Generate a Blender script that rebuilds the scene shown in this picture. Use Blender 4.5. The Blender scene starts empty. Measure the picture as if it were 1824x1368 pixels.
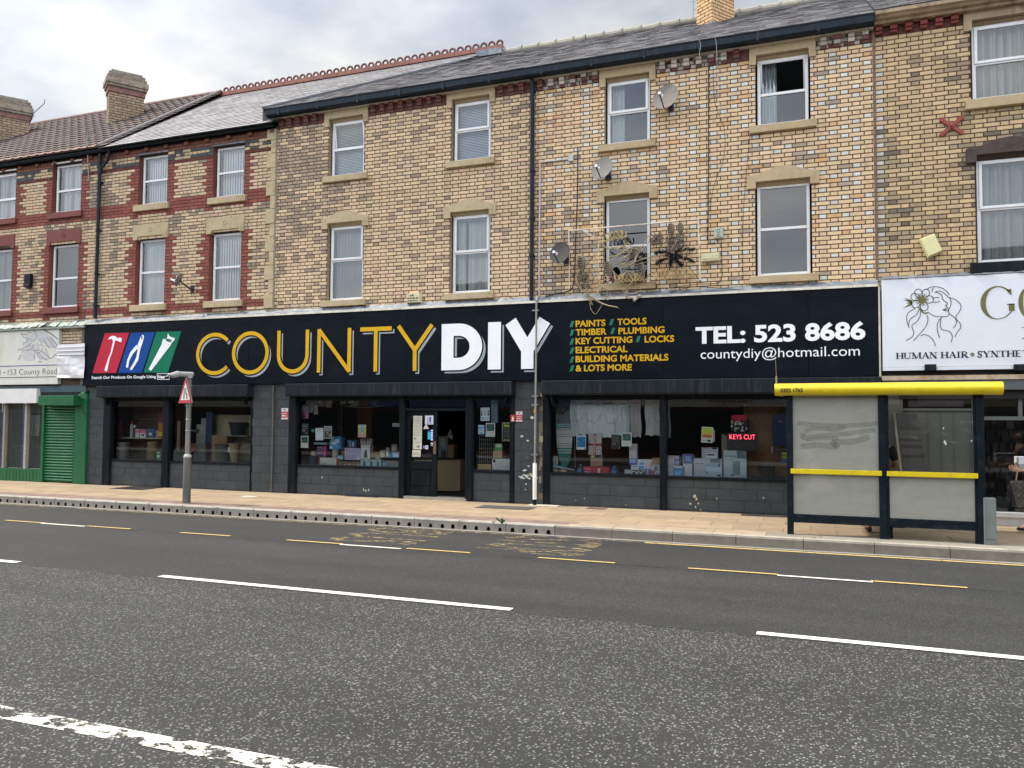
import bpy, bmesh, math, random
from mathutils import Vector, Matrix
sc = bpy.context.scene
col = sc.collection
rnd = random.Random(7)

# ---------------------------------------------------------------- camera, world, sun, exposure
HC, DIST = 1.608, 15.0                      # eye height, distance from the shop fronts
YAW, PITCH, ROLL, FPX = math.radians(20.776), math.radians(2.650), math.radians(0.389), 1434.0
fw = Vector((-math.sin(YAW), math.cos(YAW), 0)); rt = Vector((math.cos(YAW), math.sin(YAW), 0)); up = Vector((0, 0, 1))
f2 = fw*math.cos(PITCH) + up*math.sin(PITCH); u2 = up*math.cos(PITCH) - fw*math.sin(PITCH)
r3 = rt*math.cos(ROLL) + u2*math.sin(ROLL); u3 = u2*math.cos(ROLL) - rt*math.sin(ROLL)
cam = bpy.data.cameras.new('camera'); cam_o = bpy.data.objects.new('camera', cam); col.objects.link(cam_o)
cam.sensor_width = 36; cam.lens = FPX/1824*36; cam.clip_start = .05; cam.clip_end = 2000
cam_o.matrix_world = Matrix(((r3.x, u3.x, -f2.x, 0), (r3.y, u3.y, -f2.y, -DIST), (r3.z, u3.z, -f2.z, HC), (0, 0, 0, 1)))
sc.camera = cam_o

SUN_EL, SUN_AZ = math.radians(59), math.radians(9)     # from the west end of the street, a little off the facades
sdir = Vector((-math.cos(SUN_EL)*math.cos(SUN_AZ), -math.cos(SUN_EL)*math.sin(SUN_AZ), math.sin(SUN_EL)))
sl = bpy.data.lights.new('sun', 'SUN'); sl.energy = 2.0; sl.angle = math.radians(2.5); sl.color = (1, .93, .82)
so = bpy.data.objects.new('sun', sl); col.objects.link(so); so.location = (0, 0, 40)
so.rotation_euler = sdir.to_track_quat('Z', 'Y').to_euler()

world = bpy.data.worlds.new('World'); sc.world = world; world.use_nodes = True
wn = world.node_tree; wn.nodes.clear()
def N(t, tree, **k):
    n = tree.nodes.new(t)
    for a, b in k.items():
        if a in n.bl_rna.properties: setattr(n, a, b)
        else: n.inputs[a].default_value = b
    return n
wo = N('ShaderNodeOutputWorld', wn); bg = N('ShaderNodeBackground', wn, Strength=.13)
sky = N('ShaderNodeTexSky', wn, sky_type='NISHITA', sun_disc=False, sun_elevation=SUN_EL,
        sun_rotation=math.atan2(sdir.x, sdir.y), air_density=1.0, dust_density=2.5, ozone_density=1.2)
tc = N('ShaderNodeTexCoord', wn)
mp = N('ShaderNodeMapping', wn); mp.inputs['Scale'].default_value = (1, 1, 2.2); mp.inputs['Location'].default_value = (.35, .1, .4)
n1 = N('ShaderNodeTexNoise', wn, Scale=2.3, Detail=8.0, Roughness=.52, Distortion=.25)
n2 = N('ShaderNodeTexNoise', wn, Scale=5.5, Detail=6.0, Roughness=.5)
r1 = N('ShaderNodeValToRGB', wn); r1.color_ramp.elements[0].position = .33; r1.color_ramp.elements[1].position = .56
r2 = N('ShaderNodeValToRGB', wn); r2.color_ramp.elements[0].position = .3; r2.color_ramp.elements[1].position = .72
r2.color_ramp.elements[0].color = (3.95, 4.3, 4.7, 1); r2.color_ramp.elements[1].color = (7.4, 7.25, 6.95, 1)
mx = N('ShaderNodeMixRGB', wn)
wn.links.new(tc.outputs['Generated'], mp.inputs['Vector'])
for n in (n1, n2): wn.links.new(mp.outputs[0], n.inputs['Vector'])
wn.links.new(n1.outputs['Fac'], r1.inputs[0]); wn.links.new(n2.outputs['Fac'], r2.inputs[0])
ma = N('ShaderNodeMath', wn, operation='MULTIPLY_ADD'); ma.inputs[1].default_value = .62; ma.inputs[2].default_value = .38
wn.links.new(r1.outputs[0], ma.inputs[0]); wn.links.new(ma.outputs[0], mx.inputs[0])
wn.links.new(sky.outputs[0], mx.inputs[1]); wn.links.new(r2.outputs[0], mx.inputs[2])
dt = N('ShaderNodeVectorMath', wn, operation='DOT_PRODUCT'); dt.inputs[1].default_value = (0, -.70, .71)   # added sky falloff: dimmer northwards, brighter overhead and southwards to light the facades
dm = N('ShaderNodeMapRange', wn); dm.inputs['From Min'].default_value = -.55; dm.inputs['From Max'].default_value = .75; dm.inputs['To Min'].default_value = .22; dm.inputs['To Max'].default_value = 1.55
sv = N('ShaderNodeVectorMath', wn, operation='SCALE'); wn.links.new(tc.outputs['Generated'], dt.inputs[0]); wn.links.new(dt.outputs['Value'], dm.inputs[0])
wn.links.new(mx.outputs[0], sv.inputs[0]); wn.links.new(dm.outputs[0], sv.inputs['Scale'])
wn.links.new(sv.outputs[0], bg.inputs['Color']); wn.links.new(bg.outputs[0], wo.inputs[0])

sc.view_settings.view_transform = 'Standard'; sc.view_settings.look = 'None'
sc.view_settings.exposure = 1.12; sc.view_settings.gamma = 1
sc.cycles.max_bounces = 8; sc.cycles.transparent_max_bounces = 16; sc.cycles.use_denoising = True

# ---------------------------------------------------------------- measuring helpers
def _ray(x, y): return r3*((x-912)/FPX) - u3*((y-684)/FPX) + f2
def W(x, y, Y=0):                            # a point of the photograph on the vertical plane at depth Y
    d = _ray(x, y); t = (DIST+Y)/d.y
    return Vector((d.x*t, Y, d.z*t+HC))
def G(x, y, z=0):                            # a point of the photograph on the level plane at height z
    d = _ray(x, y); t = (z-HC)/d.z
    return Vector((d.x*t, d.y*t-DIST, z))
def R4(x0, y0, x1, y1, Y=0):                 # a rectangle: x0, x1, z0, z1
    xm, ym = (x0+x1)/2, (y0+y1)/2
    return W(x0, ym, Y).x, W(x1, ym, Y).x, W(xm, y1, Y).z, W(xm, y0, Y).z

# ---------------------------------------------------------------- mesh builder
class MB:
    def __init__(s): s.v = []; s.f = []; s.m = []; s.c = []
    def face(s, pts, m=0, c=(1, 1, 1)):
        b = len(s.v); s.v += [tuple(p) for p in pts]; s.f.append(tuple(range(b, b+len(pts)))); s.m.append(m); s.c.append(c); return s
    def box(s, x0, x1, y0, y1, z0, z1, m=0, c=(1, 1, 1)):
        b = len(s.v)
        s.v += [(x0, y0, z0), (x1, y0, z0), (x1, y1, z0), (x0, y1, z0), (x0, y0, z1), (x1, y0, z1), (x1, y1, z1), (x0, y1, z1)]
        for q in ((0, 1, 5, 4), (1, 2, 6, 5), (2, 3, 7, 6), (3, 0, 4, 7), (4, 5, 6, 7), (3, 2, 1, 0)):
            s.f.append(tuple(b+i for i in q)); s.m.append(m); s.c.append(c)
        return s
    def obox(s, cx, cy, z0, z1, hx, hy, ang, m=0, c=(1, 1, 1), top=1.0):
        ca, sa = math.cos(ang), math.sin(ang); b = len(s.v)
        for z, k in ((z0, 1), (z1, top)):
            for dx, dy in ((-hx, -hy), (hx, -hy), (hx, hy), (-hx, hy)):
                s.v.append((cx+(dx*ca-dy*sa)*k, cy+(dx*sa+dy*ca)*k, z))
        for q in ((0, 1, 5, 4), (1, 2, 6, 5), (2, 3, 7, 6), (3, 0, 4, 7), (4, 5, 6, 7), (3, 2, 1, 0)):
            s.f.append(tuple(b+i for i in q)); s.m.append(m); s.c.append(c)
        return s
    def prism(s, poly, y0, y1, m=0, c=(1, 1, 1)):        # polygon in x,z (counter-clockwise seen from the street), extruded in y
        n = len(poly); b = len(s.v)
        s.v += [(x, y0, z) for x, z in poly] + [(x, y1, z) for x, z in poly]
        s.f.append(tuple(range(b, b+n))); s.f.append(tuple(b+n+i for i in reversed(range(n))))
        for i in range(n):
            j = (i+1) % n; s.f.append((b+j, b+i, b+n+i, b+n+j))
        s.m += [m]*(n+2); s.c += [c]*(n+2); return s
    def xprism(s, poly, x0, x1, m=0, c=(1, 1, 1)):       # polygon in y,z extruded in x
        n = len(poly); b = len(s.v)
        s.v += [(x0, y, z) for y, z in poly] + [(x1, y, z) for y, z in poly]
        s.f.append(tuple(range(b, b+n))); s.f.append(tuple(b+n+i for i in reversed(range(n))))
        for i in range(n):
            j = (i+1) % n; s.f.append((b+j, b+i, b+n+i, b+n+j))
        s.m += [m]*(n+2); s.c += [c]*(n+2); return s
    def tube(s, pts, r, n=8, m=0, c=(1, 1, 1)):
        P = [Vector(p) for p in pts]; L = len(P); base = len(s.v)
        rr = r if isinstance(r, (list, tuple)) else [r]*L
        prev = None
        for i, p in enumerate(P):
            t = (P[min(i+1, L-1)] - P[max(i-1, 0)])
            if t.length < 1e-9: t = Vector((0, 0, 1))
            t.normalize()
            a = prev - t*prev.dot(t) if prev is not None else None
            if a is None or a.length < 1e-4: a = t.orthogonal()
            a.normalize(); prev = a; bb = t.cross(a)
            for k in range(n):
                w = 2*math.pi*k/n
                s.v.append(tuple(p + (a*math.cos(w) + bb*math.sin(w))*rr[i]))
        for i in range(L-1):
            for k in range(n):
                a0 = base+i*n+k; a1 = base+i*n+(k+1) % n
                s.f.append((a0, a1, a1+n, a0+n)); s.m.append(m); s.c.append(c)
        s.f.append(tuple(base+k for k in reversed(range(n)))); s.f.append(tuple(base+(L-1)*n+k for k in range(n)))
        s.m += [m, m]; s.c += [c, c]; return s
    def lathe(s, prof, cx, cy, n=20, m=0, c=(1, 1, 1)):
        b = len(s.v); L = len(prof)
        for r, z in prof:
            for k in range(n):
                w = 2*math.pi*k/n; s.v.append((cx+r*math.cos(w), cy+r*math.sin(w), z))
        for i in range(L-1):
            for k in range(n):
                s.f.append((b+i*n+k, b+i*n+(k+1) % n, b+(i+1)*n+(k+1) % n, b+(i+1)*n+k)); s.m.append(m); s.c.append(c)
        s.f.append(tuple(b+k for k in reversed(range(n)))); s.f.append(tuple(b+(L-1)*n+k for k in range(n)))
        s.m += [m, m]; s.c += [c, c]; return s
    def flat(s, vs, fs, m=0, c=(1, 1, 1)):
        b = len(s.v); s.v += [tuple(v) for v in vs]
        for f in fs: s.f.append(tuple(b+i for i in f)); s.m.append(m); s.c.append(c)
        return s
    def build(s, name, mats, parent=None, smooth=False, bevel=0, rot=None):
        mats = mats if isinstance(mats, (list, tuple)) else [mats]
        xs = [v[0] for v in s.v]; ys = [v[1] for v in s.v]; zs = [v[2] for v in s.v]
        c = Vector(((min(xs)+max(xs))/2, (min(ys)+max(ys))/2, min(zs)))
        me = bpy.data.meshes.new(name)
        me.from_pydata([(v[0]-c.x, v[1]-c.y, v[2]-c.z) for v in s.v], [], s.f)
        for mt in mats: me.materials.append(mt)
        me.polygons.foreach_set('material_index', s.m)
        at = me.color_attributes.new('Col', 'FLOAT_COLOR', 'CORNER'); buf = []
        for f, cc in zip(s.f, s.c): buf += [cc[0], cc[1], cc[2], 1.0]*len(f)
        at.data.foreach_set('color', buf)
        if smooth: me.polygons.foreach_set('use_smooth', [True]*len(s.f))
        me.update(); o = bpy.data.objects.new(name, me); col.objects.link(o)
        place(o, c, parent)
        if bevel:
            bv = o.modifiers.new('edge', 'BEVEL'); bv.width = bevel; bv.segments = 2; bv.limit_method = 'ANGLE'
        if smooth: 
            try: me.set_sharp_from_angle(angle=math.radians(50))
            except Exception: pass
        return o
WL = {}
def place(o, c, parent):
    o.location = c - (WL[parent.name] if parent else Vector()); WL[o.name] = Vector(c)
    if parent: o.parent = parent
def tag(o, label=None, cat=None, group=None, kind=None):
    if label: o['label'] = label
    if cat: o['category'] = cat
    if group: o['group'] = group
    if kind: o['kind'] = kind
    return o
def thing(name, loc, label, cat, group=None):
    o = bpy.data.objects.new(name, None); col.objects.link(o); o.empty_display_size = .2
    place(o, Vector(loc), None); return tag(o, label, cat, group)
def struct(o): return tag(o, kind='structure')

# ---------------------------------------------------------------- materials
def mat(name, color=(.5, .5, .5), rough=.6, var=.12, scale=5.0, bump=0.0, bscale=None, metal=0.0, spec=.5, attr=False,
        dirt=None, dscale=2.0, damt=.5, stretch=None, coat=0.0):
    m = bpy.data.materials.new(name); m.use_nodes = True; t = m.node_tree; b = t.nodes['Principled BSDF']
    b.inputs['Roughness'].default_value = rough; b.inputs['Metallic'].default_value = metal
    b.inputs['Specular IOR Level'].default_value = spec
    if coat: b.inputs['Coat Weight'].default_value = coat; b.inputs['Coat Roughness'].default_value = .12
    co = N('ShaderNodeTexCoord', t); vec = co.outputs['Object']
    if stretch:
        mpn = N('ShaderNodeMapping', t); mpn.inputs['Scale'].default_value = stretch
        t.links.new(vec, mpn.inputs[0]); vec = mpn.outputs[0]
    if attr:
        a = N('ShaderNodeAttribute', t, attribute_name='Col'); src = a.outputs['Color']
    else:
        a = N('ShaderNodeRGB', t); a.outputs[0].default_value = (*color, 1); src = a.outputs[0]
    nz = N('ShaderNodeTexNoise', t, Scale=scale, Detail=6.0, Roughness=.65); t.links.new(vec, nz.inputs['Vector'])
    if var:
        mr = N('ShaderNodeMapRange', t); mr.inputs['From Min'].default_value = .3; mr.inputs['From Max'].default_value = .7
        mr.inputs['To Min'].default_value = 1-var; mr.inputs['To Max'].default_value = 1+var
        t.links.new(nz.outputs['Fac'], mr.inputs[0])
        vm = N('ShaderNodeVectorMath', t, operation='SCALE'); t.links.new(src, vm.inputs[0]); t.links.new(mr.outputs[0], vm.inputs['Scale'])
        src = vm.outputs[0]
    if dirt:
        dn = N('ShaderNodeTexNoise', t, Scale=dscale, Detail=8.0, Roughness=.7); t.links.new(vec, dn.inputs['Vector'])
        dr = N('ShaderNodeMapRange', t); dr.inputs['From Min'].default_value = .5; dr.inputs['From Max'].default_value = .68
        dr.inputs['To Max'].default_value = damt; t.links.new(dn.outputs['Fac'], dr.inputs[0])
        mm = N('ShaderNodeMixRGB', t); t.links.new(dr.outputs[0], mm.inputs[0]); t.links.new(src, mm.inputs[1]); mm.inputs[2].default_value = (*dirt, 1)
        src = mm.outputs[0]
    t.links.new(src, b.inputs['Base Color'])
    if bump:
        bn = N('ShaderNodeTexNoise', t, Scale=bscale or scale*6, Detail=5.0); t.links.new(vec, bn.inputs['Vector'])
        bu = N('ShaderNodeBump', t, Strength=bump); bu.inputs['Distance'].default_value = .01
        t.links.new(bn.outputs['Fac'], bu.inputs['Height']); t.links.new(bu.outputs[0], b.inputs['Normal'])
    return m
def glass(name, tint=(1, 1, 1), base=.10, wob=.0):
    m = bpy.data.materials.new(name); m.use_nodes = True; t = m.node_tree; t.nodes.clear()
    o = N('ShaderNodeOutputMaterial', t); g = N('ShaderNodeBsdfGlossy', t, Roughness=.02); g.inputs['Color'].default_value = (.95, .97, 1, 1)
    tr = N('ShaderNodeBsdfTransparent', t); tr.inputs['Color'].default_value = (*tint, 1)
    fr = N('ShaderNodeFresnel', t, IOR=1.5); ad = N('ShaderNodeMath', t, operation='ADD', use_clamp=True); ad.inputs[1].default_value = base
    mixs = N('ShaderNodeMixShader', t); t.links.new(fr.outputs[0], ad.inputs[0]); t.links.new(ad.outputs[0], mixs.inputs[0])
    t.links.new(tr.outputs[0], mixs.inputs[1]); t.links.new(g.outputs[0], mixs.inputs[2]); t.links.new(mixs.outputs[0], o.inputs[0])
    if wob:
        co = N('ShaderNodeTexCoord', t); nz = N('ShaderNodeTexNoise', t, Scale=1.3, Detail=1.0); bu = N('ShaderNodeBump', t, Strength=wob); bu.inputs['Distance'].default_value = .02
        t.links.new(co.outputs['Object'], nz.inputs['Vector']); t.links.new(nz.outputs['Fac'], bu.inputs['Height']); t.links.new(bu.outputs[0], g.inputs['Normal'])
    return m
def worn(name, color, lo, hi, scale=7.0, stretch=(1, 1, 1)):      # road paint rubbed away in patches
    m = bpy.data.materials.new(name); m.use_nodes = True; t = m.node_tree; b = t.nodes['Principled BSDF']; o = t.nodes['Material Output']
    b.inputs['Roughness'].default_value = .7
    co = N('ShaderNodeTexCoord', t); mpn = N('ShaderNodeMapping', t); mpn.inputs['Scale'].default_value = stretch
    t.links.new(co.outputs['Object'], mpn.inputs[0])
    nz = N('ShaderNodeTexNoise', t, Scale=scale, Detail=10.0, Roughness=.75); t.links.new(mpn.outputs[0], nz.inputs['Vector'])
    mr = N('ShaderNodeMapRange', t); mr.inputs['From Min'].default_value = lo; mr.inputs['From Max'].default_value = hi; t.links.new(nz.outputs['Fac'], mr.inputs[0])
    n2_ = N('ShaderNodeTexNoise', t, Scale=25.0, Detail=4.0); t.links.new(co.outputs['Object'], n2_.inputs['Vector'])
    m2 = N('ShaderNodeMixRGB', t); m2.inputs[1].default_value = (color[0]*.72, color[1]*.72, color[2]*.72, 1); m2.inputs[2].default_value = (*color, 1)
    t.links.new(n2_.outputs['Fac'], m2.inputs[0]); t.links.new(m2.outputs[0], b.inputs['Base Color'])
    tr = N('ShaderNodeBsdfTransparent', t); ms = N('ShaderNodeMixShader', t)
    t.links.new(mr.outputs[0], ms.inputs[0]); t.links.new(tr.outputs[0], ms.inputs[1]); t.links.new(b.outputs[0], ms.inputs[2]); t.links.new(ms.outputs[0], o.inputs[0])
    return m
def asphalt(name, binder, lo, hi, vs, cover, bump):
    m = bpy.data.materials.new(name); m.use_nodes = True; t = m.node_tree; b = t.nodes['Principled BSDF']; b.inputs['Roughness'].default_value = .8
    b.inputs['Specular IOR Level'].default_value = .35
    co = N('ShaderNodeTexCoord', t); V = co.outputs['Object']
    vo = N('ShaderNodeTexVoronoi', t, Scale=vs, Randomness=1.0); t.links.new(V, vo.inputs['Vector'])
    sp = N('ShaderNodeSeparateColor', t); t.links.new(vo.outputs['Color'], sp.inputs[0])
    chip = N('ShaderNodeMixRGB', t); chip.inputs[1].default_value = (*lo, 1); chip.inputs[2].default_value = (*hi, 1)
    pw = N('ShaderNodeMath', t, operation='POWER'); pw.inputs[1].default_value = 2.2; t.links.new(sp.outputs[0], pw.inputs[0]); t.links.new(pw.outputs[0], chip.inputs[0])
    mr = N('ShaderNodeMapRange', t); mr.inputs['From Min'].default_value = cover+.12; mr.inputs['From Max'].default_value = cover-.08; t.links.new(vo.outputs['Distance'], mr.inputs[0])
    gt = N('ShaderNodeMath', t, operation='GREATER_THAN'); gt.inputs[1].default_value = .35; t.links.new(sp.outputs[1], gt.inputs[0])
    mu = N('ShaderNodeMath', t, operation='MULTIPLY'); t.links.new(mr.outputs[0], mu.inputs[0]); t.links.new(gt.outputs[0], mu.inputs[1])
    mixc = N('ShaderNodeMixRGB', t); mixc.inputs[1].default_value = (*binder, 1); t.links.new(chip.outputs[0], mixc.inputs[2]); t.links.new(mu.outputs[0], mixc.inputs[0])
    big = N('ShaderNodeTexNoise', t, Scale=.55, Detail=5.0, Roughness=.6)
    mpn = N('ShaderNodeMapping', t); mpn.inputs['Scale'].default_value = (.45, 1.3, 1); t.links.new(V, mpn.inputs[0]); t.links.new(mpn.outputs[0], big.inputs['Vector'])
    br = N('ShaderNodeMapRange', t); br.inputs['From Min'].default_value = .3; br.inputs['From Max'].default_value = .7; br.inputs['To Min'].default_value = .84; br.inputs['To Max'].default_value = 1.18
    t.links.new(big.outputs['Fac'], br.inputs[0])
    trk = N('ShaderNodeTexNoise', t, Scale=1.0, Detail=3.0, Roughness=.5)                       # wheel tracks and drips run along the road
    mp2 = N('ShaderNodeMapping', t); mp2.inputs['Scale'].default_value = (.06, 1.1, 1); t.links.new(V, mp2.inputs[0]); t.links.new(mp2.outputs[0], trk.inputs['Vector'])
    tr_ = N('ShaderNodeMapRange', t); tr_.inputs['From Min'].default_value = .35; tr_.inputs['From Max'].default_value = .65; tr_.inputs['To Min'].default_value = .86; tr_.inputs['To Max'].default_value = 1.14; t.links.new(trk.outputs['Fac'], tr_.inputs[0])
    oil = N('ShaderNodeTexNoise', t, Scale=1.7, Detail=7.0, Roughness=.7); t.links.new(V, oil.inputs['Vector'])
    ol = N('ShaderNodeMapRange', t); ol.inputs['From Min'].default_value = .60; ol.inputs['From Max'].default_value = .74; ol.inputs['To Min'].default_value = 1.0; ol.inputs['To Max'].default_value = .72; t.links.new(oil.outputs['Fac'], ol.inputs[0])
    cr = N('ShaderNodeTexVoronoi', t, feature='DISTANCE_TO_EDGE', Scale=.33); dn = N('ShaderNodeTexNoise', t, Scale=2.2, Detail=5.0); dv = N('ShaderNodeMixRGB', t, blend_type='ADD'); dv.inputs[0].default_value = .35
    t.links.new(V, dn.inputs['Vector']); t.links.new(V, dv.inputs[1]); t.links.new(dn.outputs['Color'], dv.inputs[2]); t.links.new(dv.outputs[0], cr.inputs['Vector'])
    ck = N('ShaderNodeMapRange', t); ck.inputs['From Max'].default_value = .006; ck.inputs['To Min'].default_value = .86; t.links.new(cr.outputs['Distance'], ck.inputs[0])
    k1 = N('ShaderNodeMath', t, operation='MULTIPLY'); k2 = N('ShaderNodeMath', t, operation='MULTIPLY'); k3 = N('ShaderNodeMath', t, operation='MULTIPLY')
    t.links.new(br.outputs[0], k1.inputs[0]); t.links.new(tr_.outputs[0], k1.inputs[1]); t.links.new(k1.outputs[0], k2.inputs[0]); t.links.new(ol.outputs[0], k2.inputs[1]); t.links.new(k2.outputs[0], k3.inputs[0]); t.links.new(ck.outputs[0], k3.inputs[1])
    sc_ = N('ShaderNodeVectorMath', t, operation='SCALE'); t.links.new(mixc.outputs[0], sc_.inputs[0]); t.links.new(k3.outputs[0], sc_.inputs['Scale'])
    t.links.new(sc_.outputs[0], b.inputs['Base Color'])
    bu = N('ShaderNodeBump', t, Strength=bump); bu.inputs['Distance'].default_value = .006; t.links.new(mu.outputs[0], bu.inputs['Height']); t.links.new(bu.outputs[0], b.inputs['Normal'])
    return m
def emit(name, color, s):
    m = bpy.data.materials.new(name); m.use_nodes = True; b = m.node_tree.nodes['Principled BSDF']
    b.inputs['Base Color'].default_value = (*color, 1); b.inputs['Emission Color'].default_value = (*color, 1); b.inputs['Emission Strength'].default_value = s
    return m
M = dict(
    brick=mat('brick', attr=True, rough=.9, var=.13, scale=22, bump=.35, bscale=120, dirt=(.15, .115, .085), dscale=5.5, damt=.38, spec=.25),
    mortar=mat('mortar', (.098, .070, .056), .95, .25, 12, bump=.3, spec=.2),
    stone=mat('sandstone', (.45, .365, .235), .9, .16, 7, bump=.3, dirt=(.22, .18, .11), dscale=3.2, damt=.6, spec=.25),
    stone_pale=mat('pale_sandstone', (.44, .345, .215), .9, .12, 7, bump=.25, dirt=(.27, .19, .10), dscale=3, damt=.45, spec=.25),
    stone_dark=mat('blackened_stone', (.075, .055, .048), .9, .3, 6, bump=.3, dirt=(.16, .08, .06), dscale=3, damt=.6, spec=.25),
    stone_dirty=mat('streaked_stone', (.33, .25, .17), .9, .25, 5, bump=.3, dirt=(.06, .055, .05), dscale=3.4, damt=.8, spec=.25, stretch=(1, 1, .5)),
    redstone=mat('red_painted_stone', (.165, .045, .038), .75, .15, 8, bump=.15),
    upvc=mat('white_plastic', (.74, .75, .77), .35, .05, 3, dirt=(.45, .44, .42), dscale=3, damt=.3),
    slate=mat('slate', attr=True, rough=.62, var=.22, scale=16, bump=.3, bscale=60, spec=.5),
    tile=mat('concrete_tile', attr=True, rough=.85, var=.2, scale=14, bump=.3),
    lead=mat('lead', (.13, .15, .18), .6, .3, 9, bump=.5, bscale=14, metal=.2, dirt=(.36, .36, .35), dscale=4, damt=.45),
    gutter=mat('black_plastic', (.010, .018, .028), .45, .3, 6, spec=.15, dirt=(.05, .06, .07), dscale=5, damt=.4, stretch=(3, 1, .6)),
    fascia=mat('cream_fascia', (.52, .49, .43), .6, .15, 5, dirt=(.28, .25, .22), dscale=5, damt=.5, stretch=(2, 1, .5)),
    black=mat('black_paint', (.0055, .009, .0125), .45, .25, 5, bump=.05, spec=.12, dirt=(.03, .034, .038), dscale=4, damt=.4, stretch=(3, 1, .4)),
    signblack=mat('black_vinyl', (.0045, .0075, .012), .34, .2, 2.0, dirt=(.009, .013, .018), dscale=1.6, damt=.7, spec=.09, stretch=(1, 1, 1.5)),
    greyblock=mat('grey_painted_block', attr=True, rough=.62, var=.13, scale=5, bump=.35, bscale=45, dirt=(.075, .085, .09), dscale=2.2, damt=.4),
    gold=mat('gold_vinyl', (.62, .36, .012), .5, .06, 3, spec=.15),
    white=mat('white_vinyl', (.80, .82, .85), .5, .05, 3, spec=.15),
    grey=mat('grey_vinyl', (.30, .335, .37), .4, .06, 3),
    print_=mat('printed_card', attr=True, rough=.5, var=.07, scale=9),
    matte=mat('plain_colour', attr=True, rough=.75, var=.14, scale=9, bump=.1),
    gloss=mat('glossy_paint', attr=True, rough=.32, var=.10, scale=5, dirt=(.05, .05, .05), dscale=6, damt=.25),
    metal=mat('galvanised_steel', (.27, .28, .28), .48, .2, 14, metal=.75, dirt=(.14, .13, .12), dscale=4, damt=.5),
    yellow=mat('yellow_paint', (.72, .55, .010), .35, .07, 4, dirt=(.42, .30, .05), dscale=7, damt=.35),
    panel=mat('grubby_panel', (.30, .30, .265), .5, .10, 2.2, dirt=(.235, .235, .19), dscale=1.7, damt=.65, stretch=(1, 1, 2)),
    postblack=mat('shelter_black', (.005, .010, .015), .45, .2, 8, spec=.15, dirt=(.05, .06, .07), dscale=11, damt=.3),
    cable=mat('black_cable', (.015, .014, .014), .6, .2, 8),
    rope=mat('weathered_rope', (.33, .265, .16), .85, .35, 30, bump=.4),
    rust=mat('rusty_white_paint', (.62, .58, .50), .7, .15, 12, dirt=(.21, .075, .022), dscale=7, damt=.95),
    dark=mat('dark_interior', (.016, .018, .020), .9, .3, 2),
    glass=glass('window_glass', (.88, .92, .92), .045, .03), shopglass=glass('shop_glass', (.93, .97, .97), .02, .02),
    dirtyglass=glass('grubby_glass', (.60, .63, .60), .05, .03),
    asph_near=asphalt('coarse_asphalt', (.027, .027, .027), (.045, .045, .045), (.24, .24, .23), 60, .47, .9),
    asph_far=asphalt('smooth_asphalt', (.024, .024, .024), (.032, .032, .031), (.105, .105, .10), 84, .42, .45),
    paint=worn('white_road_paint', (.80, .79, .70), .26, .31, 9), paint_old=worn('old_white_road_paint', (.78, .76, .68), .475, .505, 4.5, (1, 1.4, 1)),
    ylw=worn('yellow_road_paint', (.56, .41, .15), .36, .44, 12), ylw_old=worn('old_yellow_road_paint', (.50, .38, .17), .51, .585, 5, (1, 5, 1)), ylw_worn=worn('faded_yellow_paint', (.52, .40, .20), .46, .60, 8, (1, 6, 1)),
    flesh=mat('skin', (.52, .29, .20), .55, .08, 20), cloth=mat('black_cloth', (.012, .012, .016), .9, .3, 30, bump=.3),
)
# ---------------------------------------------------------------- lettering
def glyphs(txt, bold=0.0):
    cu = bpy.data.curves.new('t', 'FONT'); cu.body = txt; cu.size = 1; cu.offset = bold; cu.resolution_u = 3; cu.align_x = 'LEFT'
    o = bpy.data.objects.new('t', cu); col.objects.link(o); bpy.context.view_layer.update()
    dg = bpy.context.evaluated_depsgraph_get(); me = bpy.data.meshes.new_from_object(o.evaluated_get(dg))
    vs = [(v.co.x, v.co.y) for v in me.vertices]; fs = [tuple(p.vertices) for p in me.polygons]
    bpy.data.objects.remove(o); bpy.data.meshes.remove(me)
    return vs, fs
def write(mb, txt, x0, x1, zb, cap, Y, m=0, c=(1, 1, 1), bold=0.0, slant=0.0, capref='H'):
    """lay a line of writing on the plane y = Y between x0 and x1, baseline zb, capitals cap high"""
    vs, fs = glyphs(txt, bold); 
    if not vs: return
    h = max(v[1] for v in glyphs(capref, bold)[0]); a = min(v[0] for v in vs); b = max(v[0] for v in vs)
    sx = (x1-x0)/(b-a); sz = cap/h
    mb.flat([(x0+(x-a)*sx+slant*y*sz, Y, zb+y*sz) for x, y in vs], [tuple(f) for f in fs], m, c)
def stroke(mb, pts, w, Y, m=0, c=(1, 1, 1), closed=False):
    """a flat ribbon w wide along 2-d points, on the plane y = Y"""
    n = len(pts); P = [Vector(p) for p in pts]; L = []; Rr = []
    for i in range(n):
        if closed: a, b = P[(i-1) % n], P[(i+1) % n]
        else: a, b = P[max(i-1, 0)], P[min(i+1, n-1)]
        p = P[i]
        d1 = (p-a).normalized() if (p-a).length > 1e-9 else (b-p).normalized(); d2 = (b-p).normalized() if (b-p).length > 1e-9 else d1
        n1_ = Vector((-d1.y, d1.x)); n2_ = Vector((-d2.y, d2.x)); nn = n1_+n2_
        nn = n1_ if nn.length < 1e-6 else nn.normalized(); k = 1/max(.35, nn.dot(n1_))
        L.append(p+nn*(w/2*k)); Rr.append(p-nn*(w/2*k))
    for i in range(n if closed else n-1):
        j = (i+1) % n
        mb.face([(L[i].x, Y, L[i].y), (Rr[i].x, Y, Rr[i].y), (Rr[j].x, Y, Rr[j].y), (L[j].x, Y, L[j].y)], m, c)
def arc(cx, cz, rx, rz, a0, a1, n=28): return [(cx+rx*math.cos(math.radians(a0+(a1-a0)*i/n)), cz+rz*math.sin(math.radians(a0+(a1-a0)*i/n))) for i in range(n+1)]
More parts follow.
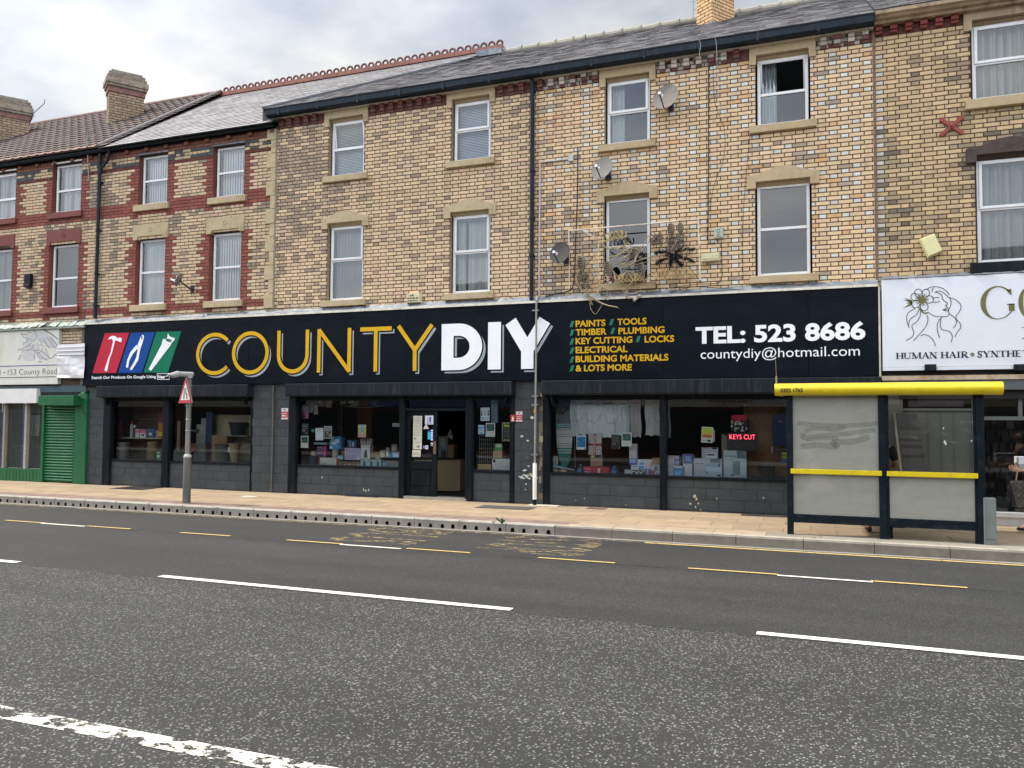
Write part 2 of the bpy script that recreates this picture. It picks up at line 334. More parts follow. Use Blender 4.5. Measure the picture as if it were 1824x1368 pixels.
def smooth_path(pts, k=6):
    P = [Vector(p) for p in pts]; out = []
    for i in range(len(P)-1):
        a, b, c_, d = P[max(i-1, 0)], P[i], P[i+1], P[min(i+2, len(P)-1)]
        for j in range(k):
            t = j/k; out.append(.5*((2*b)+(c_-a)*t+(2*a-5*b+4*c_-d)*t*t+(3*b-a-3*c_+d)*t*t*t))
    out.append(P[-1]); return out
def scribble(mb, txt, x0, x1, zb, cap, Y, m=0, c=(1, 1, 1), bold=0, slant=0):
    """print too small to read: short uneven marks in the place of words"""
    r = random.Random(int((x0*31+zb*57)*100)); x = x0
    while x < x1-cap*.3:
        w = min(r.uniform(.5, 2.2)*cap, x1-x); h = cap*r.uniform(.6, 1)
        mb.face([(x, Y, zb), (x+w, Y, zb), (x+w, Y, zb+h), (x, Y, zb+h)], m, c); x += w+cap*.35
# ================================================================ ground
ROADZ = -.17
def sheet(name, x0, x1, y0, y1, z, m, kind=True):
    b = MB(); nx, ny = 1, 1
    b.face([(x0, y0, z), (x1, y0, z), (x1, y1, z), (x0, y1, z)]); o = b.build(name, m); return struct(o)
sheet('ground', -300, 300, -300, 300, ROADZ-.30, mat('bare_ground', (.08, .08, .075), .95))
sheet('road', -60, 45, -17.6, -7.86, ROADZ, M['asph_near'])
sheet('road_lane', -60, 45, -7.86, -2.6, ROADZ-.0035, M['asph_far'])
b = MB(); b.box(-60, 45, -30, -17.6, -.35, -.04); struct(b.build('opposite_pavement', mat('grey_paving', (.22, .21, .2), .9, .1)))
b = MB(); b.face([(-60, -7.90, ROADZ+.002), (45, -7.90, ROADZ+.002), (45, -7.875, ROADZ+.002), (-60, -7.875, ROADZ+.002)])
b.face([(-60, -5.03, ROADZ+.002), (45, -5.03, ROADZ+.002), (45, -5.012, ROADZ+.002), (-60, -5.012, ROADZ+.002)])
struct(b.build('tar_joint', worn('tar_joint', (.025, .025, .025), .42, .55, 3)))
# pavement slabs: each slab its own face with an open joint, colour varied a little from slab to slab
def paving():
    b = MB(); z = -.02
    b.face([(-60, -2.78, z-.012), (45, -2.78, z-.012), (45, 2, z-.012), (-60, 2, z-.012)], 1)
    rows = []; y = .05
    while y > -2.3: rows.append((y-.445, y)); y -= .45
    for i, (ya, yb) in enumerate(rows):
        x = -26 + (i % 2)*.38
        while x < 12:
            w = .75; k = rnd.uniform(.9, 1.07); q = rnd.uniform(-.012, .012)
            yy = max(ya, -2.30)
            b.box(x+.003, x+w-.003, yy, yb, z-.03, z+rnd.uniform(-.002, .002), 0, ((.315+q)*k, (.24+q*.6)*k, .160*k)); x += w
    x = -26
    while x < -3.7:                                        # reddish block edging, two rows
        for ya, yb, off in ((-2.525, -2.31, 0), (-2.745, -2.53, .1)):
            k = rnd.uniform(.82, 1.12)
            b.box(x+off+.002, x+off+.198, ya, yb, z-.03, z+rnd.uniform(-.0015, .0015), 0, (.22*k, .158*k, .135*k))
        x += .2
    x = -3.72
    while x < 12:
        k = rnd.uniform(.93, 1.05); c = (.33*k, .26*k, .185*k) if x < -1.4 else (.25*k, .225*k, .19*k)
        b.box(x+.003, x+.747, -2.745, -2.31, z-.03, z+.001, 0, c); x += .75
    m = mat('paving_slab', attr=True, rough=.9, var=.13, scale=3.2, bump=.3, bscale=60, dirt=(.24, .185, .13), dscale=1.3, damt=.38, spec=.25)
    return struct(b.build('pavement', [m, mat('joint_sand', (.15, .115, .08), .95, .2)]))
paving()
# kerb with drain slots
def kerb():
    b = MB(); zt, zb, yf, yb = -.018, ROADZ-.006, -2.90, -2.75
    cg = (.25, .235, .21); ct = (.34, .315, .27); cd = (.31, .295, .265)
    xs = -26.0; p = .205
    x = xs; i = 0
    while x < -4.02:
        k = rnd.uniform(.93, 1.06); c = tuple(v*k for v in cg); hw, hz0, hz1 = .030*rnd.uniform(.9, 1.12), ROADZ+.012, ROADZ+.082*rnd.uniform(.88, 1.05); xc = x+p/2+rnd.uniform(-.012, .012)
        z1 = zt-.018
        ar = [(xc-hw, hz0)] + [(xc+hw*math.cos(math.radians(a)), hz1-hw+hw*math.sin(math.radians(a))) for a in range(180, -1, -36)] + [(xc+hw, hz0)]
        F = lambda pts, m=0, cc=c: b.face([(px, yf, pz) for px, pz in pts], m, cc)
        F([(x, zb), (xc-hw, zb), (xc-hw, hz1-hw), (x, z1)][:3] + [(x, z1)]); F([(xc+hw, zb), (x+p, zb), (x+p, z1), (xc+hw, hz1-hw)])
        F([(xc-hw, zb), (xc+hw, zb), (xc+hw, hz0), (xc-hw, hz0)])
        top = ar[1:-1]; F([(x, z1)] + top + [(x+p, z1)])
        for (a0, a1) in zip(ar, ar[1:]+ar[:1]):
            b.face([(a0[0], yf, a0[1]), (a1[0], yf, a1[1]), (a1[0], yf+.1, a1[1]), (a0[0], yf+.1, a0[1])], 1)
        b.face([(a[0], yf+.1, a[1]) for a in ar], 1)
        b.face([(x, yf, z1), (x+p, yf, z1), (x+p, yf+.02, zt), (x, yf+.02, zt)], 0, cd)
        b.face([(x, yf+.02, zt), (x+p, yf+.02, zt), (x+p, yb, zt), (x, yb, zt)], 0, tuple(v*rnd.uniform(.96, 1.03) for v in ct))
        i += 1; x += p
        if i % 4 == 0:
            b.box(x-.003, x+.003, yf-.001, yb, zb, zt+.0005, 1)
    while x < 12:
        w = .914; k = rnd.uniform(.92, 1.05)
        b.xprism([(yf, zb), (yb, zb), (yb, zt), (yf+.022, zt), (yf, zt-.022)], x+.004, x+w-.004, 0, (.185*k, .165*k, .14*k)); b.face([(x+.004, yf+.024, zt+.001), (x+w-.004, yf+.024, zt+.001), (x+w-.004, yb, zt+.001), (x+.004, yb, zt+.001)], 0, (.37*k, .34*k, .28*k)); x += w  # shade of the sunless front and splash dirt coloured in; top face paler
    m = mat('kerb_concrete', attr=True, rough=.85, var=.16, scale=6, bump=.2, bscale=50, dirt=(.11, .10, .09), dscale=2.5, damt=.45, spec=.3)
    return struct(b.build('kerb', [m, M['dark']]))
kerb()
b = MB(); b.box(-60, 45, -2.99, -2.90, ROADZ-.1, ROADZ+.004); struct(b.build('channel_strip', mat('pale_channel', (.25, .235, .21), .85, .2, 4, dirt=(.1, .1, .1), damt=.5, stretch=(1, 3, 1))))
# painted markings
def dash(name, x0, x1, y, w, m, z=.004, sk=.0):
    b = MB(); b.face([(x0, y-w/2, ROADZ+z), (x1, y-w/2, ROADZ+z), (x1+sk, y+w/2, ROADZ+z), (x0+sk, y+w/2, ROADZ+z)]); return struct(b.build(name, m))
yw = -7.80
for x0, x1 in ((-13.6, -9.22), (-6.97, -2.72), (-.50, 3.6), (6, 10)): dash('white_line', x0, x1, yw, .105, M['paint'])
for x0, x1 in ((-9.6, 6.0),): dash('old_white_line', x0, x1, -11.46, .15, M['paint_old'])
ylines = [((0, 928), (72, 933), 'ylw', 0), ((60, 934), (150, 938), 'paint', -.05), ((148, 938), (236, 942), 'ylw', 0), ((320, 949), (415, 954), 'ylw', 0),
          ((511, 962), (614, 968), 'ylw', 0), ((606, 970), (716, 977), 'paint', -.06), ((724, 977), (840, 984), 'ylw', 0), ((960, 993), (1097, 1002), 'ylw', 0),
          ((1226, 1012), (1385, 1026), 'ylw', 0), ((1384, 1027), (1556, 1041), 'paint', -.06), ((1552, 1038), (1726, 1050), 'ylw', 0)]
for p0, p1, m, dy in ylines:
    a, c = G(*p0, ROADZ), G(*p1, ROADZ); dash('yellow_line' if m == 'ylw' else 'thin_white_line', a.x, c.x, -4.955+dy, .062, M[m])
dash('yellow_line', -24, -13.9, -4.955, .062, M['ylw'])
for x0, x1, m in ((-24, -14.2, 'ylw_worn'), (-13.7, -8.3, 'ylw_worn'), (-8.3, -2.4, 'ylw_old'), (-2.4, 8, 'ylw')): dash('kerbside_yellow_line', x0, x1, -3.11, .085, M[m])
a, c = G(30, 909, ROADZ), G(104, 903, ROADZ)
b = MB(); b.face([(a.x, a.y-.04, ROADZ+.005), (c.x, c.y-.04, ROADZ+.005), (c.x, c.y+.04, ROADZ+.005), (a.x, a.y+.04, ROADZ+.005)]); struct(b.build('yellow_line', M['ylw_worn']))
def road_word(txt, x0, x1, y0, y1, m):
    vs, fs = glyphs(txt, .012); ax = min(v[0] for v in vs); bx = max(v[0] for v in vs); hz = max(v[1] for v in vs)
    b = MB(); b.flat([(x0+(x1-x0)*y/hz, y1-(y1-y0)*(x-ax)/(bx-ax), ROADZ+.004) for x, y in vs], [tuple(reversed(f)) for f in fs]); struct(b.build('bus_bay_lettering', m))
a, c = G(590, 955, ROADZ), G(790, 955, ROADZ); road_word('BUS', a.x+.15, c.x, -4.72, -3.25, M['ylw_old'])
a, c = G(862, 972, ROADZ), G(1085, 972, ROADZ); road_word('STOP', a.x, c.x-.1, -4.72, -3.25, M['ylw_old'])
# iron covers and gratings let into the pavement
def cover(pl, label, cat, m, grate=False):
    P = [G(x, y, -.02) for x, y in pl]; x0 = min(p.x for p in P); x1 = max(p.x for p in P); y0 = min(p.y for p in P); y1 = max(p.y for p in P)
    b = MB(); z = -.018
    b.box(x0, x1, y0, y1, z-.02, z+.003)
    if grate:
        k = x0+.04
        while k < x1-.03: b.box(k, k+.022, y0+.03, y1-.03, z+.003, z+.009); k += .05
    else:
        b.box(x0+.02, x1-.02, y0+.02, y1-.02, z+.003, z+.006)
    return tag(b.build('drain_grating' if grate else 'inspection_cover', m), label, cat)
iron = mat('dark_iron', (.045, .042, .04), .65, .3, 10, metal=.3, dirt=(.14, .11, .09), dscale=6, damt=.5)
cover([(846, 904), (940, 909), (952, 904), (863, 900)], 'dark grey inspection cover in the paving in front of the white and black pole', 'cover', mat('tarmac_infill', (.065, .062, .06), .9, .25, 9, bump=.3))
cover([(205, 871), (262, 872), (268, 867.5), (225, 867.5)], 'dark slotted grating at the foot of the blockwork below the basket window', 'grating', iron, True)
cover([(614, 884), (674, 886.5), (679, 882.5), (628, 881.6)], 'dark slotted grating in the paving below the busy window with the blue box', 'grating', iron, True)
cover([(1044, 906.5), (1077, 907.5), (1084, 903.5), (1052, 903)], 'rusty brown cover against the wall below the ironing board window', 'cover', mat('rusty_iron', (.12, .075, .055), .85, .3, 9, bump=.2))
cover([(434, 885.5), (449, 886), (452, 884), (438, 883.6)], 'tiny rusty cover in pale slabs near the lamp post', 'cover', M['rust'])
cover([(1320, 918), (1402, 922), (1404, 918.4), (1322, 914.5)], 'long dark grating against the wall beside the bus shelter', 'grating', iron, True)
# weeds
def weed(px, py, n, h, label, z=-.02):
    p = G(px, py, z); b = MB(); r = random.Random(px)
    for i in range(n):
        a = r.uniform(0, 6.28); l = h*r.uniform(.5, 1.1); q = Vector((math.cos(a), math.sin(a), 0)); s = Vector((-q.y, q.x, 0))*l*.16
        p0 = p+q*.01; p1 = p+q*l*.45+Vector((0, 0, l*.55)); p2 = p+q*l*r.uniform(.7, 1.0)+Vector((0, 0, l*r.uniform(.2, .9)))
        g = r.uniform(.7, 1.3); c = (.055*g, .105*g, .03*g)
        b.face([p0, p1-s, p2, p1+s], 0, c)
    b.tube([p, p+Vector((.01, 0, h*.9))], .004, 5, 0, (.1, .12, .04))
    return tag(b.build('weed', M['matte']), label, 'weed')
weed(894, 933, 26, .13, 'small weed growing in the joint behind the kerb, below the white pole', -.018)
weed(1326, 914, 18, .12, 'green weed at the foot of the wall beside the long grating')
weed(879, 932, 14, .05, 'flat tuft of weed on the brick edging behind the kerb', -.018)
# litter
def litter(px, py, z, s, c, label):
    p = G(px, py, z); b = MB(); r = random.Random(px+1)
    q = [p+Vector((r.uniform(-s, s), r.uniform(-s, s)*.6, r.uniform(.002, s*.7))) for _ in range(6)]
    for i in range(4): b.face([q[i], q[i+1], q[i+2]], 0, c)
    return tag(b.build('litter', M['matte']), label, 'litter')
litter(1176, 960, ROADZ, .035, (.62, .58, .12), 'crumpled yellow wrapper lying in the gutter below the kerb')
litter(773, 938, ROADZ, .03, (.6, .6, .6), 'white scrap of paper in the gutter by a drain slot')
litter(536, 926, ROADZ, .045, (.05, .045, .07), 'dark flattened wrapper in the gutter under a drain slot')
litter(1452, 959, -.02, .03, (.06, .05, .06), 'dark scrap on the paving at the front of the shelter')
litter(1074, 901, -.02, .035, (.55, .5, .1), 'yellow scrap against the wall above the rusty cover')

# ================================================================ houses
CH = .0776
def sub_iv(iv, a, b):
    out = []
    for s, e in iv:
        if b <= s or a >= e: out.append((s, e)); continue
        if a > s: out.append((s, a))
        if b < e: out.append((b, e))
    return out
def brick_wall(mb, X0, X1, Z0, Z1, ops, colfn, bond='flemish', Y=0.0, ch=CH, st=.233, hd=.113, j=.0138, phase=0.0, seed=1, d=.011):
    r = random.Random(seed); i0 = math.floor(Z0/ch); i1 = math.ceil(Z1/ch)
    for i in range(i0, i1):
        z0, z1 = i*ch+j/2, (i+1)*ch-j/2; zc = (z0+z1)/2
        if zc < Z0 or zc > Z1: continue
        iv = [(X0, X1)]
        for a, b_, c_, d_ in ops:
            if c_-.02 < zc < d_+.01: iv = sub_iv(iv, a, b_)
        if bond == 'flemish': per = st+hd+2*j; seq = [(st, 0), (hd, 1)]; off = (i % 2)*per/2
        else: per = st+j; seq = [(st, 0)]; off = (i % 2)*per/2; 
        if bond == 'run' and i % 6 == 0: seq = [(hd, 1), (hd, 1)]; off = per/4; per = 2*(hd+j)
        x = math.floor((X0-phase-off)/per)*per+phase+off
        while x < X1:
            for L, hdr in seq:
                xa, xb = x+j/2, x+j/2+L; x += L+j
                for s, e in iv:
                    a, b_ = max(xa, s), min(xb, e)
                    if b_-a < .02: continue
                    c = colfn((a+b_)/2, zc, hdr, i, r)
                    if c is None: continue
                    for a_, b2, c_, d_ in ops:                       # soot and drips under the ends of the sills
                        e = min(abs((a+b_)/2-a_+.08), abs((a+b_)/2-b2-.08))
                        if c_-1.0 < zc < c_-.1 and e < .17: k = 1-.26*(1-e/.17)*(1-(c_-zc)/1.1); c = tuple(v*k for v in c)
                    y = Y + r.uniform(-.0025, .0025); q = .004; t = r.uniform(-.0012, .0012); u = r.uniform(-.0012, .0012)
                    f = [(a+q, y, z0+q+t), (b_-q, y, z0+q+u), (b_-q, y, z1-q+u), (a+q, y, z1-q+t)]
                    k = [(a, y+d, z0), (b_, y+d, z0), (b_, y+d, z1), (a, y+d, z1)]
                    mb.face(f, 0, c)
                    for n in range(4):
                        m_ = (n+1) % 4; mb.face([k[n], k[m_], f[m_], f[n]], 0, c)
def mortar_sheet(mb, X0, X1, Z0, Z1, ops, Y, m=1):
    xs = sorted({X0, X1, *[o[0] for o in ops], *[o[1] for o in ops]}); zs = sorted({Z0, Z1, *[o[2] for o in ops], *[o[3] for o in ops]})
    for xa, xb in zip(xs, xs[1:]):
        for za, zb in zip(zs, zs[1:]):
            xm, zm = (xa+xb)/2, (za+zb)/2
            if any(o[0] < xm < o[1] and o[2] < zm < o[3] for o in ops): continue
            mb.face([(xa, Y, za), (xb, Y, za), (xb, Y, zb), (xa, Y, zb)], m)
def reveals(mb, ops, colfn, D=.16, seed=3):
    r = random.Random(seed)
    for a, b_, c_, d_ in ops:
        z = math.floor(c_/CH)*CH
        while z < d_:
            z0, z1 = max(z+.004, c_), min(z+CH-.004, d_)
            if z1 > z0:
                for x, s in ((a, 1), (b_, -1)):
                    c = colfn(x-s*.06, (z0+z1)/2, 1, int(z/CH), r) or (.3, .2, .12)
                    mb.face([(x+s*.002, .0, z0), (x+s*.002, .11, z0), (x+s*.002, .11, z1), (x+s*.002, .0, z1)], 0, c)
            z += CH
        for x in (a, b_): mb.face([(x, .0, c_), (x, D, c_), (x, D, d_), (x, .0, d_)], 1)
        mb.face([(a, .0, c_), (b_, .0, c_), (b_, D, c_), (a, D, c_)], 1); mb.face([(a, .0, d_), (b_, .0, d_), (b_, D, d_), (a, D, d_)], 1)
def shell(mb, X0, X1, Z0, Zt, m=1):
    mb.face([(X0, 8, Z0), (X1, 8, Z0), (X1, 8, Zt), (X0, 8, Zt)], m)
    for x in (X0+.004, X1-.004): mb.face([(x, .02, Z0), (x, 8, Z0), (x, 8, Zt), (x, .02, Zt)], m)
    mb.face([(X0, .02, Zt-.05), (X1, .02, Zt-.05), (X1, 8, Zt-.05), (X0, 8, Zt-.05)], m)
    mb.face([(X0, .02, Z0+.4), (X1, .02, Z0+.4), (X1, 8, Z0+.4), (X0, 8, Z0+.4)], m)
BL = dict(pale=(.62, .66, .68), grey=(.40, .41, .40), white=(.72, .75, .78), cream=(.5, .47, .4))
blind_m = mat('blind_fabric', attr=True, rough=.8, var=.05, scale=4)
room_m = mat('unlit_room', (.05, .052, .055), .95, .3, 1.5)
def window(house, x0, x1, z0, z1, tr=.5, cover='vertical', tint='pale', top='sash', tilt=0, gaps=(), bars=False):
    """white plastic window: frame with a transom, top-hung sash, panes, blind or curtain and the dim room behind"""
    fwid, yf = .055, .10; zt = z0+(z1-z0)*tr
    b = MB()
    b.box(x0, x0+fwid, yf, yf+.06, z0, z1); b.box(x1-fwid, x1, yf, yf+.06, z0, z1)
    b.box(x0+fwid, x1-fwid, yf+.001, yf+.06, z0, z0+fwid*1.15); b.box(x0+fwid, x1-fwid, yf+.001, yf+.06, z1-fwid, z1)
    b.box(x0+fwid, x1-fwid, yf+.001, yf+.06, zt-.026, zt+.026)
    o = b.build('window', M['upvc'], house, bevel=.006)
    g = MB(); s = MB(); X0, X1 = x0+fwid, x1-fwid
    Z0, Z1 = zt+.026, z1-fwid
    sw = .05
    if top == 'sash':
        tl = math.radians(tilt); piv = Vector((0, yf-.012, Z1+.02))
        def T(x, y, z):
            dz = z-piv.z; dy = y-piv.y
            return (x, piv.y+dy*math.cos(tl)+dz*math.sin(tl), piv.z+dz*math.cos(tl)-dy*math.sin(tl))
        def tb(mb, xa, xb, ya, yb, za, zb):
            k = len(mb.v); mb.box(xa, xb, ya, yb, za, zb); mb.v[k:] = [T(*v) for v in mb.v[k:]]
        e = .022
        tb(s, X0-e, X0-e+sw, yf-.022, yf+.03, Z0-e, Z1+e); tb(s, X1+e-sw, X1+e, yf-.022, yf+.03, Z0-e, Z1+e)
        tb(s, X0-e+sw, X1+e-sw, yf-.021, yf+.03, Z0-e, Z0-e+sw); tb(s, X0-e+sw, X1+e-sw, yf-.021, yf+.03, Z1+e-sw, Z1+e)
        s.build('sash', M['upvc'], o, bevel=.008)
        g.face([T(X0, yf, Z0), T(X1, yf, Z0), T(X1, yf, Z1), T(X0, yf, Z1)])
    else: g.face([(X0, yf+.03, Z0), (X1, yf+.03, Z0), (X1, yf+.03, Z1), (X0, yf+.03, Z1)])
    g.face([(X0, yf+.03, z0+fwid), (X1, yf+.03, z0+fwid), (X1, yf+.03, zt), (X0, yf+.03, zt)])
    g.build('pane', M['glass'], o)
    c = BL.get(tint, (.5, .5, .5)); r = random.Random(int(x0*97+z0*31))
    bb = MB(); yb = yf+.15
    if cover == 'vertical':
        w = .088; x = X0+.005; i = 0; open_ = tint == 'white'; bb.box(X0, X1, yb-.01, yb+.03, z1-.09, z1, 0, c)
        while open_ and x < X1-.03: bb.face([(x, yb, z0+fwid+.02), (x+.044, yb+.012, z0+fwid+.02), (x+.044, yb+.012, z1), (x, yb, z1)], 0, tuple(v*r.uniform(.9, 1.1) for v in c)); x += .073
        while x < X1-.02:
            if i not in gaps:
                a = math.radians(r.uniform(22, 40)); k = r.uniform(.85, 1.1); zb_ = z0+fwid+.02
                bb.face([(x, yb, zb_), (x+w*math.cos(a), yb+w*math.sin(a), zb_), (x+w*math.cos(a), yb+w*math.sin(a), z1), (x, yb, z1)], 0, tuple(v*k for v in c)); bb.face([(x+w*.78, yb-.002, zb_), (x+w*.86, yb-.002, zb_), (x+w*.86, yb-.002, z1), (x+w*.78, yb-.002, z1)], 0, tuple(v*.45 for v in c))
            x += w*.86; i += 1
    elif cover == 'venetian':
        z = z0+fwid
        while z < z1:
            bb.face([(X0, yb-.012, z), (X1, yb-.012, z), (X1, yb+.012, z+.03), (X0, yb+.012, z+.03)], 0, tuple(v*r.uniform(.95, 1.03) for v in c)); z += .034
    elif cover in ('curtain', 'half', 'net'):
        n = 60; xe = X1 if cover != 'half' else X0+(X1-X0)*.36; pts = []
        for i in range(n+1):
            u = i/n; pts.append((X0+(xe-X0)*u, yb+.03*math.sin(u*27+1.3)+.018*math.sin(u*61)))
        for i in range(n):
            k = .9+.12*math.sin(i*.9); k2 = (1.0, .55)[cover == 'net' and i % 9 > 4]
            bb.face([(*pts[i], z0+fwid), (*pts[i+1], z0+fwid), (*pts[i+1], z1), (*pts[i], z1)], 0, tuple(v*k*k2 for v in c))
    if bb.f: bb.build('curtain' if cover in ('curtain', 'half', 'net') else 'blind', blind_m, o)
    rm = MB(); ya, ybk = yf+.062, 2.2; e = .0
    for q in (((x0, ybk, z0), (x1, ybk, z0), (x1, ybk, z1), (x0, ybk, z1)), ((x0, ya, z0), (x0, ybk, z0), (x0, ybk, z1), (x0, ya, z1)), ((x1, ya, z0), (x1, ybk, z0), (x1, ybk, z1), (x1, ya, z1)),
              ((x0, ya, z0), (x1, ya, z0), (x1, ybk, z0), (x0, ybk, z0)), ((x0, ya, z1), (x1, ya, z1), (x1, ybk, z1), (x0, ybk, z1))): rm.face(q)
    rm.build('room', room_m, o)
    return o
def sill(house, x0, x1, z, m, h=.13, out=.075, name='sill'):
    b = MB(); b.xprism([(-out, z-h), (.12, z-h), (.12, z+.012), (-out, z)], x0-.13, x1+.13); return b.build(name, m, house, bevel=.006)
def lintel_flat(house, x0, x1, z, m, top=.30, ear=.12, out=.045, e=.13):
    """stone head with ears that come down at both sides and a splayed soffit"""
    b = MB()
    b.prism([(x0-e, z-ear), (x0-.01, z-ear), (x0-.01, z+.05), (x1+.01, z+.05), (x1+.01, z-ear), (x1+e, z-ear), (x1+e, z+top), (x0-e, z+top)], -out, .02)
    b.xprism([(-.02, z+.05), (.12, z-.02), (.12, z+.06), (-.02, z+.06)], x0-.01, x1+.01)
    return b.build('lintel', m, house, bevel=.006)
def lintel_peak(house, x0, x1, z, m, out=.05, e=.16):
    b = MB(); xm = (x0+x1)/2; w = (x1-x0)/2+e
    top = [(xm+w, z+.17), (xm+w*.72, z+.19), (xm+w*.25, z+.29), (xm, z+.31), (xm-w*.25, z+.29), (xm-w*.72, z+.19), (xm-w, z+.17)]
    b.prism([(x0-e, z-.07), (x0-.01, z-.07), (x0-.01, z+.05), (x1+.01, z+.05), (x1+.01, z-.07), (x1+e, z-.07)] + top, -out, .02)
    b.xprism([(-.02, z+.05), (.12, z-.03), (.12, z+.06), (-.02, z+.06)], x0-.01, x1+.01)
    return b.build('lintel', m, house, bevel=.006)
def lintel_block(house, x0, x1, z, m, h=.32, out=.03, e=.12):
    b = MB(); b.prism([(x0-e, z-.06), (x0, z-.06), (x0+.04, z+.02), (x1-.04, z+.02), (x1, z-.06), (x1+e, z-.06), (x1+e, z+h), (x0-e, z+h)], -out, .12)
    xm = (x0+x1)/2; b.tube([(xm+.05*math.cos(t*.4), -out-.004, z+h*.55+.05*math.sin(t*.4)) for t in range(17)], .008, 5)
    return b.build('lintel', m, house, bevel=.005)
def slates(mb, xl, xr, e, rg, expo=.19, wid=.27, colfn=None, seed=5, m=0):
    """courses of slate between the eaves e=(y,z) and ridge rg=(y,z); xl, xr give the edges as functions of the rise 0..1"""
    r = random.Random(seed); E = Vector((0, *e)); Rg = Vector((0, *rg)); L = (Rg-E).length; n = int(L/expo); d = (Rg-E)/L; nrm = Vector((0, -d.z, d.y))
    mb.face([(xl(0), e[0], e[1]-.02), (xr(0), e[0], e[1]-.02), (xr(1), rg[0], rg[1]-.02), (xl(1), rg[0], rg[1]-.02)], m, (.03, .03, .03))
    for i in range(n+1):
        s0, s1 = i*expo, min((i+1)*expo+.03, L); t = i/max(n, 1); x = xl(t)-(i % 2)*wid/2; X1 = xr(t); x0_ = xl(t)
        while x < X1:
            a, b_ = max(x, x0_), min(x+wid-.004, X1); x += wid
            if b_-a < .02: continue
            lift = .010+r.uniform(0, .006); c = colfn(r, (a+b_)/2, t)
            p = E+d*s0+nrm*lift; q = E+d*s1+nrm*.001; k = r.uniform(-.006, .006)
            mb.face([(a, p.y, p.z), (b_, p.y+k*d.y, p.z+k*d.z), (b_, q.y, q.z), (a, q.y, q.z)], m, c)
            lo = p-nrm*(lift+.004)
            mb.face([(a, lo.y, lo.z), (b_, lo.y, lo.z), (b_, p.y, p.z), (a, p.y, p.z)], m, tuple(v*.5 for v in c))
def slate_col(r, x, t):
    k = r.uniform(.75, 1.3); w = r.random()
    if w < .1: return (.20*k, .205*k, .215*k)
    return (.175*k, .168*k, .185*k) if w < .7 else (.19*k, .178*k, .182*k)
RIDGE = (4.0, 11.12)
def back_slope(mb, x0, x1, z_e=8.6, m=0):
    mb.face([(x0, RIDGE[0], RIDGE[1]), (x1, RIDGE[0], RIDGE[1]), (x1, 8.2, z_e), (x0, 8.2, z_e)], m, (.13, .13, .14))
def gutter(house, x0, x1, y, z, r=.062, drop=0):
    b = MB(); prof = [(y+r*math.cos(math.radians(a)), z+r*math.sin(math.radians(a))) for a in range(180, 361, 20)] + [(y+r-.008, z)] + [(y+(r-.008)*math.cos(math.radians(a)), z+(r-.008)*math.sin(math.radians(a))) for a in range(340, 199, -20)] + [(y-r+.008, z)]
    b.xprism(prof, x0, x1)
    x = x0+.4
    while x < x1:
        b.xprism([(y+(r+.008)*math.cos(math.radians(a)), z+.012+(r+.012)*math.sin(math.radians(a))) for a in range(180, 361, 20)] + [(y+r-.01, z+.012), (y-r+.01, z+.012)], x-.035, x+.035); x += 1.15
    return b.build('gutter', M['gutter'], house)
def pipe(house, pts, r, name='downpipe', m=None, collars=()):
    b = MB(); b.tube(pts, r, 12)
    for x, y, z in collars: b.tube([(x, y, z-.03), (x, y, z+.03)], r+.012, 12); b.box(x-.05, x+.05, y, y+.1, z-.012, z+.012)
    return b.build(name, m or M['gutter'], house, smooth=True)
def chimney(house, cx, cy, zb, zt, hx, hy, ang, colfn, cap=True):
    b = MB(); ca, sa = math.cos(ang), math.sin(ang)
    def face_bricks(ox, oy, dirx, L, seed):
        t = MB(); brick_wall(t, 0, L, zb, zt, [], colfn, 'run', seed=seed, st=.225); nx, ny = dirx[1], -dirx[0]
        t.v = [(ox+dirx[0]*x-nx*y, oy+dirx[1]*x-ny*y, z) for x, y, z in t.v]; b.flat(t.v, t.f)
        b.c[-len(t.f):] = t.c
    P = lambda dx, dy: (cx+dx*ca-dy*sa, cy+dx*sa+dy*ca)
    for (dx, dy), d, L, s in (((-hx, -hy), (ca, sa), 2*hx, 1), ((hx, -hy), (-sa, ca), 2*hy, 2), ((hx, hy), (-ca, -sa), 2*hx, 3), ((-hx, hy), (sa, -ca), 2*hy, 4)):
        face_bricks(*P(dx, dy), d, L, s)
    b.obox(cx, cy, zb-.2, zt, hx-.010, hy-.010, ang, 1)
    o = b.build('chimney', [M['brick'], M['mortar']], house)
    if cap:
        c = MB(); z = zt
        for h, e, cc in ((.16, .03, (.20, .10, .085)), (.08, .07, (.22, .19, .15)), (.16, .10, (.25, .21, .16)), (.10, .06, (.20, .16, .13)), (.10, .02, (.19, .17, .14)), (.08, -.05, (.22, .2, .17))):
            c.obox(cx, cy, z-.002, z+h, hx+e, hy+e, ang, 0, cc); z += h
        c.build('chimney_cap', mat('weathered_cap_brick', attr=True, rough=.9, var=.4, scale=9, bump=.8, bscale=14, dirt=(.09, .075, .06), dscale=6, damt=.7), o, bevel=.015)
    f = MB(); f.obox(cx, cy, zb-.05, zb+.16, hx+.012, hy+.012, ang)
    f.build('flashing', M['lead'], o)
    return o
def cw(k, r, a, b): k = r.uniform(a, b)*k; return k
# ---- brick colours
CREAM = (.56, .43, .27); GREYB = (.28, .225, .17); RED = (.25, .075, .06); BLUE = (.075, .08, .095)
def mixc(a, b, t): return tuple(p*(1-t)+q*t for p, q in zip(a, b))
def var(c, r, s=.14): k = r.uniform(1-s, 1+s); return tuple(max(.005, v*k*r.uniform(.97, 1.03)) for v in c)
from mathutils import noise
def nz(x, z, s=1.0, o=0): return .5+.5*noise.noise(Vector((x*s+o, z*s, o*.7)))
UP, LO = (6.98, 8.22), (4.235, 5.90)
def frame_x(px0, px1, py): return W(px0, py, .1).x, W(px1, py, .1).x
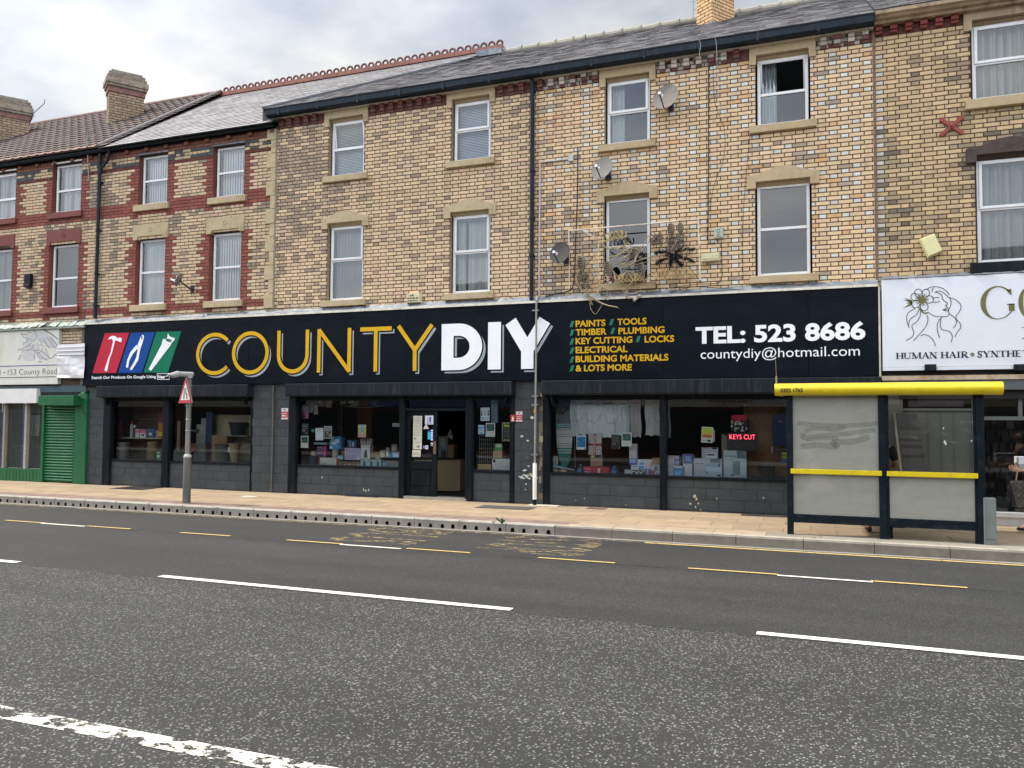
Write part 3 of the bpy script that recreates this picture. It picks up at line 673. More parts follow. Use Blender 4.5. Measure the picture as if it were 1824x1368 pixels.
# ---------------------------------------------------------------- house A: red dressings, brown tiles
def col_ab(ops, z_bands, lo_z):
    def f(x, z, hdr, i, r):
        if z > 8.07: return var((.20, .085, .06), r, .15)
        if 7.83 < z < 8.07:
            return var(BLUE, r) if r.random() < .45 else var(mixc(CREAM, (.45, .36, .24), .4), r)
        if 7.73 < z < 7.83: return var((.12, .035, .03), r, .2)
        for a, b_ in z_bands:
            if a < z < b_: return var(RED, r, .16)
        for a, b_, c_, d_ in ops:
            if c_-.28 < z < d_+.02 and z < 7.75:
                if min(abs(x-a), abs(x-b_)) < (.27 if i % 3 else .2) and not (a < x < b_): return var(RED, r, .16)
        q = nz(x, z, .9, 3)+.5*(nz(x, z, 3.1, 9)-.5)+r.uniform(-.22, .22)
        if q > .66: return var(mixc(GREYB, (.30, .24, .18), r.random()), r)
        return var(mixc((.62, .465, .31), (.52, .395, .265), r.random()), r, .10)
    return f
def house_ab(name, label, X0, X1, wins, redstone, roof_m):
    h = thing(name, ((X0+X1)/2, 0, ROADZ), label, 'house', 'terraced houses along the street')
    ops = [(a-.035, b_+.035, c_, d_+.02) for a, b_, c_, d_, *_ in wins]
    colf = col_ab(ops, [(6.60, 6.90), (4.19, 4.37)], 4.4)
    w = MB(); brick_wall(w, X0, X1, 3.9, 8.30, ops, colf, 'run', seed=len(name)); mortar_sheet(w, X0, X1, 2.3, 8.45, ops, .0095); reveals(w, ops, lambda *k: (.20, .06, .045))
    shell(w, X0, X1, 2.4, 8.5)
    w.build('wall', [M['brick'], M['mortar']], h)
    d = MB(); x = X0+.15                                     # little brick dentils under the gutter
    while x < X1-.1: d.box(x, x+.11, -.05, .0, 8.16, 8.24, 0, var((.22, .09, .065), rnd)); x += .62
    d.build('string_course', M['brick'], h)
    f = MB(); f.box(X0, X1, -.06, .02, 8.24, 8.36); f.build('fascia', M['black'], h)
    for a, b_, c_, d_, kw in wins:
        window(h, a, b_, c_, d_, **kw)
        m = M['redstone'] if redstone else M['stone']
        sill(h, a, b_, c_-.005, m, .15, .07)
        if d_ < 7: lintel_block(h, a, b_, d_+.05, m)
        else:
            t = MB(); t.box(a-.05, b_+.05, -.025, .02, d_+.02, d_+.05); t.build('lead_strip', M['lead'] if not redstone else M['upvc'], h)
    gutter(h, X0, X1, -.14, 8.305)
    return h
vb = dict(cover='vertical')
A = house_ab('brick_house', 'yellow brick house with red window surrounds and a brown tiled roof', -26, -16.74, [
    (-20.74, -19.79, 6.88, 8.14, dict(tr=.44, cover='net', tint='white', top='sash', tilt=-6)), (-18.41, -17.47, 6.88, 8.14, dict(tr=.47, cover='net', tint='white', top='none')),
    (-20.79, -19.84, 4.43, 6.08, dict(tr=.5, cover='net', tint='grey', top='none')), (-18.44, -17.49, 4.43, 6.05, dict(tr=.47, cover='none', top='none')),
    (-23.6, -22.65, 6.88, 8.14, dict(tr=.5)), (-23.6, -22.65, 4.43, 6.05, dict(tr=.5))], True, None)
B = house_ab('brick_house', 'narrow yellow brick house with stone quoins, red window surrounds and a red ridge crest', -16.74, -11.46, [
    (-15.50, -14.67, 6.83, 8.05, dict(tr=.5, tint='white', top='none')), (-13.23, -12.40, 6.80, 8.01, dict(tr=.5, tint='white', top='none')),
    (-15.53, -14.68, 4.37, 5.98, dict(tr=.5, top='none')), (-13.28, -12.44, 4.36, 5.96, dict(tr=.5, tint='white', top='none'))], False, None)
# brown interlocking tiles
def brown_tiles():
    b = MB(); r = random.Random(11); E = Vector((0, -.26, 8.32)); Rg = Vector((0, 4.0, 11.36)); L = (Rg-E).length; d = (Rg-E)/L; n_ = Vector((0, -d.z, d.y)); e = .30; w = .29
    n = int(L/e)+1
    for i in range(n):
        x = -26.0
        while x < -16.6:
            s0, s1 = i*e, min(i*e+e+.03, L); k = r.uniform(.8, 1.15)
            c = (.088*k, .062*k, .060*k) if i else (.22*k, .14*k, .12*k)
            for u0, u1, h0, h1 in ((0, .28, .0, .02), (.28, .5, .02, .0), (.5, .72, .0, .0), (.72, 1, .0, .0)):
                p = lambda u, s, h: E+d*s+n_*(h+.03*(1-(s-s0)/(s1-s0))+.012)+Vector((x+u*w, 0, 0))
                b.face([p(u0, s0, h0), p(u1, s0, h1), p(u1, s1, h1), p(u0, s1, h0)], 0, c)
                q = lambda u, h: E+d*s0+Vector((x+u*w, 0, 0))
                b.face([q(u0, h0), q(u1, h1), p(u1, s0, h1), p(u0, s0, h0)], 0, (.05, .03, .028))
            x += w
    back_slope(b, -26, -16.6, 8.3)
    b.v[-4:] = [(-26, 4, 11.36), (-16.6, 4, 11.36), (-16.6, 8.2, 8.3), (-26, 8.2, 8.3)]
    o = b.build('roof', M['tile'], A)
    t = MB(); x = -26
    while x < -16.6: t.tube([(x, 4, 11.34), (x+.44, 4, 11.34)], .10, 10, 0, var((.16, .10, .09), r)); x += .45
    t.build('ridge_tile', M['tile'], o)
    v = MB(); P = [E+Vector((-16.62, 0, .05)), Rg+Vector((-16.62, 0, .05))]; v.tube(P, .05, 8, 0, (.16, .15, .155)); v.build('verge', M['tile'], o)
    return o
roofA = brown_tiles()
dirty = lambda x, z, h, i, r: var(mixc((.33, .25, .165), GREYB, r.random()), r, .2)
ANG = math.radians(-35)
chimney(A, -18.74, 2.52, 9.7, 10.95, .25, .46, ANG, dirty); chimney(A, -23.47, 2.36, 9.6, 10.85, .25, .65, ANG, dirty)
# slate roof with red crest
def roofB():
    b = MB(); slates(b, lambda t: -16.6, lambda t: -11.42+t*3.6, (-.27, 8.30), (4.0, 11.24), .19, .28, slate_col, 8)
    back_slope(b, -16.6, -7.9); b.v[-4:] = [(-16.6, 4, 11.26), (-7.9, 4, 11.26), (-7.9, 8.2, 8.3), (-16.6, 8.2, 8.3)]
    o = b.build('roof', M['slate'], B)
    c = MB(); r = random.Random(2); x = -16.5; i = 0
    while x < -7.95:
        w = .45
        k = var((.22, .095, .075), r, .12)
        c.prism([(x, 11.22), (x+w-.008, 11.22), (x+w-.008, 11.33), (x, 11.33)], 3.90, 4.10, 0, k)
        for j in range(2):
            xc = x+w*(.25+.5*j)
            if r.random() < .05: continue
            c.tube([(xc+.078*math.cos(a), 4.0, 11.40+.078*math.sin(a)) for a in [math.radians(q) for q in range(-90, 271, 30)]], .030, 6, 0, var((.13, .055, .047), r, .2))
        x += w
    c.build('ridge_crest', M['tile'], o)
    return o
roofB()
q = MB(); z = 4.12; i = 0                                       # stone quoins up the corner
while z < 8.08:
    h = .335 if i % 2 == 0 else .31; wq = .235 if i % 2 == 0 else .12
    q.box(-11.46-wq-.02, -11.475, -.035, .05, z+.004, z+h-.004); z += h; i += 1
q.build('quoin', M['stone'], B, bevel=.008)
g = MB(); g.box(-11.475, -11.45, -.012, .02, 3.95, 8.3); g.build('corner_joint', mat('cement', (.27, .25, .21), .9, .2), B)
# ---------------------------------------------------------------- houses C and D: three storeys, shared slate roof
def col_c(x, z, hdr, i, r):
    q = nz(x, z, .55, 5)*.9+.25*(nz(x, z, 2.6, 2)-.5)+r.uniform(-.3, .3)+(.10 if hdr else 0)+(.10 if x < -9.5 else 0)-(.12 if z < 5.2 else 0)
    if q > .66: return var(mixc((.40, .305, .225), (.31, .24, .18), r.random()), r, .13)
    return var(mixc((.67, .495, .325), (.57, .43, .285), r.random()), r, .09)
def col_d(x, z, hdr, i, r):
    q = nz(x, z, .6, 15)+r.uniform(-.28, .28); wz = nz(x, z, .7, 21)
    if hdr and r.random() < (.16 if x < -4.3 else .44)*(.3+1.3*wz): return var((.62, .61, .57), r, .12)
    if q > .97 or (x < -4.1 and q > .74) or r.random() < .03: return var((.38, .30, .225), r, .15)
    if r.random() < .05: return var((.60, .38, .20), r, .1)
    return var(mixc((.71, .525, .335), (.65, .475, .30), r.random()), r, .08)
def house_cd(name, label, X0, X1, wins, colf, seed, red):
    h = thing(name, ((X0+X1)/2, 0, ROADZ), label, 'house', 'terraced houses along the street')
    ops = [(a-.03, b_+.03, c_, d_+.03) for a, b_, c_, d_, *_ in wins]
    w = MB(); brick_wall(w, X0, X1, 3.9, 8.22, ops, colf, 'flemish', seed=seed); mortar_sheet(w, X0, X1, 2.2, 8.62, ops, .0095)
    reveals(w, ops, lambda x, z, hd, i, r: var((.34, .25, .17), r)); shell(w, X0, X1, 2.3, 8.7)
    gaps = sorted((a-.135, b_+.135) for a, b_, c_, d_, *_ in wins if d_ > 7)
    iv = [(X0, X1)]
    for a, b_ in gaps: iv = sub_iv(iv, a, b_)
    r = random.Random(seed+4)
    def fcol(x, z, hd, i, rr):
        if red(x): return var((.155, .052, .045), rr, .2)
        return var((.44, .40, .34), rr, .2) if rr.random() < .84 else var((.17, .06, .05), rr, .2)
    for s, e in iv: brick_wall(w, s, e, 8.22, 8.50, [], fcol, 'run', st=.113, seed=seed+2)
    w.build('wall', [M['brick'], M['mortar']], h)
    for s, e in iv:
        x = s+.07
        while x+.11 < e-.02:
            k = MB(); zz = 8.22
            for n, (hh, out) in enumerate(((.05, .035), (.075, .065), (.075, .085), (.075, .085))):
                k.box(x+.002*n, x+.108-.002*n, -out, .0, zz+.004, zz+hh-.003, 0, fcol(x, zz, 1, 0, r) if n > (1 if red(x+.05) else 0) else var((.14, .07, .06), r)); zz += hh
            k.build('corbel', M['brick'], h); x += .226
    f = MB(); f.box(X0, X1, -.125, .0, 8.432, 8.55); f.build('fascia', M['fascia'], h)
    for a, b_, c_, d_, kw in wins:
        window(h, a, b_, c_, d_, **kw)
        sm = M['stone'] if colf is col_c else M['stone_pale']
        sill(h, a, b_, c_-.005, sm)
        (lintel_flat if d_ > 7 else lintel_peak)(h, a, b_, d_, sm)
    g = MB(); g.xprism([(-.13, 8.44), (-.25, 8.445), (-.285, 8.47), (-.29, 8.60), (-.28, 8.605), (-.27, 8.49), (-.13, 8.48)], X0-(.12 if X0 < -10 else 0), X1)
    x = X0+.2
    while x < X1: g.box(x, x+.05, -.297, -.20, 8.435, 8.607); x += 1.02
    g.build('gutter', M['gutter'], h)
    return h
Cx = [frame_x(592, 651, 265), frame_x(810, 875, 232), frame_x(589, 649, 467), frame_x(807, 874, 450)]
C = house_cd('brick_house', 'three storey weathered brick house with red corbels under its eaves', -11.45, -5.24, [
    (*Cx[0], *UP, dict(tr=.5, cover='venetian', tint='pale', tilt=-9)), (*Cx[1], 6.99, 8.25, dict(tr=.52, cover='venetian', tint='pale')),
    (*Cx[2], 4.22, 5.88, dict(tr=.54, tint='grey')), (*Cx[3], 4.23, 5.87, dict(tr=.52, tint='pale', gaps=(2,)))], col_c, 21, lambda x: True)
Dx = [frame_x(1082, 1158, 200), frame_x(1349, 1440, 160), frame_x(1080, 1158, 430), frame_x(1349, 1443, 410)]
D = house_cd('brick_house', 'three storey yellow brick house flecked with whitewashed headers, with satellite dishes', -5.24, .975, [
    (*Dx[0], 6.96, 8.22, dict(tr=.5, cover='half', tint='white')), (*Dx[1], 6.98, 8.23, dict(tr=.48, cover='half', tint='white', tilt=-20)),
    (*Dx[2], 4.25, 5.90, dict(tr=.44, cover='none', top='none')), (*Dx[3], 4.24, 5.90, dict(tr=.52, cover='none', top='none'))], col_d, 33, lambda x: x < -5.05 or -1.5 < x < -.9 or .8 < x)
def roofCD():
    b = MB(); e, g = (-.30, 8.605), RIDGE
    slates(b, lambda t: -11.62+t*3.7, lambda t: -5.24, e, g, .175, .26, slate_col, 12); o = b.build('roof', M['slate'], C)
    v = MB(); P0, P1 = Vector((-11.64, e[0], e[1]+.02)), Vector((-7.9, g[0], g[1]+.03)); v.tube([P0, P1], .05, 6)
    L = P1-P0
    v.face([P0, P1, P1-Vector((0, 0, .1)), P0-Vector((0, 0, .30))]); v.build('verge_flashing', mat('dark_lead', (.07, .075, .09), .6, .3), o)
    v = MB(); v.box(-11.60, -11.45, -.125, 0, 8.42, 8.552); v.build('eaves_end', M['fascia'], o)
    b = MB(); slates(b, lambda t: -5.24, lambda t: .98, e, g, .175, .26, slate_col, 13); back_slope(b, -8, 1); o2 = b.build('roof', M['slate'], D)
    for x0, x1, par in ((-7.9, -5.3, o), (-5.28, .98, o2)):
        t = MB(); r = random.Random(3); x = x0
        while x < x1-.1:
            w = min(.46, x1-x); cc = var((.27, .255, .22), r, .1)
            t.tube([(x, 4, g[1]+.015), (x+w-.04, 4, g[1]+.015)], .095, 10, 0, cc); t.tube([(x+w-.05, 4, g[1]+.02), (x+w, 4, g[1]+.02)], .12, 10, 0, cc); x += w
        t.build('ridge_tile', M['tile'], par)
    l = MB(); l.box(-8.15, -7.45, 3.7, 3.98, g[1]-.12, g[1]+.04); l.build('ridge_flashing', M['lead'], o)
    return o2
roofD = roofCD()
bright = lambda x, z, h, i, r: var((.56, .37, .20), r, .08)
chimney(D, -2.04, 3.03, 10.2, 12.4, .225, .37, ANG, bright)
for X, zz in ((-9.9, 8.83), (-8.3, 8.84), (-7.15, 8.84), (-5.9, 8.84), (-4.3, 8.84), (-3.35, 8.84), (-1.9, 8.84), (-.62, 8.85), (-.25, 8.85)):   # moss and droppings on the gutter lip
    pass
# downpipes
zt = 8.36; x0 = W(180, 400).x
pipe(B, [(x0+.34, -.13, 8.36), (x0+.34, -.13, 8.16), (x0+.28, -.11, 8.02), (x0+.06, -.09, 7.86), (x0+.01, -.08, 7.7)], .034)
pipe(A, [(x0-.01, -.08, 8.36), (x0-.01, -.08, 4.08)], .042, collars=[(x0-.01, -.08, z) for z in (7.5, 6.3, 5.2, 4.4)])
x0 = W(949.5, 400).x
pipe(D, [(x0, -.11, 8.50), (x0, -.10, 8.1), (x0, -.075, 7.9), (x0, -.075, 4.02)], .042, collars=[(x0, -.075, z) for z in (8.2, 6.6, 5.65, 4.9)])
# ---------------------------------------------------------------- house E: sooty brick, stone cornice
def col_e(x, z, hdr, i, r):
    q = nz(x, z, .8, 31)+.3*(nz(x, z, 3.5, 8)-.5)+r.uniform(-.22, .22)+(.12 if z > 7.4 else 0)+(.1 if 2.0 < x < 2.5 else 0)
    if x < 1.12 and i % 2 == 0 and z < 8.1: return var((.55, .53, .48), r, .1)
    if q > .74: return var((.16, .13, .10), r, .2)
    if q > .58: return var((.36, .275, .18), r, .14)
    return var((.55, .405, .235), r, .1)
Ex = [(W(1731, 106, .1).x, W(1731, 106, .1).x+.92), (W(1740, 374, .1).x, W(1740, 374, .1).x+.94)]
def house_e():
    X0, X1 = .975, 6.5
    h = thing('brick_house', ((X0+X1)/2, 0, ROADZ), 'sooty yellow brick house with a streaked stone cornice and a red cross shaped wall plate', 'house', 'terraced houses along the street')
    wins = [(*Ex[0], 6.99, 8.28, dict(tr=.49, cover='net', tint='grey')), (*Ex[1], 4.26, 6.0, dict(tr=.52, cover='curtain', tint='grey')), (5.0, 5.92, 6.99, 8.28, dict(tr=.5)), (5.0, 5.92, 4.26, 6.0, dict(tr=.5))]
    ops = [(a-.03, b_+.03, c_, d_+.03) for a, b_, c_, d_, *_ in wins]
    w = MB(); brick_wall(w, X0+.02, X1, 3.85, 8.33, ops, col_e, 'flemish', seed=55, Y=.02); mortar_sheet(w, X0, X1, 2.2, 8.62, ops, .0295)
    rc = lambda x, z, hd, i, r: var((.14, .045, .038), r, .2)
    brick_wall(w, X0+.02, Ex[0][0]-.16, 8.33, 8.60, [], rc, 'run', st=.113, seed=8, Y=.02); reveals(w, ops, lambda *k: (.2, .15, .1)); shell(w, X0, X1, 2.3, 8.7)
    w.build('wall', [M['brick'], M['mortar']], h)
    s = MB(); s.box(X0-.02, X0+.022, -.006, .03, 4.0, 8.45); s.build('corner_joint', mat('brown_joint', (.17, .105, .08), .9, .3, 9), h)
    x = X0+.03
    while x < Ex[0][0]-.25:
        k = MB(); zz = 8.33
        for n, (hh, out) in enumerate(((.05, .04), (.075, .07), (.075, .09), (.075, .09))):
            k.box(x, x+.11, -out, .02, zz+.004, zz+hh-.003, 0, var((.21, .06, .05), rnd, .2)); zz += hh
        k.build('corbel', M['brick'], h); x += .232
    c = MB(); c.xprism([(0, 8.47), (-.14, 8.47), (-.15, 8.51), (-.22, 8.52), (-.25, 8.55), (-.30, 8.57), (-.30, 8.63), (0, 8.65)], X0+.01, X1); c.build('cornice', M['stone_dirty'], h)
    for a, b_, c_, d_, kw in wins:
        window(h, a, b_, c_, d_, **kw)
        if d_ > 7: lintel_flat(h, a, b_, d_, M['stone_dirty'], top=.30); sill(h, a, b_, c_-.005, M['stone_pale'], .16)
        else: lintel_peak(h, a, b_, d_, M['stone_dark']); sill(h, a, b_, c_-.005, M['black'], .17)
    b = MB(); slates(b, lambda t: .98, lambda t: 6.6, (-.30, 8.645), RIDGE, .18, .27, slate_col, 17); back_slope(b, .98, 6.6); b.build('roof', M['slate'], h)
    return h
E_ = house_e()
# ---------------------------------------------------------------- things fixed to the walls
def dish(px, py, wpx, hpx, az, el, face, label, Y=-.30, stem=None, flip=1, rust=False):
    """offset satellite dish: bowl, feed arm with its receiver, wall bracket"""
    c = W(px, py, Y); a = W(px-wpx/2, py, Y).x; R = (W(px+wpx/2, py, Y).x-a)/2*1.06
    root = thing('satellite_dish', (c.x, 0, c.z-R), label, 'dish', 'satellite dishes on the house fronts')
    n = Vector((math.sin(az)*math.cos(el), -math.cos(az)*math.cos(el), math.sin(el))); u = Vector((0, 0, 1)).cross(n).normalized(); v = n.cross(u)
    b = MB(); K, S = 26, 7
    P = lambda rr, w, off: c+u*(R*rr*math.cos(w))+v*(R*1.06*rr*math.sin(w))+n*(off+.16*R*rr*rr-.16*R)
    for side, off in ((0, 0), (1, -.008)):
        for i in range(S):
            for k in range(K):
                w0, w1 = 2*math.pi*k/K, 2*math.pi*(k+1)/K; r0, r1 = i/S, (i+1)/S
                q = [P(r0, w0, off), P(r1, w0, off), P(r1, w1, off), P(r0, w1, off)]
                b.face(q if i else q[1:] if False else [q[0], q[1], q[2]], 0) if not i else b.face(q, 0)
    for k in range(K):
        w0, w1 = 2*math.pi*k/K, 2*math.pi*(k+1)/K; b.face([P(1, w0, 0), P(1, w1, 0), P(1, w1, -.008), P(1, w0, -.008)])
    b.build('bowl', face, root, smooth=True)
    foot = c-v*R*.98-n*.02; lnb = c+n*R*.95-v*R*.42
    a_ = MB(); a_.tube([foot, foot+(lnb-foot)*.5-v*.01, lnb-v*.03], .012, 6); a_.build('feed_arm', M['cable'], root)
    l = MB(); l.tube([lnb+n*.02, lnb-n*.07], .026, 10); l.tube([lnb-n*.07, lnb-n*.085], .034, 10); l.build('receiver', M['upvc'] if not rust else M['cable'], root)
    wall = stem or Vector((c.x+.05, 0, c.z-R*.35)); br = MB()
    br.tube([c-n*.19*R, c-n*.4*R+Vector((0, .03, -.05)), Vector((wall.x, -.09, wall.z)), wall], .018, 8); br.box(wall.x-.055, wall.x+.055, -.012, .0, wall.z-.09, wall.z+.09)
    br.build('wall_bracket', M['cable'], root)
    return root
rusty = mat('rust_stained_dish', (.15, .14, .13), .8, .2, 9, dirt=(.13, .065, .035), dscale=4.0, damt=.85)
plain = mat('pale_grey_dish', (.15, .145, .14), .8, .12, 9, dirt=(.13, .09, .06), dscale=6, damt=.55); darkd = mat('dark_mesh_dish', (.035, .031, .029), .8, .3, 60, dirt=(.06, .05, .043), dscale=9, damt=.5)
dish(1185, 172, 46, 42, -.22, .30, rusty, 'rust stained satellite dish beside the upper window with a half drawn curtain')
dish(1072, 299, 38, 34, -.22, .30, plain, 'pale grey satellite dish just above a stone window head')
dish(997, 450, 36, 36, -.20, .28, darkd, 'dark brown satellite dish beside the tangled rope lights')
dish(318, 498, 18, 27, -1.15, .40, mat('grey_mesh_dish', (.20, .20, .20), .6, .2, 50), 'small grey satellite dish on an arm between two red framed windows', Y=-.36, stem=Vector((W(343, 515).x, 0, W(343, 515).z)))
def alarm(poly, Y, m, label, name='alarm_box', lines=(), dep=.09, extra=None):
    xs, zs = zip(*[(W(x, y, 0).x, W(x, y, 0).z) for x, y in poly]); n = len(poly); cx = sum(xs)/n; cz = sum(zs)/n
    root = thing(name, (cx, 0, min(zs)), label, 'alarm box')
    b = MB(); k = .86; o = [(x, 0.0, z) for x, z in zip(xs, zs)]; f = [(cx+(x-cx)*k, -dep, cz+(z-cz)*k) for x, z in zip(xs, zs)]
    b.face(f, 0)
    for i in range(n): j = (i+1) % n; b.face([o[i], o[j], f[j], f[i]], 0)
    b.build('casing', m, root, bevel=.008)
    if lines:
        t = MB(); x0 = min(v[0] for v in f); x1 = max(v[0] for v in f); z0 = min(v[2] for v in f); z1 = max(v[2] for v in f)
        for txt, u0, u1, vz, hz, cc in lines: (scribble if txt == '#' else write)(t, txt, x0+(x1-x0)*u0, x0+(x1-x0)*u1, z0+(z1-z0)*vz, (z1-z0)*hz, -dep-.003, 0, cc, .02)
        t.build('lettering', M['print_'], root)
    return root
cream_pl = mat('yellowed_plastic', (.60, .56, .36), .5, .08, 6, dirt=(.4, .36, .22), dscale=7, damt=.4)
K_ = (.02, .03, .03)
alarm([(726, 541), (752, 540), (752, 521), (726, 524)], 0, cream_pl, 'cream alarm box with three lines of dark lettering on the ledge above the shop sign',
      lines=[('#', .25, .6, .66, .2, K_), ('#', .06, .94, .38, .2, K_), ('#', .06, .94, .1, .2, K_)])
alarm([(1272, 427), (1289, 425), (1289, 405), (1272, 407)], 0, mat('grey_green_plastic', (.36, .40, .35), .5, .08), 'small grey green box with a drop shaped emblem on the yellow brick wall', name='junction_box',
      lines=[('G', .28, .72, .48, .4, (.16, .2, .19)), ('GC', .36, .64, .22, .13, K_), ('#', .2, .8, .1, .06, K_)], dep=.08)
alarm([(1249, 468), (1283, 465), (1283, 449), (1249, 452)], 0, cream_pl, 'wide cream alarm box mounted beside the rusty light frame',
      lines=[('#', .6, .95, .5, .12, (.35, .34, .22)), ('#', .08, .95, .15, .15, (.3, .29, .19))], dep=.08)
alarm([(1652, 461), (1680, 449), (1664, 416), (1636, 427)], 0, mat('pale_yellow_plastic', (.66, .62, .34), .5, .06), 'blank pale yellow alarm box hanging crooked on sooty brick', dep=.10)
# red cross shaped wall plate
c = W(1695, 225); b = MB()
for s in (1, -1):
    d = Vector((.165*1, 0, .14*s)); p = Vector((-.14*s, 0, .165)).normalized()*.028
    b.prism([((c-d+p).x, (c-d+p).z), ((c-d-p).x, (c-d-p).z), ((c+d-p).x, (c+d-p).z), ((c+d+p).x, (c+d+p).z)][::1], -.035 if s > 0 else -.028, .03)
b.tube([(c.x, -.02, c.z), (c.x, -.075, c.z)], .022, 8)
tag(b.build('wall_plate', mat('red_oxide_paint', (.26, .05, .045), .7, .15)), 'red cross shaped iron tie plate on sooty brick', 'tie plate')
# dark lantern box on the left house, camera, aerials, cables
c = R4(48, 489, 59, 513, 0); b = MB(); b.box(c[0], c[1], -.09, 0, c[2]+.07, c[3]); b.xprism([(-.12, c[2]+.02), (-.02, c[2]), (-.02, c[2]+.09), (-.10, c[2]+.10)], c[0]+.01, c[1]-.01)
tag(b.build('wall_lamp', M['black'], bevel=.01), 'small black box lamp on brick between two red framed windows', 'lamp')
def cctv():
    c = W(1140, 530, -.12); root = thing('security_camera', (c.x, 0, c.z-.08), 'grey tube shaped security camera on the ledge above the shop sign', 'camera')
    b = MB(); p0, p1 = W(1129, 535, -.24), W(1140, 526, -.12); b.tube([p0, p1], .032, 12); b.build('body', mat('silver_paint', (.42, .42, .42), .4, .05, metal=.4), root)
    b = MB(); b.tube([p1, c+Vector((.02, .06, -.06)), Vector((c.x+.03, 0, c.z-.08))], .016, 8); b.build('bracket', M['cable'], root)
cctv()
def aerial(p0, pts, label, elems=()):
    b = MB(); b.tube(pts, .014, 6)
    for a, c_ in elems: b.tube([a, c_], .006, 5)
    return tag(b.build('aerial', M['metal']), label, 'aerial')
p = W(158, 318, -.05); q = W(155, 246, -.12)
el = [(q+Vector((.06+.055*i, 0, .02+.012*i)), q+Vector((.06+.055*i, -.15, .06+.012*i))) for i in range(7)]
aerial(0, [p+Vector((.06, .05, -.05)), p, q, q+Vector((0, 0, .05))], 'old television aerial on a pole fixed beside the gutter', el + [(q, q+Vector((.5, 0, .1)))] + [(q+Vector((-.04, -.12, dz)), q+Vector((-.04, .12, dz))) for dz in (-.15, -.08, 0, .08)])
p = W(60, 208, 2.7); aerial(0, [p-Vector((.1, 0, .0)), p, p+Vector((0, 0, .12)), W(79, 184, 2.7), W(80, 177, 2.7)], 'bent bare aerial pole clamped to the chimney with a mossy top')
p = W(254, 172, 2.8); aerial(0, [p-Vector((.12, 0, 0)), p+Vector((.06, 0, 0)), p+Vector((.06, 0, -.06)), p+Vector((.06, 0, .2))], 'short aerial stub clamped to the middle chimney')
p = W(1234, 33, 3.6); aerial(0, [p, W(1235, -20, 3.6)], 'thin dark aerial mast standing at the ridge beside the bright chimney', [(W(1228, 4, 3.6), W(1240, 2, 3.6)), (W(1229, 22, 3.6), W(1246, 12, 3.6))])
def cable(pts, label, r=.007, Y=-.012, m=None):
    P = [W(x, y, Y) for x, y in pts]; P = smooth_path(P, 5); b = MB(); b.tube(P, r, 5); return tag(b.build('cable', m or M['cable']), label, 'cable')
cable([(1029, 263), (1029, 300), (1028, 360), (1026, 410), (1025, 430), (1024, 480), (1020, 510), (1010, 519), (985, 524), (960, 533)], 'black cable dropping past the dark dish and curling along the ledge', .011)
cable([(1262, 96), (1262, 200), (1262, 300), (1261, 400), (1261, 428), (1265, 434), (1274, 432)], 'black cable running straight down the brick into the grey green box', .009)
cable([(1270, 100), (1273, 180), (1290, 230), (1289, 280), (1272, 330), (1264, 375)], 'thin loose cable sagging beside the long straight one', .004)
cable([(1336, 240), (1330, 300), (1324, 380), (1323, 470), (1325, 500), (1330, 508)], 'thin cable hanging between the box and the dark window', .004)
cable([(1285, 430), (1286, 470), (1286, 490), (1278, 504), (1240, 506), (1200, 512)], 'black cable looping from the grey green box down to the ledge', .005)
cable([(324, 512), (324, 530), (318, 548), (306, 566)], 'short cable hanging from the small dish', .004, -.03)
cable([(305, 566), (330, 560), (420, 555), (480, 551), (560, 549), (700, 551)], 'cable lying along the ledge over the gold lettering', .006, -.08)
cable([(1178, 528), (1210, 516), (1240, 511), (1290, 514), (1345, 517), (1420, 514)], 'black cable lying on the lead ledge beside the camera', .006, -.07)
cable([(885, 515), (900, 526), (930, 536), (948, 537)], 'short cable trailing down to the ledge beside the black pipe', .004, -.03)
cable([(1245, 72), (1248, 80), (1246, 95), (1247, 104)], 'loose grey wire hanging over the gutter above the corbels', .005, -.31, M['metal'])
cable([(1274, 67), (1276, 80), (1277, 100), (1278, 150), (1284, 200)], 'grey wire draped over the gutter and down the brick', .005, -.30, M['metal'])
# thin grey conduit with an elbow on the wall and down across the sign
x = W(962, 400, -.03)
b = MB(); b.tube([W(1018, 283, -.03), W(990, 286, -.03), W(963, 289, -.03), W(962, 293, -.03), W(961, 400, -.03), W(960.5, 528, -.03)], .016, 8); b.box(W(1014, 283, 0).x, W(1022, 283, 0).x, -.06, 0, W(1018, 288, 0).z, W(1018, 277, 0).z)
tag(b.build('conduit', mat('pale_grey_conduit', (.45, .45, .42), .5, .12)), 'pale grey conduit with an elbow running down the brick beside the black downpipe', 'conduit')

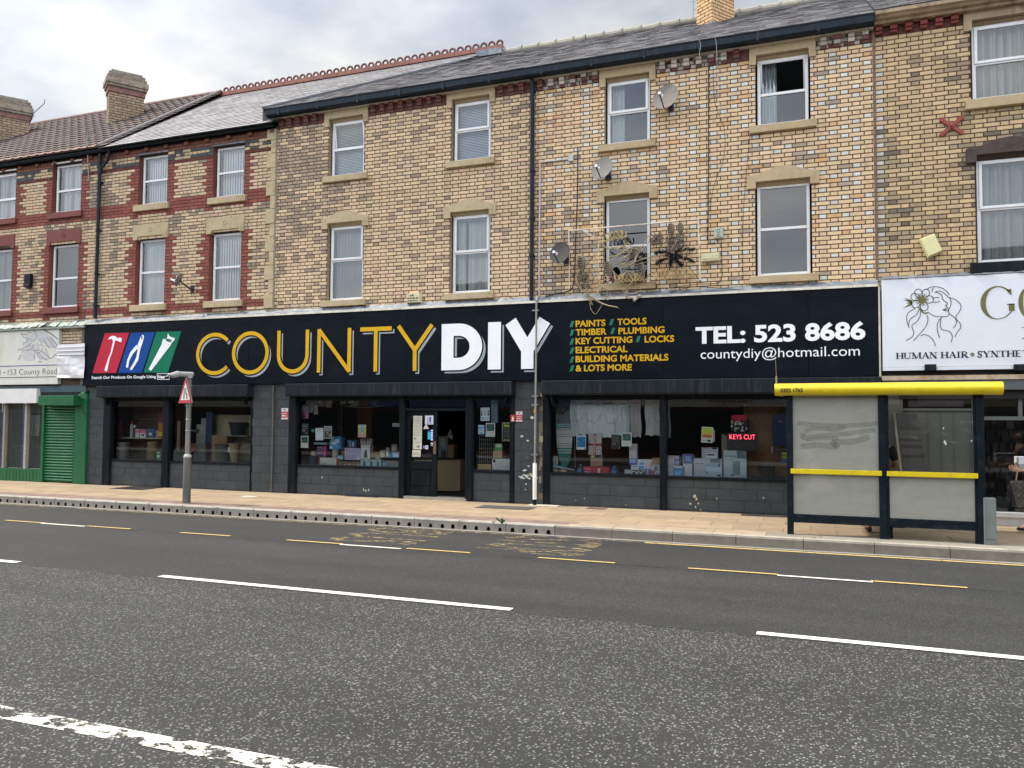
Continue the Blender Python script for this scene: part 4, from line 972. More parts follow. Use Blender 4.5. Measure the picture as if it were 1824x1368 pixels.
# ---------------------------------------------------------------- tangled rope lights on a rusty frame
def rope_lights():
    Y = -.20; r = random.Random(4)
    root = thing('light_display', (W(1130, 500).x, 0, W(1130, 505).z), 'tangle of old rope lights hung on a rusty white frame across the window', 'light display')
    f = MB(); rr = .012; q = lambda x, y, yy=Y: W(x, y, yy)
    f.tube([q(1013, 411, 0), q(1013, 411), q(1080, 405), q(1150, 399), q(1244, 390)], rr, 8)
    f.tube([q(1244, 390, 0), q(1244, 390), q(1246, 440), q(1247, 499), q(1247, 499, 0)], rr, 8); f.tube([q(1013, 411), q(1014, 460), q(1014, 515)], .010, 6)
    f.tube([q(1066, 424), q(1066, 470), q(1067, 500)], .008, 6); f.tube([q(1035, 409), q(1062, 424)], .008, 6)
    f.build('frame', M['rust'], root)
    def loop(name, pts, rad, mm, jit=1.5, closed=False):
        P = smooth_path([q(x+r.uniform(-jit, jit), y+r.uniform(-jit, jit), Y+r.uniform(-.06, .05)) for x, y in pts], 5)
        b = MB(); b.tube(P, rad, 6); return b.build(name, mm, root)
    ropes = [[(1058, 412), (1062, 430), (1056, 455), (1060, 480), (1045, 510), (1050, 540)], [(1108, 440), (1118, 433), (1123, 450), (1104, 463), (1112, 470), (1122, 456), (1110, 440), (1100, 444)],
             [(1155, 418), (1148, 432), (1136, 452), (1125, 470), (1108, 478)], [(1085, 460), (1104, 450), (1120, 444), (1135, 440)], [(1092, 470), (1120, 468), (1150, 462), (1185, 452)],
             [(1040, 470), (1028, 490), (1030, 510), (1050, 525), (1076, 540), (1102, 545)], [(1024, 470), (1030, 455), (1045, 460), (1050, 485), (1060, 500), (1075, 510), (1084, 520), (1078, 532)],
             [(1120, 480), (1135, 490), (1126, 500), (1112, 520), (1120, 530), (1140, 527)], [(1200, 440), (1196, 455), (1204, 470), (1198, 480)], [(1228, 440), (1216, 444), (1212, 455), (1218, 468), (1214, 482)],
             [(1036, 480), (1052, 508), (1068, 520), (1078, 505)], [(1105, 410), (1112, 430), (1108, 450)], [(1075, 495), (1090, 480), (1100, 500), (1115, 486), (1130, 502), (1145, 488)], [(1070, 432), (1080, 440), (1100, 438), (1130, 442), (1140, 436)]]
    for p in ropes: loop('rope', p, .0105, M['rope'], 2.5); loop('rope', [(x+3, y+3) for x, y in p], .006, M['rope'], 3)
    for (x0, x1, y0, y1, n) in ((1075, 1112, 424, 416, 5), (1160, 1238, 492, 486, 10), (1098, 1150, 497, 492, 7)):   # writing bent from rope
        pts = []
        for i in range(n*8):
            u = i/(n*8-1); pts.append((x0+(x1-x0)*u-5*math.sin(i*math.pi/4), y0+(y1-y0)*u-7*math.cos(i*math.pi/4)))
        P = [q(x, y, Y+.02*math.sin(i)) for i, (x, y) in enumerate(pts)]; b = MB(); b.tube(P, .0125, 6); b.build('rope_writing', mat('yellowed_rope', (.36, .26, .11), .8, .3, 30), root)
    tw = mat('grey_netting', (.17, .14, .11), .9, .4, 40, bump=.6, bscale=90)
    for cx, cy, rx, ry in ((1195, 408, 6, 11), (1212, 406, 5, 10), (1036, 470, 6, 14), (1143, 480, 6, 12), (1083, 478, 7, 13)):
        b = MB()
        for k in range(9):
            a = k/9*math.pi
            P = [q(cx+rx*math.cos(t*.35)*math.cos(a*.6), cy+ry*math.sin(t*.35), Y-.04*math.sin(a)*math.cos(t*.35)) for t in range(19)]; b.tube(P, .009, 5)
        for k in range(6):
            yy = cy+ry*(-.8+.32*k); w = rx*math.sqrt(max(.05, 1-(.8-.32*k)**2)); b.tube([q(cx-w, yy), q(cx, yy, Y-.05), q(cx+w, yy)], .008, 5)
        b.build('netted_shape', tw, root)
    for x0, x1, y0, y1 in ((1190, 1202, 420, 448), (1206, 1218, 416, 447), (1118, 1140, 441, 460), (1162, 1180, 418, 436), (1030, 1048, 485, 512)):
        b = MB()
        for i in range(130):
            p0 = (r.uniform(x0, x1), r.uniform(y0, y1)); p1 = (p0[0]+r.uniform(-7, 7), p0[1]+r.uniform(-5, 5)); b.tube([q(*p0, Y+r.uniform(-.05, .05)), q(*p1, Y+r.uniform(-.05, .05))], .008, 4)
        b.build('tangled_bundle', tw, root)
    gr = mat('dark_tinsel', (.012, .024, .020), .7, .4, 40); 
    for pts in ([(1198, 454), (1180, 449), (1168, 451)], [(1196, 456), (1180, 462), (1170, 471)], [(1198, 458), (1195, 466), (1194, 473)], [(1202, 458), (1208, 466), (1215, 473)], [(1204, 455), (1220, 460), (1234, 466)], [(1204, 450), (1218, 444), (1236, 445)]):
        b = MB(); P = smooth_path([q(x, y) for x, y in pts], 6)
        for i in range(300):
            c_ = P[r.randrange(len(P))]; d = Vector((r.gauss(0, 1), r.gauss(0, 1), r.gauss(0, 1))).normalized()*r.uniform(.04, .075); s = Vector((r.gauss(0, 1), r.gauss(0, 1), r.gauss(0, 1))).normalized()*.012
            b.face([c_-s, c_+s, c_+d])
        b.build('tinsel_frond', gr, root)
    b = MB()
    for i in range(26):
        p0 = q(r.uniform(1090, 1150), r.uniform(496, 508), -.05); b.tube(smooth_path([p0, p0+Vector((r.uniform(-.15, .15), -.05, r.uniform(-.03, .08))), p0+Vector((r.uniform(-.25, .25), 0, r.uniform(-.06, .02)))], 4), .011, 5, 0, r.choice([(.30, .10, .08), (.06, .03, .03), (.42, .2, .15), (.12, .1, .08)]))
    b.build('fallen_ribbon', M['matte'], root)
    for pts in ([(1108, 515), (1120, 522), (1135, 521), (1142, 516)], [(1050, 540), (1052, 552), (1060, 559), (1066, 552), (1074, 540)]): loop('rope', pts, .007, M['rope'], 1)
rope_lights()
# ================================================================ the hardware shop: sign, shopfront
def big_sign():
    root = thing('shop_sign', (-8, 0, 2.42), 'long black shop sign reading COUNTYDIY in gold and white with three tool panels', 'sign')
    x0, x1, z0, z1, YS = -17.06, .985, 2.42, 3.955, -.10
    b = MB(); xs = [x0, W(443, 620, YS).x, W(724, 620, YS).x, W(950, 620, YS).x, W(1180, 620, YS).x, W(1440, 620, YS).x, x1]
    for a, c in zip(xs, xs[1:]): b.box(a+.003, c-.003, YS+rnd.uniform(0, .003), .0, z0, z1-.16); b.box(a+.0015, c-.0015, YS+.001, .0, z1-.157, z1)
    b.build('board', M['signblack'], root)
    t = MB(); t.xprism([(-.125, z1), (.0, z1+.015), (.0, z1+.03), (-.13, z1+.022), (-.135, z1-.02), (-.128, z1-.02)], x0-.01, x1); t.box(x1, x1+.028, -.12, .0, z0-.02, z1-.02, 0)
    t.build('edge_trim', mat('chipped_cream_trim', (.55, .52, .45), .6, .2, 8, dirt=(.2, .19, .16), dscale=5, damt=.6), root)
    l = MB(); n = 160; r = random.Random(9); L = (x1-x0)/n
    top = [4.075+r.uniform(-.014, .016) for _ in range(n+1)]
    for i in range(n): l.face([(x0+i*L, -.10+r.uniform(-.006, .006), z1+.025), (x0+i*L+L, -.10+r.uniform(-.006, .006), z1+.025), (x0+i*L+L, -.004, top[i+1]), (x0+i*L, -.004, top[i])])
    l.build('lead_flashing', M['lead'], root)
    zb = W(520, 664.5, YS).z; zt = W(520, 588.3, YS).z; H = zt-zb
    # gold and white letters, each with its black keyline and grey drop shadow
    def letter(name, strokes, w, m, x, wd):
        b = MB(); X = lambda u: x+u*wd; S = lambda p: [(X(u), zb+v*H) for u, v in p]
        for off, extra, mi, y in (((.062, -.062), 0, 2, YS-.004), ((0, 0), .062, 1, YS-.006), ((0, 0), 0, 0, YS-.008)):
            for si, (p, cl) in enumerate(strokes):
                q = S(p)
                if extra and not cl:                      # keyline runs past the ends as well
                    a, c_ = Vector(q[0]), Vector(q[1]); q[0] = tuple(a+(a-c_).normalized()*extra*.5); a, c_ = Vector(q[-1]), Vector(q[-2]); q[-1] = tuple(a+(a-c_).normalized()*extra*.5)
                stroke(b, [(px+off[0], pz+off[1]) for px, pz in q], w+extra, y-si*.0005, mi, closed=cl)
        return b.build('letter', [m, M['signblack'], M['grey']], root)
    def px(a, b_, y=626): return W(a, y, YS).x, W(b_, y, YS).x-W(a, y, YS).x
    w = .088; k = lambda wd: w/2/wd; hk = w/2/H
    x, wd = px(350, 406.5); a = wd/.86/2; ec = [((a+(a-w/2)*math.cos(t))/wd, .5+(.515-hk)*math.sin(t)) for t in [math.radians(42+ (318-42)*i/40) for i in range(41)]]
    letter('C', [(ec, False)], w, M['gold'], x, wd)
    x, wd = px(413.8, 479); letter('O', [([(.5+(.5-k(wd))*math.cos(t), .5+(.515-hk)*math.sin(t)) for t in [2*math.pi*i/48 for i in range(48)]], True)], w, M['gold'], x, wd)
    x, wd = px(493.8, 550.4); e = k(wd); letter('U', [([(e, 1), (e, .42)] + [(.5-(.5-e)*math.cos(t), .42-(.43-hk)*math.sin(t)) for t in [math.pi*i/20 for i in range(1, 20)]] + [(1-e, .42), (1-e, 1)], False)], w, M['gold'], x, wd)
    x, wd = px(565.3, 625.5); e = k(wd); letter('N', [([(e, 0), (e, 1)], False), ([(1-e, 0), (1-e, 1)], False), ([(e*.9, .985), (1-e*.9, .015)], False)], w, M['gold'], x, wd)
    x, wd = px(641.5, 697.5); letter('T', [([(0, 1-hk), (1, 1-hk)], False), ([(.5, 0), (.5, 1-hk)], False)], w, M['gold'], x, wd)
    x, wd = px(705.4, 773.5); letter('Y', [([(.06, 1), (.5, .46), (.94, 1)], False), ([(.5, 0), (.5, .47)], False)], w, M['gold'], x, wd)
    x, wd = px(786.7, 859); w2 = px(786.7, 808)[1]
    # white D, I, Y
    def solid(polys, x, wd, holes=False):
        b = MB()
        for off, gr, mi, y in (((.075, -.062), 0, 2, YS-.004), ((0, 0), .03, 1, YS-.006), ((0, 0), 0, 0, YS-.008)):
            for p in polys:
                n = len(p); 
                for i in range(n-1 if holes else 0):
                    (ax, az), (bx, bz) = p[i][0], p[i][1]; (cx, cz), (dx, dz) = p[i+1][0], p[i+1][1]
                    def sh(u, v, s): return (x+u*wd+off[0]+s[0]*gr, y, zb+v*H+off[1]+s[1]*gr)
                    so, si = p[i][2], p[i+1][2]
                    b.face([sh(ax, az, so), sh(bx, bz, (-so[0], -so[1])), sh(dx, dz, (-si[0], -si[1])), sh(cx, cz, si)], mi)
        return b.build('letter', [M['white'], M['signblack'], M['grey']], root)
    iw, ih = w2/wd, w2/H*.93
    ring = []
    for i in range(25):
        t = math.radians(90-180*i/24); s_ = (math.cos(t), math.sin(t))
        ring.append(((.42+.58*math.cos(t), .5+.5*math.sin(t)), (.42+(.58-iw)*math.cos(t)*.98, .5+(.5-ih)*math.sin(t)), s_))
    ring = [((0, 1), (iw, 1-ih), (-.9, 1))] + ring + [((0, 0), (iw, ih), (-.9, -1)), ((0, 1), (iw, 1-ih), (-.9, 1))]
    solid([ring], x, wd, True)
    x, wd = px(869.4, 892.3); letter('I', [([(.5, 0), (.5, 1)], False)], wd, M['white'], x, wd)
    x, wd = px(899.6, 982); w3 = px(930.5, 953)[1]; letter('Y', [([(.12, 1), (.49, .40), (.86, 1)], False), ([(.49, 0), (.49, .52)], False)], w3*.98, M['white'], x, wd)
    # three tool panels
    def P(x, y): q = W(x, y, YS); return (q.x, q.z)
    def panel(pts, c, name='tool_panel'):
        b = MB(); b.face([(x, YS-.004, z) for x, z in [P(*p) for p in pts]], 0, c); return b.build(name, mat('tool_panel_vinyl', c, .5, .05, 3, spec=.15), root)
    zf = lambda x, y: (150+x/5.211, 570+y/5.211)
    red = panel([zf(77, 494), zf(297, 491), zf(419, 117), zf(193, 123)], (.46, .022, .05)); blue = panel([zf(314, 491), zf(537, 489), zf(659, 112), zf(432, 119)], (.004, .055, .27)); grn = panel([zf(552, 489), zf(778, 487), zf(903, 104), zf(670, 110)], (.003, .155, .085))
    def icon(polys, par, holes=()):
        b = MB()
        for ip, p in enumerate(polys): b.face([(x, YS-.008-.0005*ip, z) for x, z in [P(*zf(*q)) for q in p]], 0, (.80, .82, .85))
        for p, c in holes: b.face([(x, YS-.011, z) for x, z in [P(*zf(*q)) for q in p]], 0, c)
        return b.build('tool_icon', M['print_'], par)
    icon([[(192, 465), (203, 478), (216, 472), (240, 355), (262, 300), (256, 288), (248, 300), (225, 355), (196, 445)], [(248, 300), (262, 302), (290, 190), (272, 187)], [(222, 183), (240, 158), (262, 147), (286, 148), (300, 158), (318, 172), (330, 160), (353, 173), (346, 208), (325, 200), (300, 190), (288, 195), (268, 192), (262, 178), (244, 176)]], red)
    icon([[(390, 436), (400, 446), (411, 438), (420, 380), (450, 320), (497, 265), (490, 245), (470, 250), (430, 300), (402, 370)], [(426, 455), (436, 467), (449, 460), (505, 370), (517, 300), (526, 262), (520, 245), (498, 250), (497, 280), (487, 340), (468, 385)],
          [(474, 255), (480, 238), (498, 232), (522, 168), (540, 138), (555, 141), (556, 165), (540, 225), (526, 262), (500, 268)]], blue, [([(533, 150), (541, 146), (545, 175), (533, 178)], (.004, .04, .2)), ([(500, 241), (507, 241), (507, 249), (500, 249)], (.004, .055, .27))])
    icon([[(600, 458), (622, 472), (640, 450), (800, 240), (722, 225)], [(718, 232), (734, 175), (757, 180), (758, 172), (772, 168), (780, 122), (794, 150), (808, 158), (844, 168), (838, 190), (820, 206), (800, 242), (780, 236), (760, 243), (740, 234)]], grn, [([(757, 184), (766, 172), (790, 176), (815, 186), (812, 203), (795, 205), (768, 197)], (.003, .12, .07))] + [([(x, y), (x+6, y), (x+6, y+6), (x, y+6)], (.3, .33, .35)) for x, y in ((732, 218), (755, 214), (778, 224))])
    def line(txt, a, b_, m, bold, name='lettering', capr='H', h=None, sl=0.0):
        (xa, ya), (xb, yb) = a, b_; p, q = W(xa, ya, YS), W(xb, yb, YS); mb = MB()
        write(mb, txt, p.x, q.x, (p.z+q.z)/2, h, YS-.006, 0, (1, 1, 1), bold, sl, capr); return mb.build(name, m, root)
    zz = lambda x, y0, y1: W(x, y0, YS).z-W(x, y1, YS).z
    line('Search Our Products On Google Using', zf(70, 542), zf(667, 543), M['white'], .022, h=zz(220, 668.8, 673.8))
    line('Near', zf(684, 541), zf(755, 541), M['white'], .04, h=zz(290, 668, 673.8)); line('st', zf(760, 525), zf(784, 525), M['white'], .02, h=.035)
    b = MB(); pts = [P(*zf(*q)) for q in ((679, 498), (791, 496), (791, 551), (679, 552))]; stroke(b, pts, .012, YS-.005, closed=True); b.build('lettering_frame', M['white'], root)
    ze = lambda x, y: (1000+x/3.1448, 530+y/3.1448); g = M['gold']
    rows = [('PAINTS', 80, 247, 164, 158), ('TIMBER', 80, 254, 212, 206), ('KEY CUTTING', 80, 398, 261, 252), ('ELECTRICAL', 80, 371, 311, 305), ('BUILDING MATERIALS', 80, 600, 361, 352), ('& LOTS MORE', 80, 395, 411, 409), ('TOOLS', 313, 477, 154, 148), ('PLUMBING', 320, 578, 204, 197), ('LOCKS', 466, 632, 251, 247)]
    hrow = zz(1050, 570.5, 581.5)
    for txt, a, c_, ya, yb in rows: line(txt, ze(a, ya), ze(c_, yb), g, .03, h=hrow)
    gm = mat('green_vinyl', (.003, .155, .085), .35, .05, 3)
    for a, yb in ((46, 166), (46, 214), (46, 264), (46, 315), (46, 365), (46, 414), (267, 155), (274, 205), (416, 251)):
        b = MB(); p = W(*ze(a, yb), YS); b.face([(p.x, YS-.006, p.z), (p.x+.058, YS-.006, p.z), (p.x+.098, YS-.006, p.z+hrow*.98), (p.x+.04, YS-.006, p.z+hrow*.98)]); b.build('bullet_mark', gm, root)
    line('TEL: 523 8686', ze(752, 256), ze(1704, 230), M['white'], .036, h=zz(1385, 579, 608.5)); line('countydiy@hotmail.com', ze(780, 342), ze(1672, 326), M['white'], -.002, h=zz(1385, 616, 633), capr='d')
big_sign()
def cblock(mb, X0, X1, Z0, Z1, Y=0.0, ops=(), ch=.205, st=.44, seed=4, shade=1.0):
    """large painted blocks with shallow joints"""
    def f(x, z, hdr, i, r): k = r.uniform(.92, 1.08)*shade; return (.031*k, .040*k, .046*k)
    brick_wall(mb, X0, X1, Z0, Z1, list(ops), f, 'stretch', Y=Y, ch=ch, st=st, hd=.22, j=.007, seed=seed, d=.006, phase=.1)
    mb.face([(X0, Y+.006, Z0), (X1, Y+.006, Z0), (X1, Y+.006, Z1), (X0, Y+.006, Z1)], 0, (.030, .033, .035))
    for x in (X0, X1): mb.face([(x, Y+.004, Z0), (x, Y+.25, Z0), (x, Y+.25, Z1), (x, Y+.004, Z1)], 0, (.05, .056, .06))
    mb.face([(X0, Y+.004, Z1), (X1, Y+.004, Z1), (X1, Y+.25, Z1), (X0, Y+.25, Z1)], 0, (.05, .056, .06))
YG = .10                                                          # plane of the shop glass
SX = lambda px, Y=0.0, py=770: W(px, py, Y).x
def shopfront():
    root = thing('shopfront', (-8, 0, -.02), 'black shopfront with grey painted blockwork, three long shutter boxes and a half open door', 'shopfront')
    top = 2.43
    for a, c_, s in ((157, 184, 1), (449, 514, 2), (917, 968, 3), (1500, 1566, 4)):
        b = MB(); cblock(b, SX(a), SX(c_), -.03, top, 0, seed=s); b.build('pier', M['greyblock'], root)
    p3 = MB(); r = random.Random(6)                                 # flaked paint and the ragged edge of the damaged pier
    for cx_, cy_, s in ((948, 744, 6), (930, 777, 5), (940, 785, 5), (936, 848, 9), (931, 851, 7), (948, 846, 8), (935, 838, 5), (942, 830, 4), (937, 862, 3), (936, 872, 2.5), (938, 815, 2), (951, 826, 3), (926, 849, 3), (943, 852, 5), (956, 851, 4)):
        c = W(cx_, cy_, 0); n = 9; rr = s/95
        p3.face([(c.x+rr*.9*math.cos(6.283*i/n)*r.uniform(.35, 1.1), -.0085, c.z+rr*.62*math.sin(6.283*i/n)*r.uniform(.3, 1.1)) for i in range(n)], 0, r.choice([(.5, .5, .5), (.42, .36, .26), (.55, .55, .54)]))
    z = .05
    while z < 2.1:
        h = r.uniform(.05, .2); x = SX(963); p3.box(x+r.uniform(-.035, .0), x+r.uniform(.015, .05), -.012, .0, z, z+h, 0, var(r.choice([(.16, .12, .08), (.09, .085, .08), (.05, .05, .05), (.25, .2, .13)]), r, .3)); z += h
    p3.build('flaked_paint', M['matte'], root)
    for pts in ([(1237, 884, 5), (1241, 889, 4), (1230, 897, 4), (1244, 897, 3), (1239, 903, 3), (1248, 908, 2.5)], [(648, 872, 4), (652, 874, 4), (657, 873, 4)], [(1277, 888, 2.5), (1360, 887, 3), (1026, 891, 2), (1041, 888, 2), (1115, 899, 2), (574, 850, 3)]):
        for cx_, cy_, s in pts:
            c = W(cx_, cy_, .06); b = MB(); rr = s/95
            b.face([(c.x+rr*.6*math.cos(6.283*i/8)*r.uniform(.4, 1.1), .0485, c.z+rr*.8*math.sin(6.283*i/8)*r.uniform(.4, 1.1)) for i in range(8)], 0, (.48, .43, .33)); b.build('paint_chip', M['matte'], root)
    rz = {}
    for a, c_, pt, ph in ((186, 289, 822, .57), (301, 449, 826, .57), (519, 711, 832, .575), (834, 909, 837, .575), (975, 1176, 848, .575), (1186, 1500, 858, .565)):
        b = MB(); cblock(b, SX(a, .055), SX(c_, .055), -.03, ph, .055, seed=a, shade=1.08); b.build('stall_riser', M['greyblock'], root)
        s = MB(); s.box(SX(a, .05), SX(c_, .05), .02, .20, ph, ph+.05); s.build('window_sill', M['black'], root, bevel=.006)
        rz[a] = ph+.05
    # black posts and heads
    posts = [(183, 197, -.03), (289, 301, -.03), (446, 450, -.03), (514, 528, -.03), (711, 721, -.03), (829, 842, 0), (908, 917, -.03), (967, 978, -.03), (1175, 1187, -.03)]
    for a, c_, zb_ in posts:
        b = MB(); b.box(SX(a, 0), SX(c_, 0), .0, .16, zb_, top); b.box(SX(a, 0)+.02, SX(c_, 0)-.02, -.012, .0, zb_, top); b.build('post', M['black'], root, bevel=.006)
    for a, c_ in ((197, 446), (528, 908), (978, 1500)):
        b = MB(); b.box(SX(a), SX(c_), .03, .16, 2.03, top); b.build('head_beam', M['black'], root)
    for a, c_ in ((172, 441), (508.5, 912), (964.5, 1569)):
        x0, x1 = SX(a, -.2, 695), SX(c_, -.2, 695); b = MB(); r_ = random.Random(a); n = max(2, int((x1-x0)/1.5)); L = (x1-x0)/n
        for i in range(n): b.xprism([(.0, 2.40), (-.20, 2.40), (-.205, 2.385), (-.205, 2.15), (-.185, 2.12), (.0, 2.12)], x0+i*L+.001, x0+i*L+L-.001)
        b.build('shutter_box', mat('shutter_black', (.009, .013, .018), .5, .25, 3, spec=.15, dirt=(.05, .055, .06), dscale=3.5, damt=.5, stretch=(6, 1, .5)), root)
        for s, xx in ((1, x0), (-1, x1)):
            k = MB(); k.prism([(xx, 2.12), (xx+s*.07, 2.12), (xx+s*.16, 2.06), (xx+s*.17, 1.95), (xx+s*.19, 1.95), (xx+s*.19, 2.13), (xx, 2.13)] if s > 0 else [(xx, 2.12), (xx, 2.13), (xx-.19, 2.13), (xx-.19, 1.95), (xx-.17, 1.95), (xx-.16, 2.06), (xx-.07, 2.12)], -.10, .03); k.build('shutter_guide', M['black'], root)
    for a, c_, zb_ in ((193, 291, .62), (300, 447, .62), (527, 712, .62), (841, 909, .62), (977, 1176, .62), (1186, 1500, .61)):
        b = MB(); b.face([(SX(a, YG), YG, zb_-.02), (SX(c_, YG), YG, zb_-.02), (SX(c_, YG), YG, 2.08), (SX(a, YG), YG, 2.08)]); b.build('window_pane', M['shopglass'], root)
    # door set: transom, leaf standing ajar, jambs
    b = MB(); b.box(SX(721), SX(832), .03, .12, 1.81, 1.87); b.box(SX(828), SX(833), .02, .14, 0, 2.05); b.build('door_frame', M['black'], root)
    b = MB(); b.face([(SX(721), .09, 1.87), (SX(829), .09, 1.87), (SX(829), .09, 2.06), (SX(721), .09, 2.06)]); b.build('transom_pane', M['shopglass'], root)
    dx0, dx1 = SX(724, .1), SX(779, .1); d = MB(); y0, y1 = .09, .135; zs = [.04, .12, .62, .72, .90]; st_ = .10
    d.box(dx0, dx0+st_, y0, y1, .04, 1.81); d.box(dx1-st_-.02, dx1, y0, y1, .04, 1.81)
    d.box(dx0+st_, dx1-st_-.02, y0+.001, y1, .04, .22); d.box(dx0+st_, dx1-st_-.02, y0+.001, y1, .60, .76); d.box(dx0+st_, dx1-st_-.02, y0+.001, y1, 1.64, 1.81)
    d.box(dx0+st_, dx1-st_-.02, y0+.025, y1-.005, .22, .60); d.box(dx0+st_+.04, dx1-st_-.06, y0+.008, y0+.03, .26, .56)
    dl = d.build('door', M['black'], root, bevel=.004)
    b = MB(); b.face([(dx0+st_, y0+.02, .76), (dx1-st_-.02, y0+.02, .76), (dx1-st_-.02, y0+.02, 1.64), (dx0+st_, y0+.02, 1.64)]); b.build('door_pane', M['shopglass'], dl)
    b = MB(); x = SX(775, .09); b.box(x-.03, x+.025, y0-.008, y0, .92, 1.18); b.build('push_plate', mat('brown_plate', (.16, .10, .06), .5, .2), dl)
    b = MB(); b.box(SX(721), SX(832), -.02, .3, -.04, .035); b.build('doorstep', mat('worn_step', (.30, .27, .22), .8, .2), root)
    # dark inside of the shop
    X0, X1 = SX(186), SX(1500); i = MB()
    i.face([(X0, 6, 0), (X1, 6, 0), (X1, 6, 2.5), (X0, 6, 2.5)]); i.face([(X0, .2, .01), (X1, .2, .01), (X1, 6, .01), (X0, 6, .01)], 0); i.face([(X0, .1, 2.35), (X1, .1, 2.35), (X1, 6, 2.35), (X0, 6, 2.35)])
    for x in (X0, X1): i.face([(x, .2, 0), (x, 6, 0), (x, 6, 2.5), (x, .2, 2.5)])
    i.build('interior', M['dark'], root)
    w = MB()                                                       # window backs: slatted boards and display shelves
    xa, xb = SX(193, .9), SX(291, .9); zz = .62
    while zz < 2.1: w.box(xa, xb+.1, .88, .9, zz, zz+.078, 0, var((.10, .065, .048), rnd, .15)); zz += .085
    xa, xb = SX(380, .95), SX(446, .95); w.box(xa, xb+.2, .93, .95, .62, 1.72, 0, (.33, .29, .2))
    xa, xb = SX(1325, .75), SX(1500, .75); w.box(xa, xb, .74, .76, .62, 1.95, 0, (.20, .125, .06)); 
    for q in range(26): w.box(xa+.01, xb, .735, .74, .64+q*.05, .645+q*.05, 0, (.12, .07, .035))
    w.build('display_backboard', M['matte'], root)
    for a, c_ in ((193, 291), (300, 447), (527, 712), (841, 909), (977, 1176), (1186, 1500)):
        s = MB(); s.box(SX(a), SX(c_), .2, .95, .56, .60); s.build('display_shelf', mat('dusty_shelf', (.12, .11, .10), .8, .2), root)
    pc = MB(); pc.tube([W(487, 686, -.03), W(486, 760, -.03), W(483, 876, -.03)], .018, 8); pc.build('pipe', mat('brown_grey_pipe', (.10, .085, .07), .6, .25, 8), root)
    return root
SF = shopfront()
# black and white pole clipped to the pier, with its cable over the sign
def pole():
    p = W(952.5, 870, -.17); root = thing('cable_pole', (p.x, -.17, -.02), 'slim grey pole with a white sleeve and black foot fixed to the damaged pier', 'pole')
    at = lambda y: Vector((p.x+(y < 600)*.0, -.17, W(953, y, -.17).z))
    b = MB(); b.tube([Vector((p.x, -.17, .80)), Vector((p.x+.01, -.17, 2.5)), Vector((p.x+.015, -.17, 3.99)), Vector((p.x+.0, -.10, 4.05))], .020, 10); b.build('rod', mat('dull_grey_rod', (.24, .235, .22), .5, .2), root)
    b = MB(); b.lathe([(.040, .10), (.040, .78), (.03, .80)], p.x, -.17, 14); b.build('sleeve', mat('white_sleeve', (.72, .71, .66), .5, .08), root, smooth=True)
    b = MB(); b.lathe([(.036, -.025), (.036, .10)], p.x, -.17, 14); b.build('foot', M['black'], root, smooth=True)
    b = MB()
    for z in (3.78, 2.10, 1.93, .96): b.box(p.x-.07, p.x+.06, -.185, -.0, z-.012, z+.012)
    b.build('clip', M['metal'], root)
    b = MB(); b.box(p.x-.02, p.x+.02, -.195, -.17, 1.78, 1.84); b.build('orange_tag', mat('orange_tag', (.55, .22, .03), .6), root)
    b = MB(); b.lathe([(.19, -.019), (.19, -.010)], p.x+.1, -.25, 20); 
    root2 = b
pole()
b = MB(); q = W(965, 900.5, -.1); b.box(q.x-.25, q.x+.35, -.26, -.02, -.018, -.008); struct(b.build('cement_patch', mat('fresh_cement', (.58, .52, .4), .9, .1)))

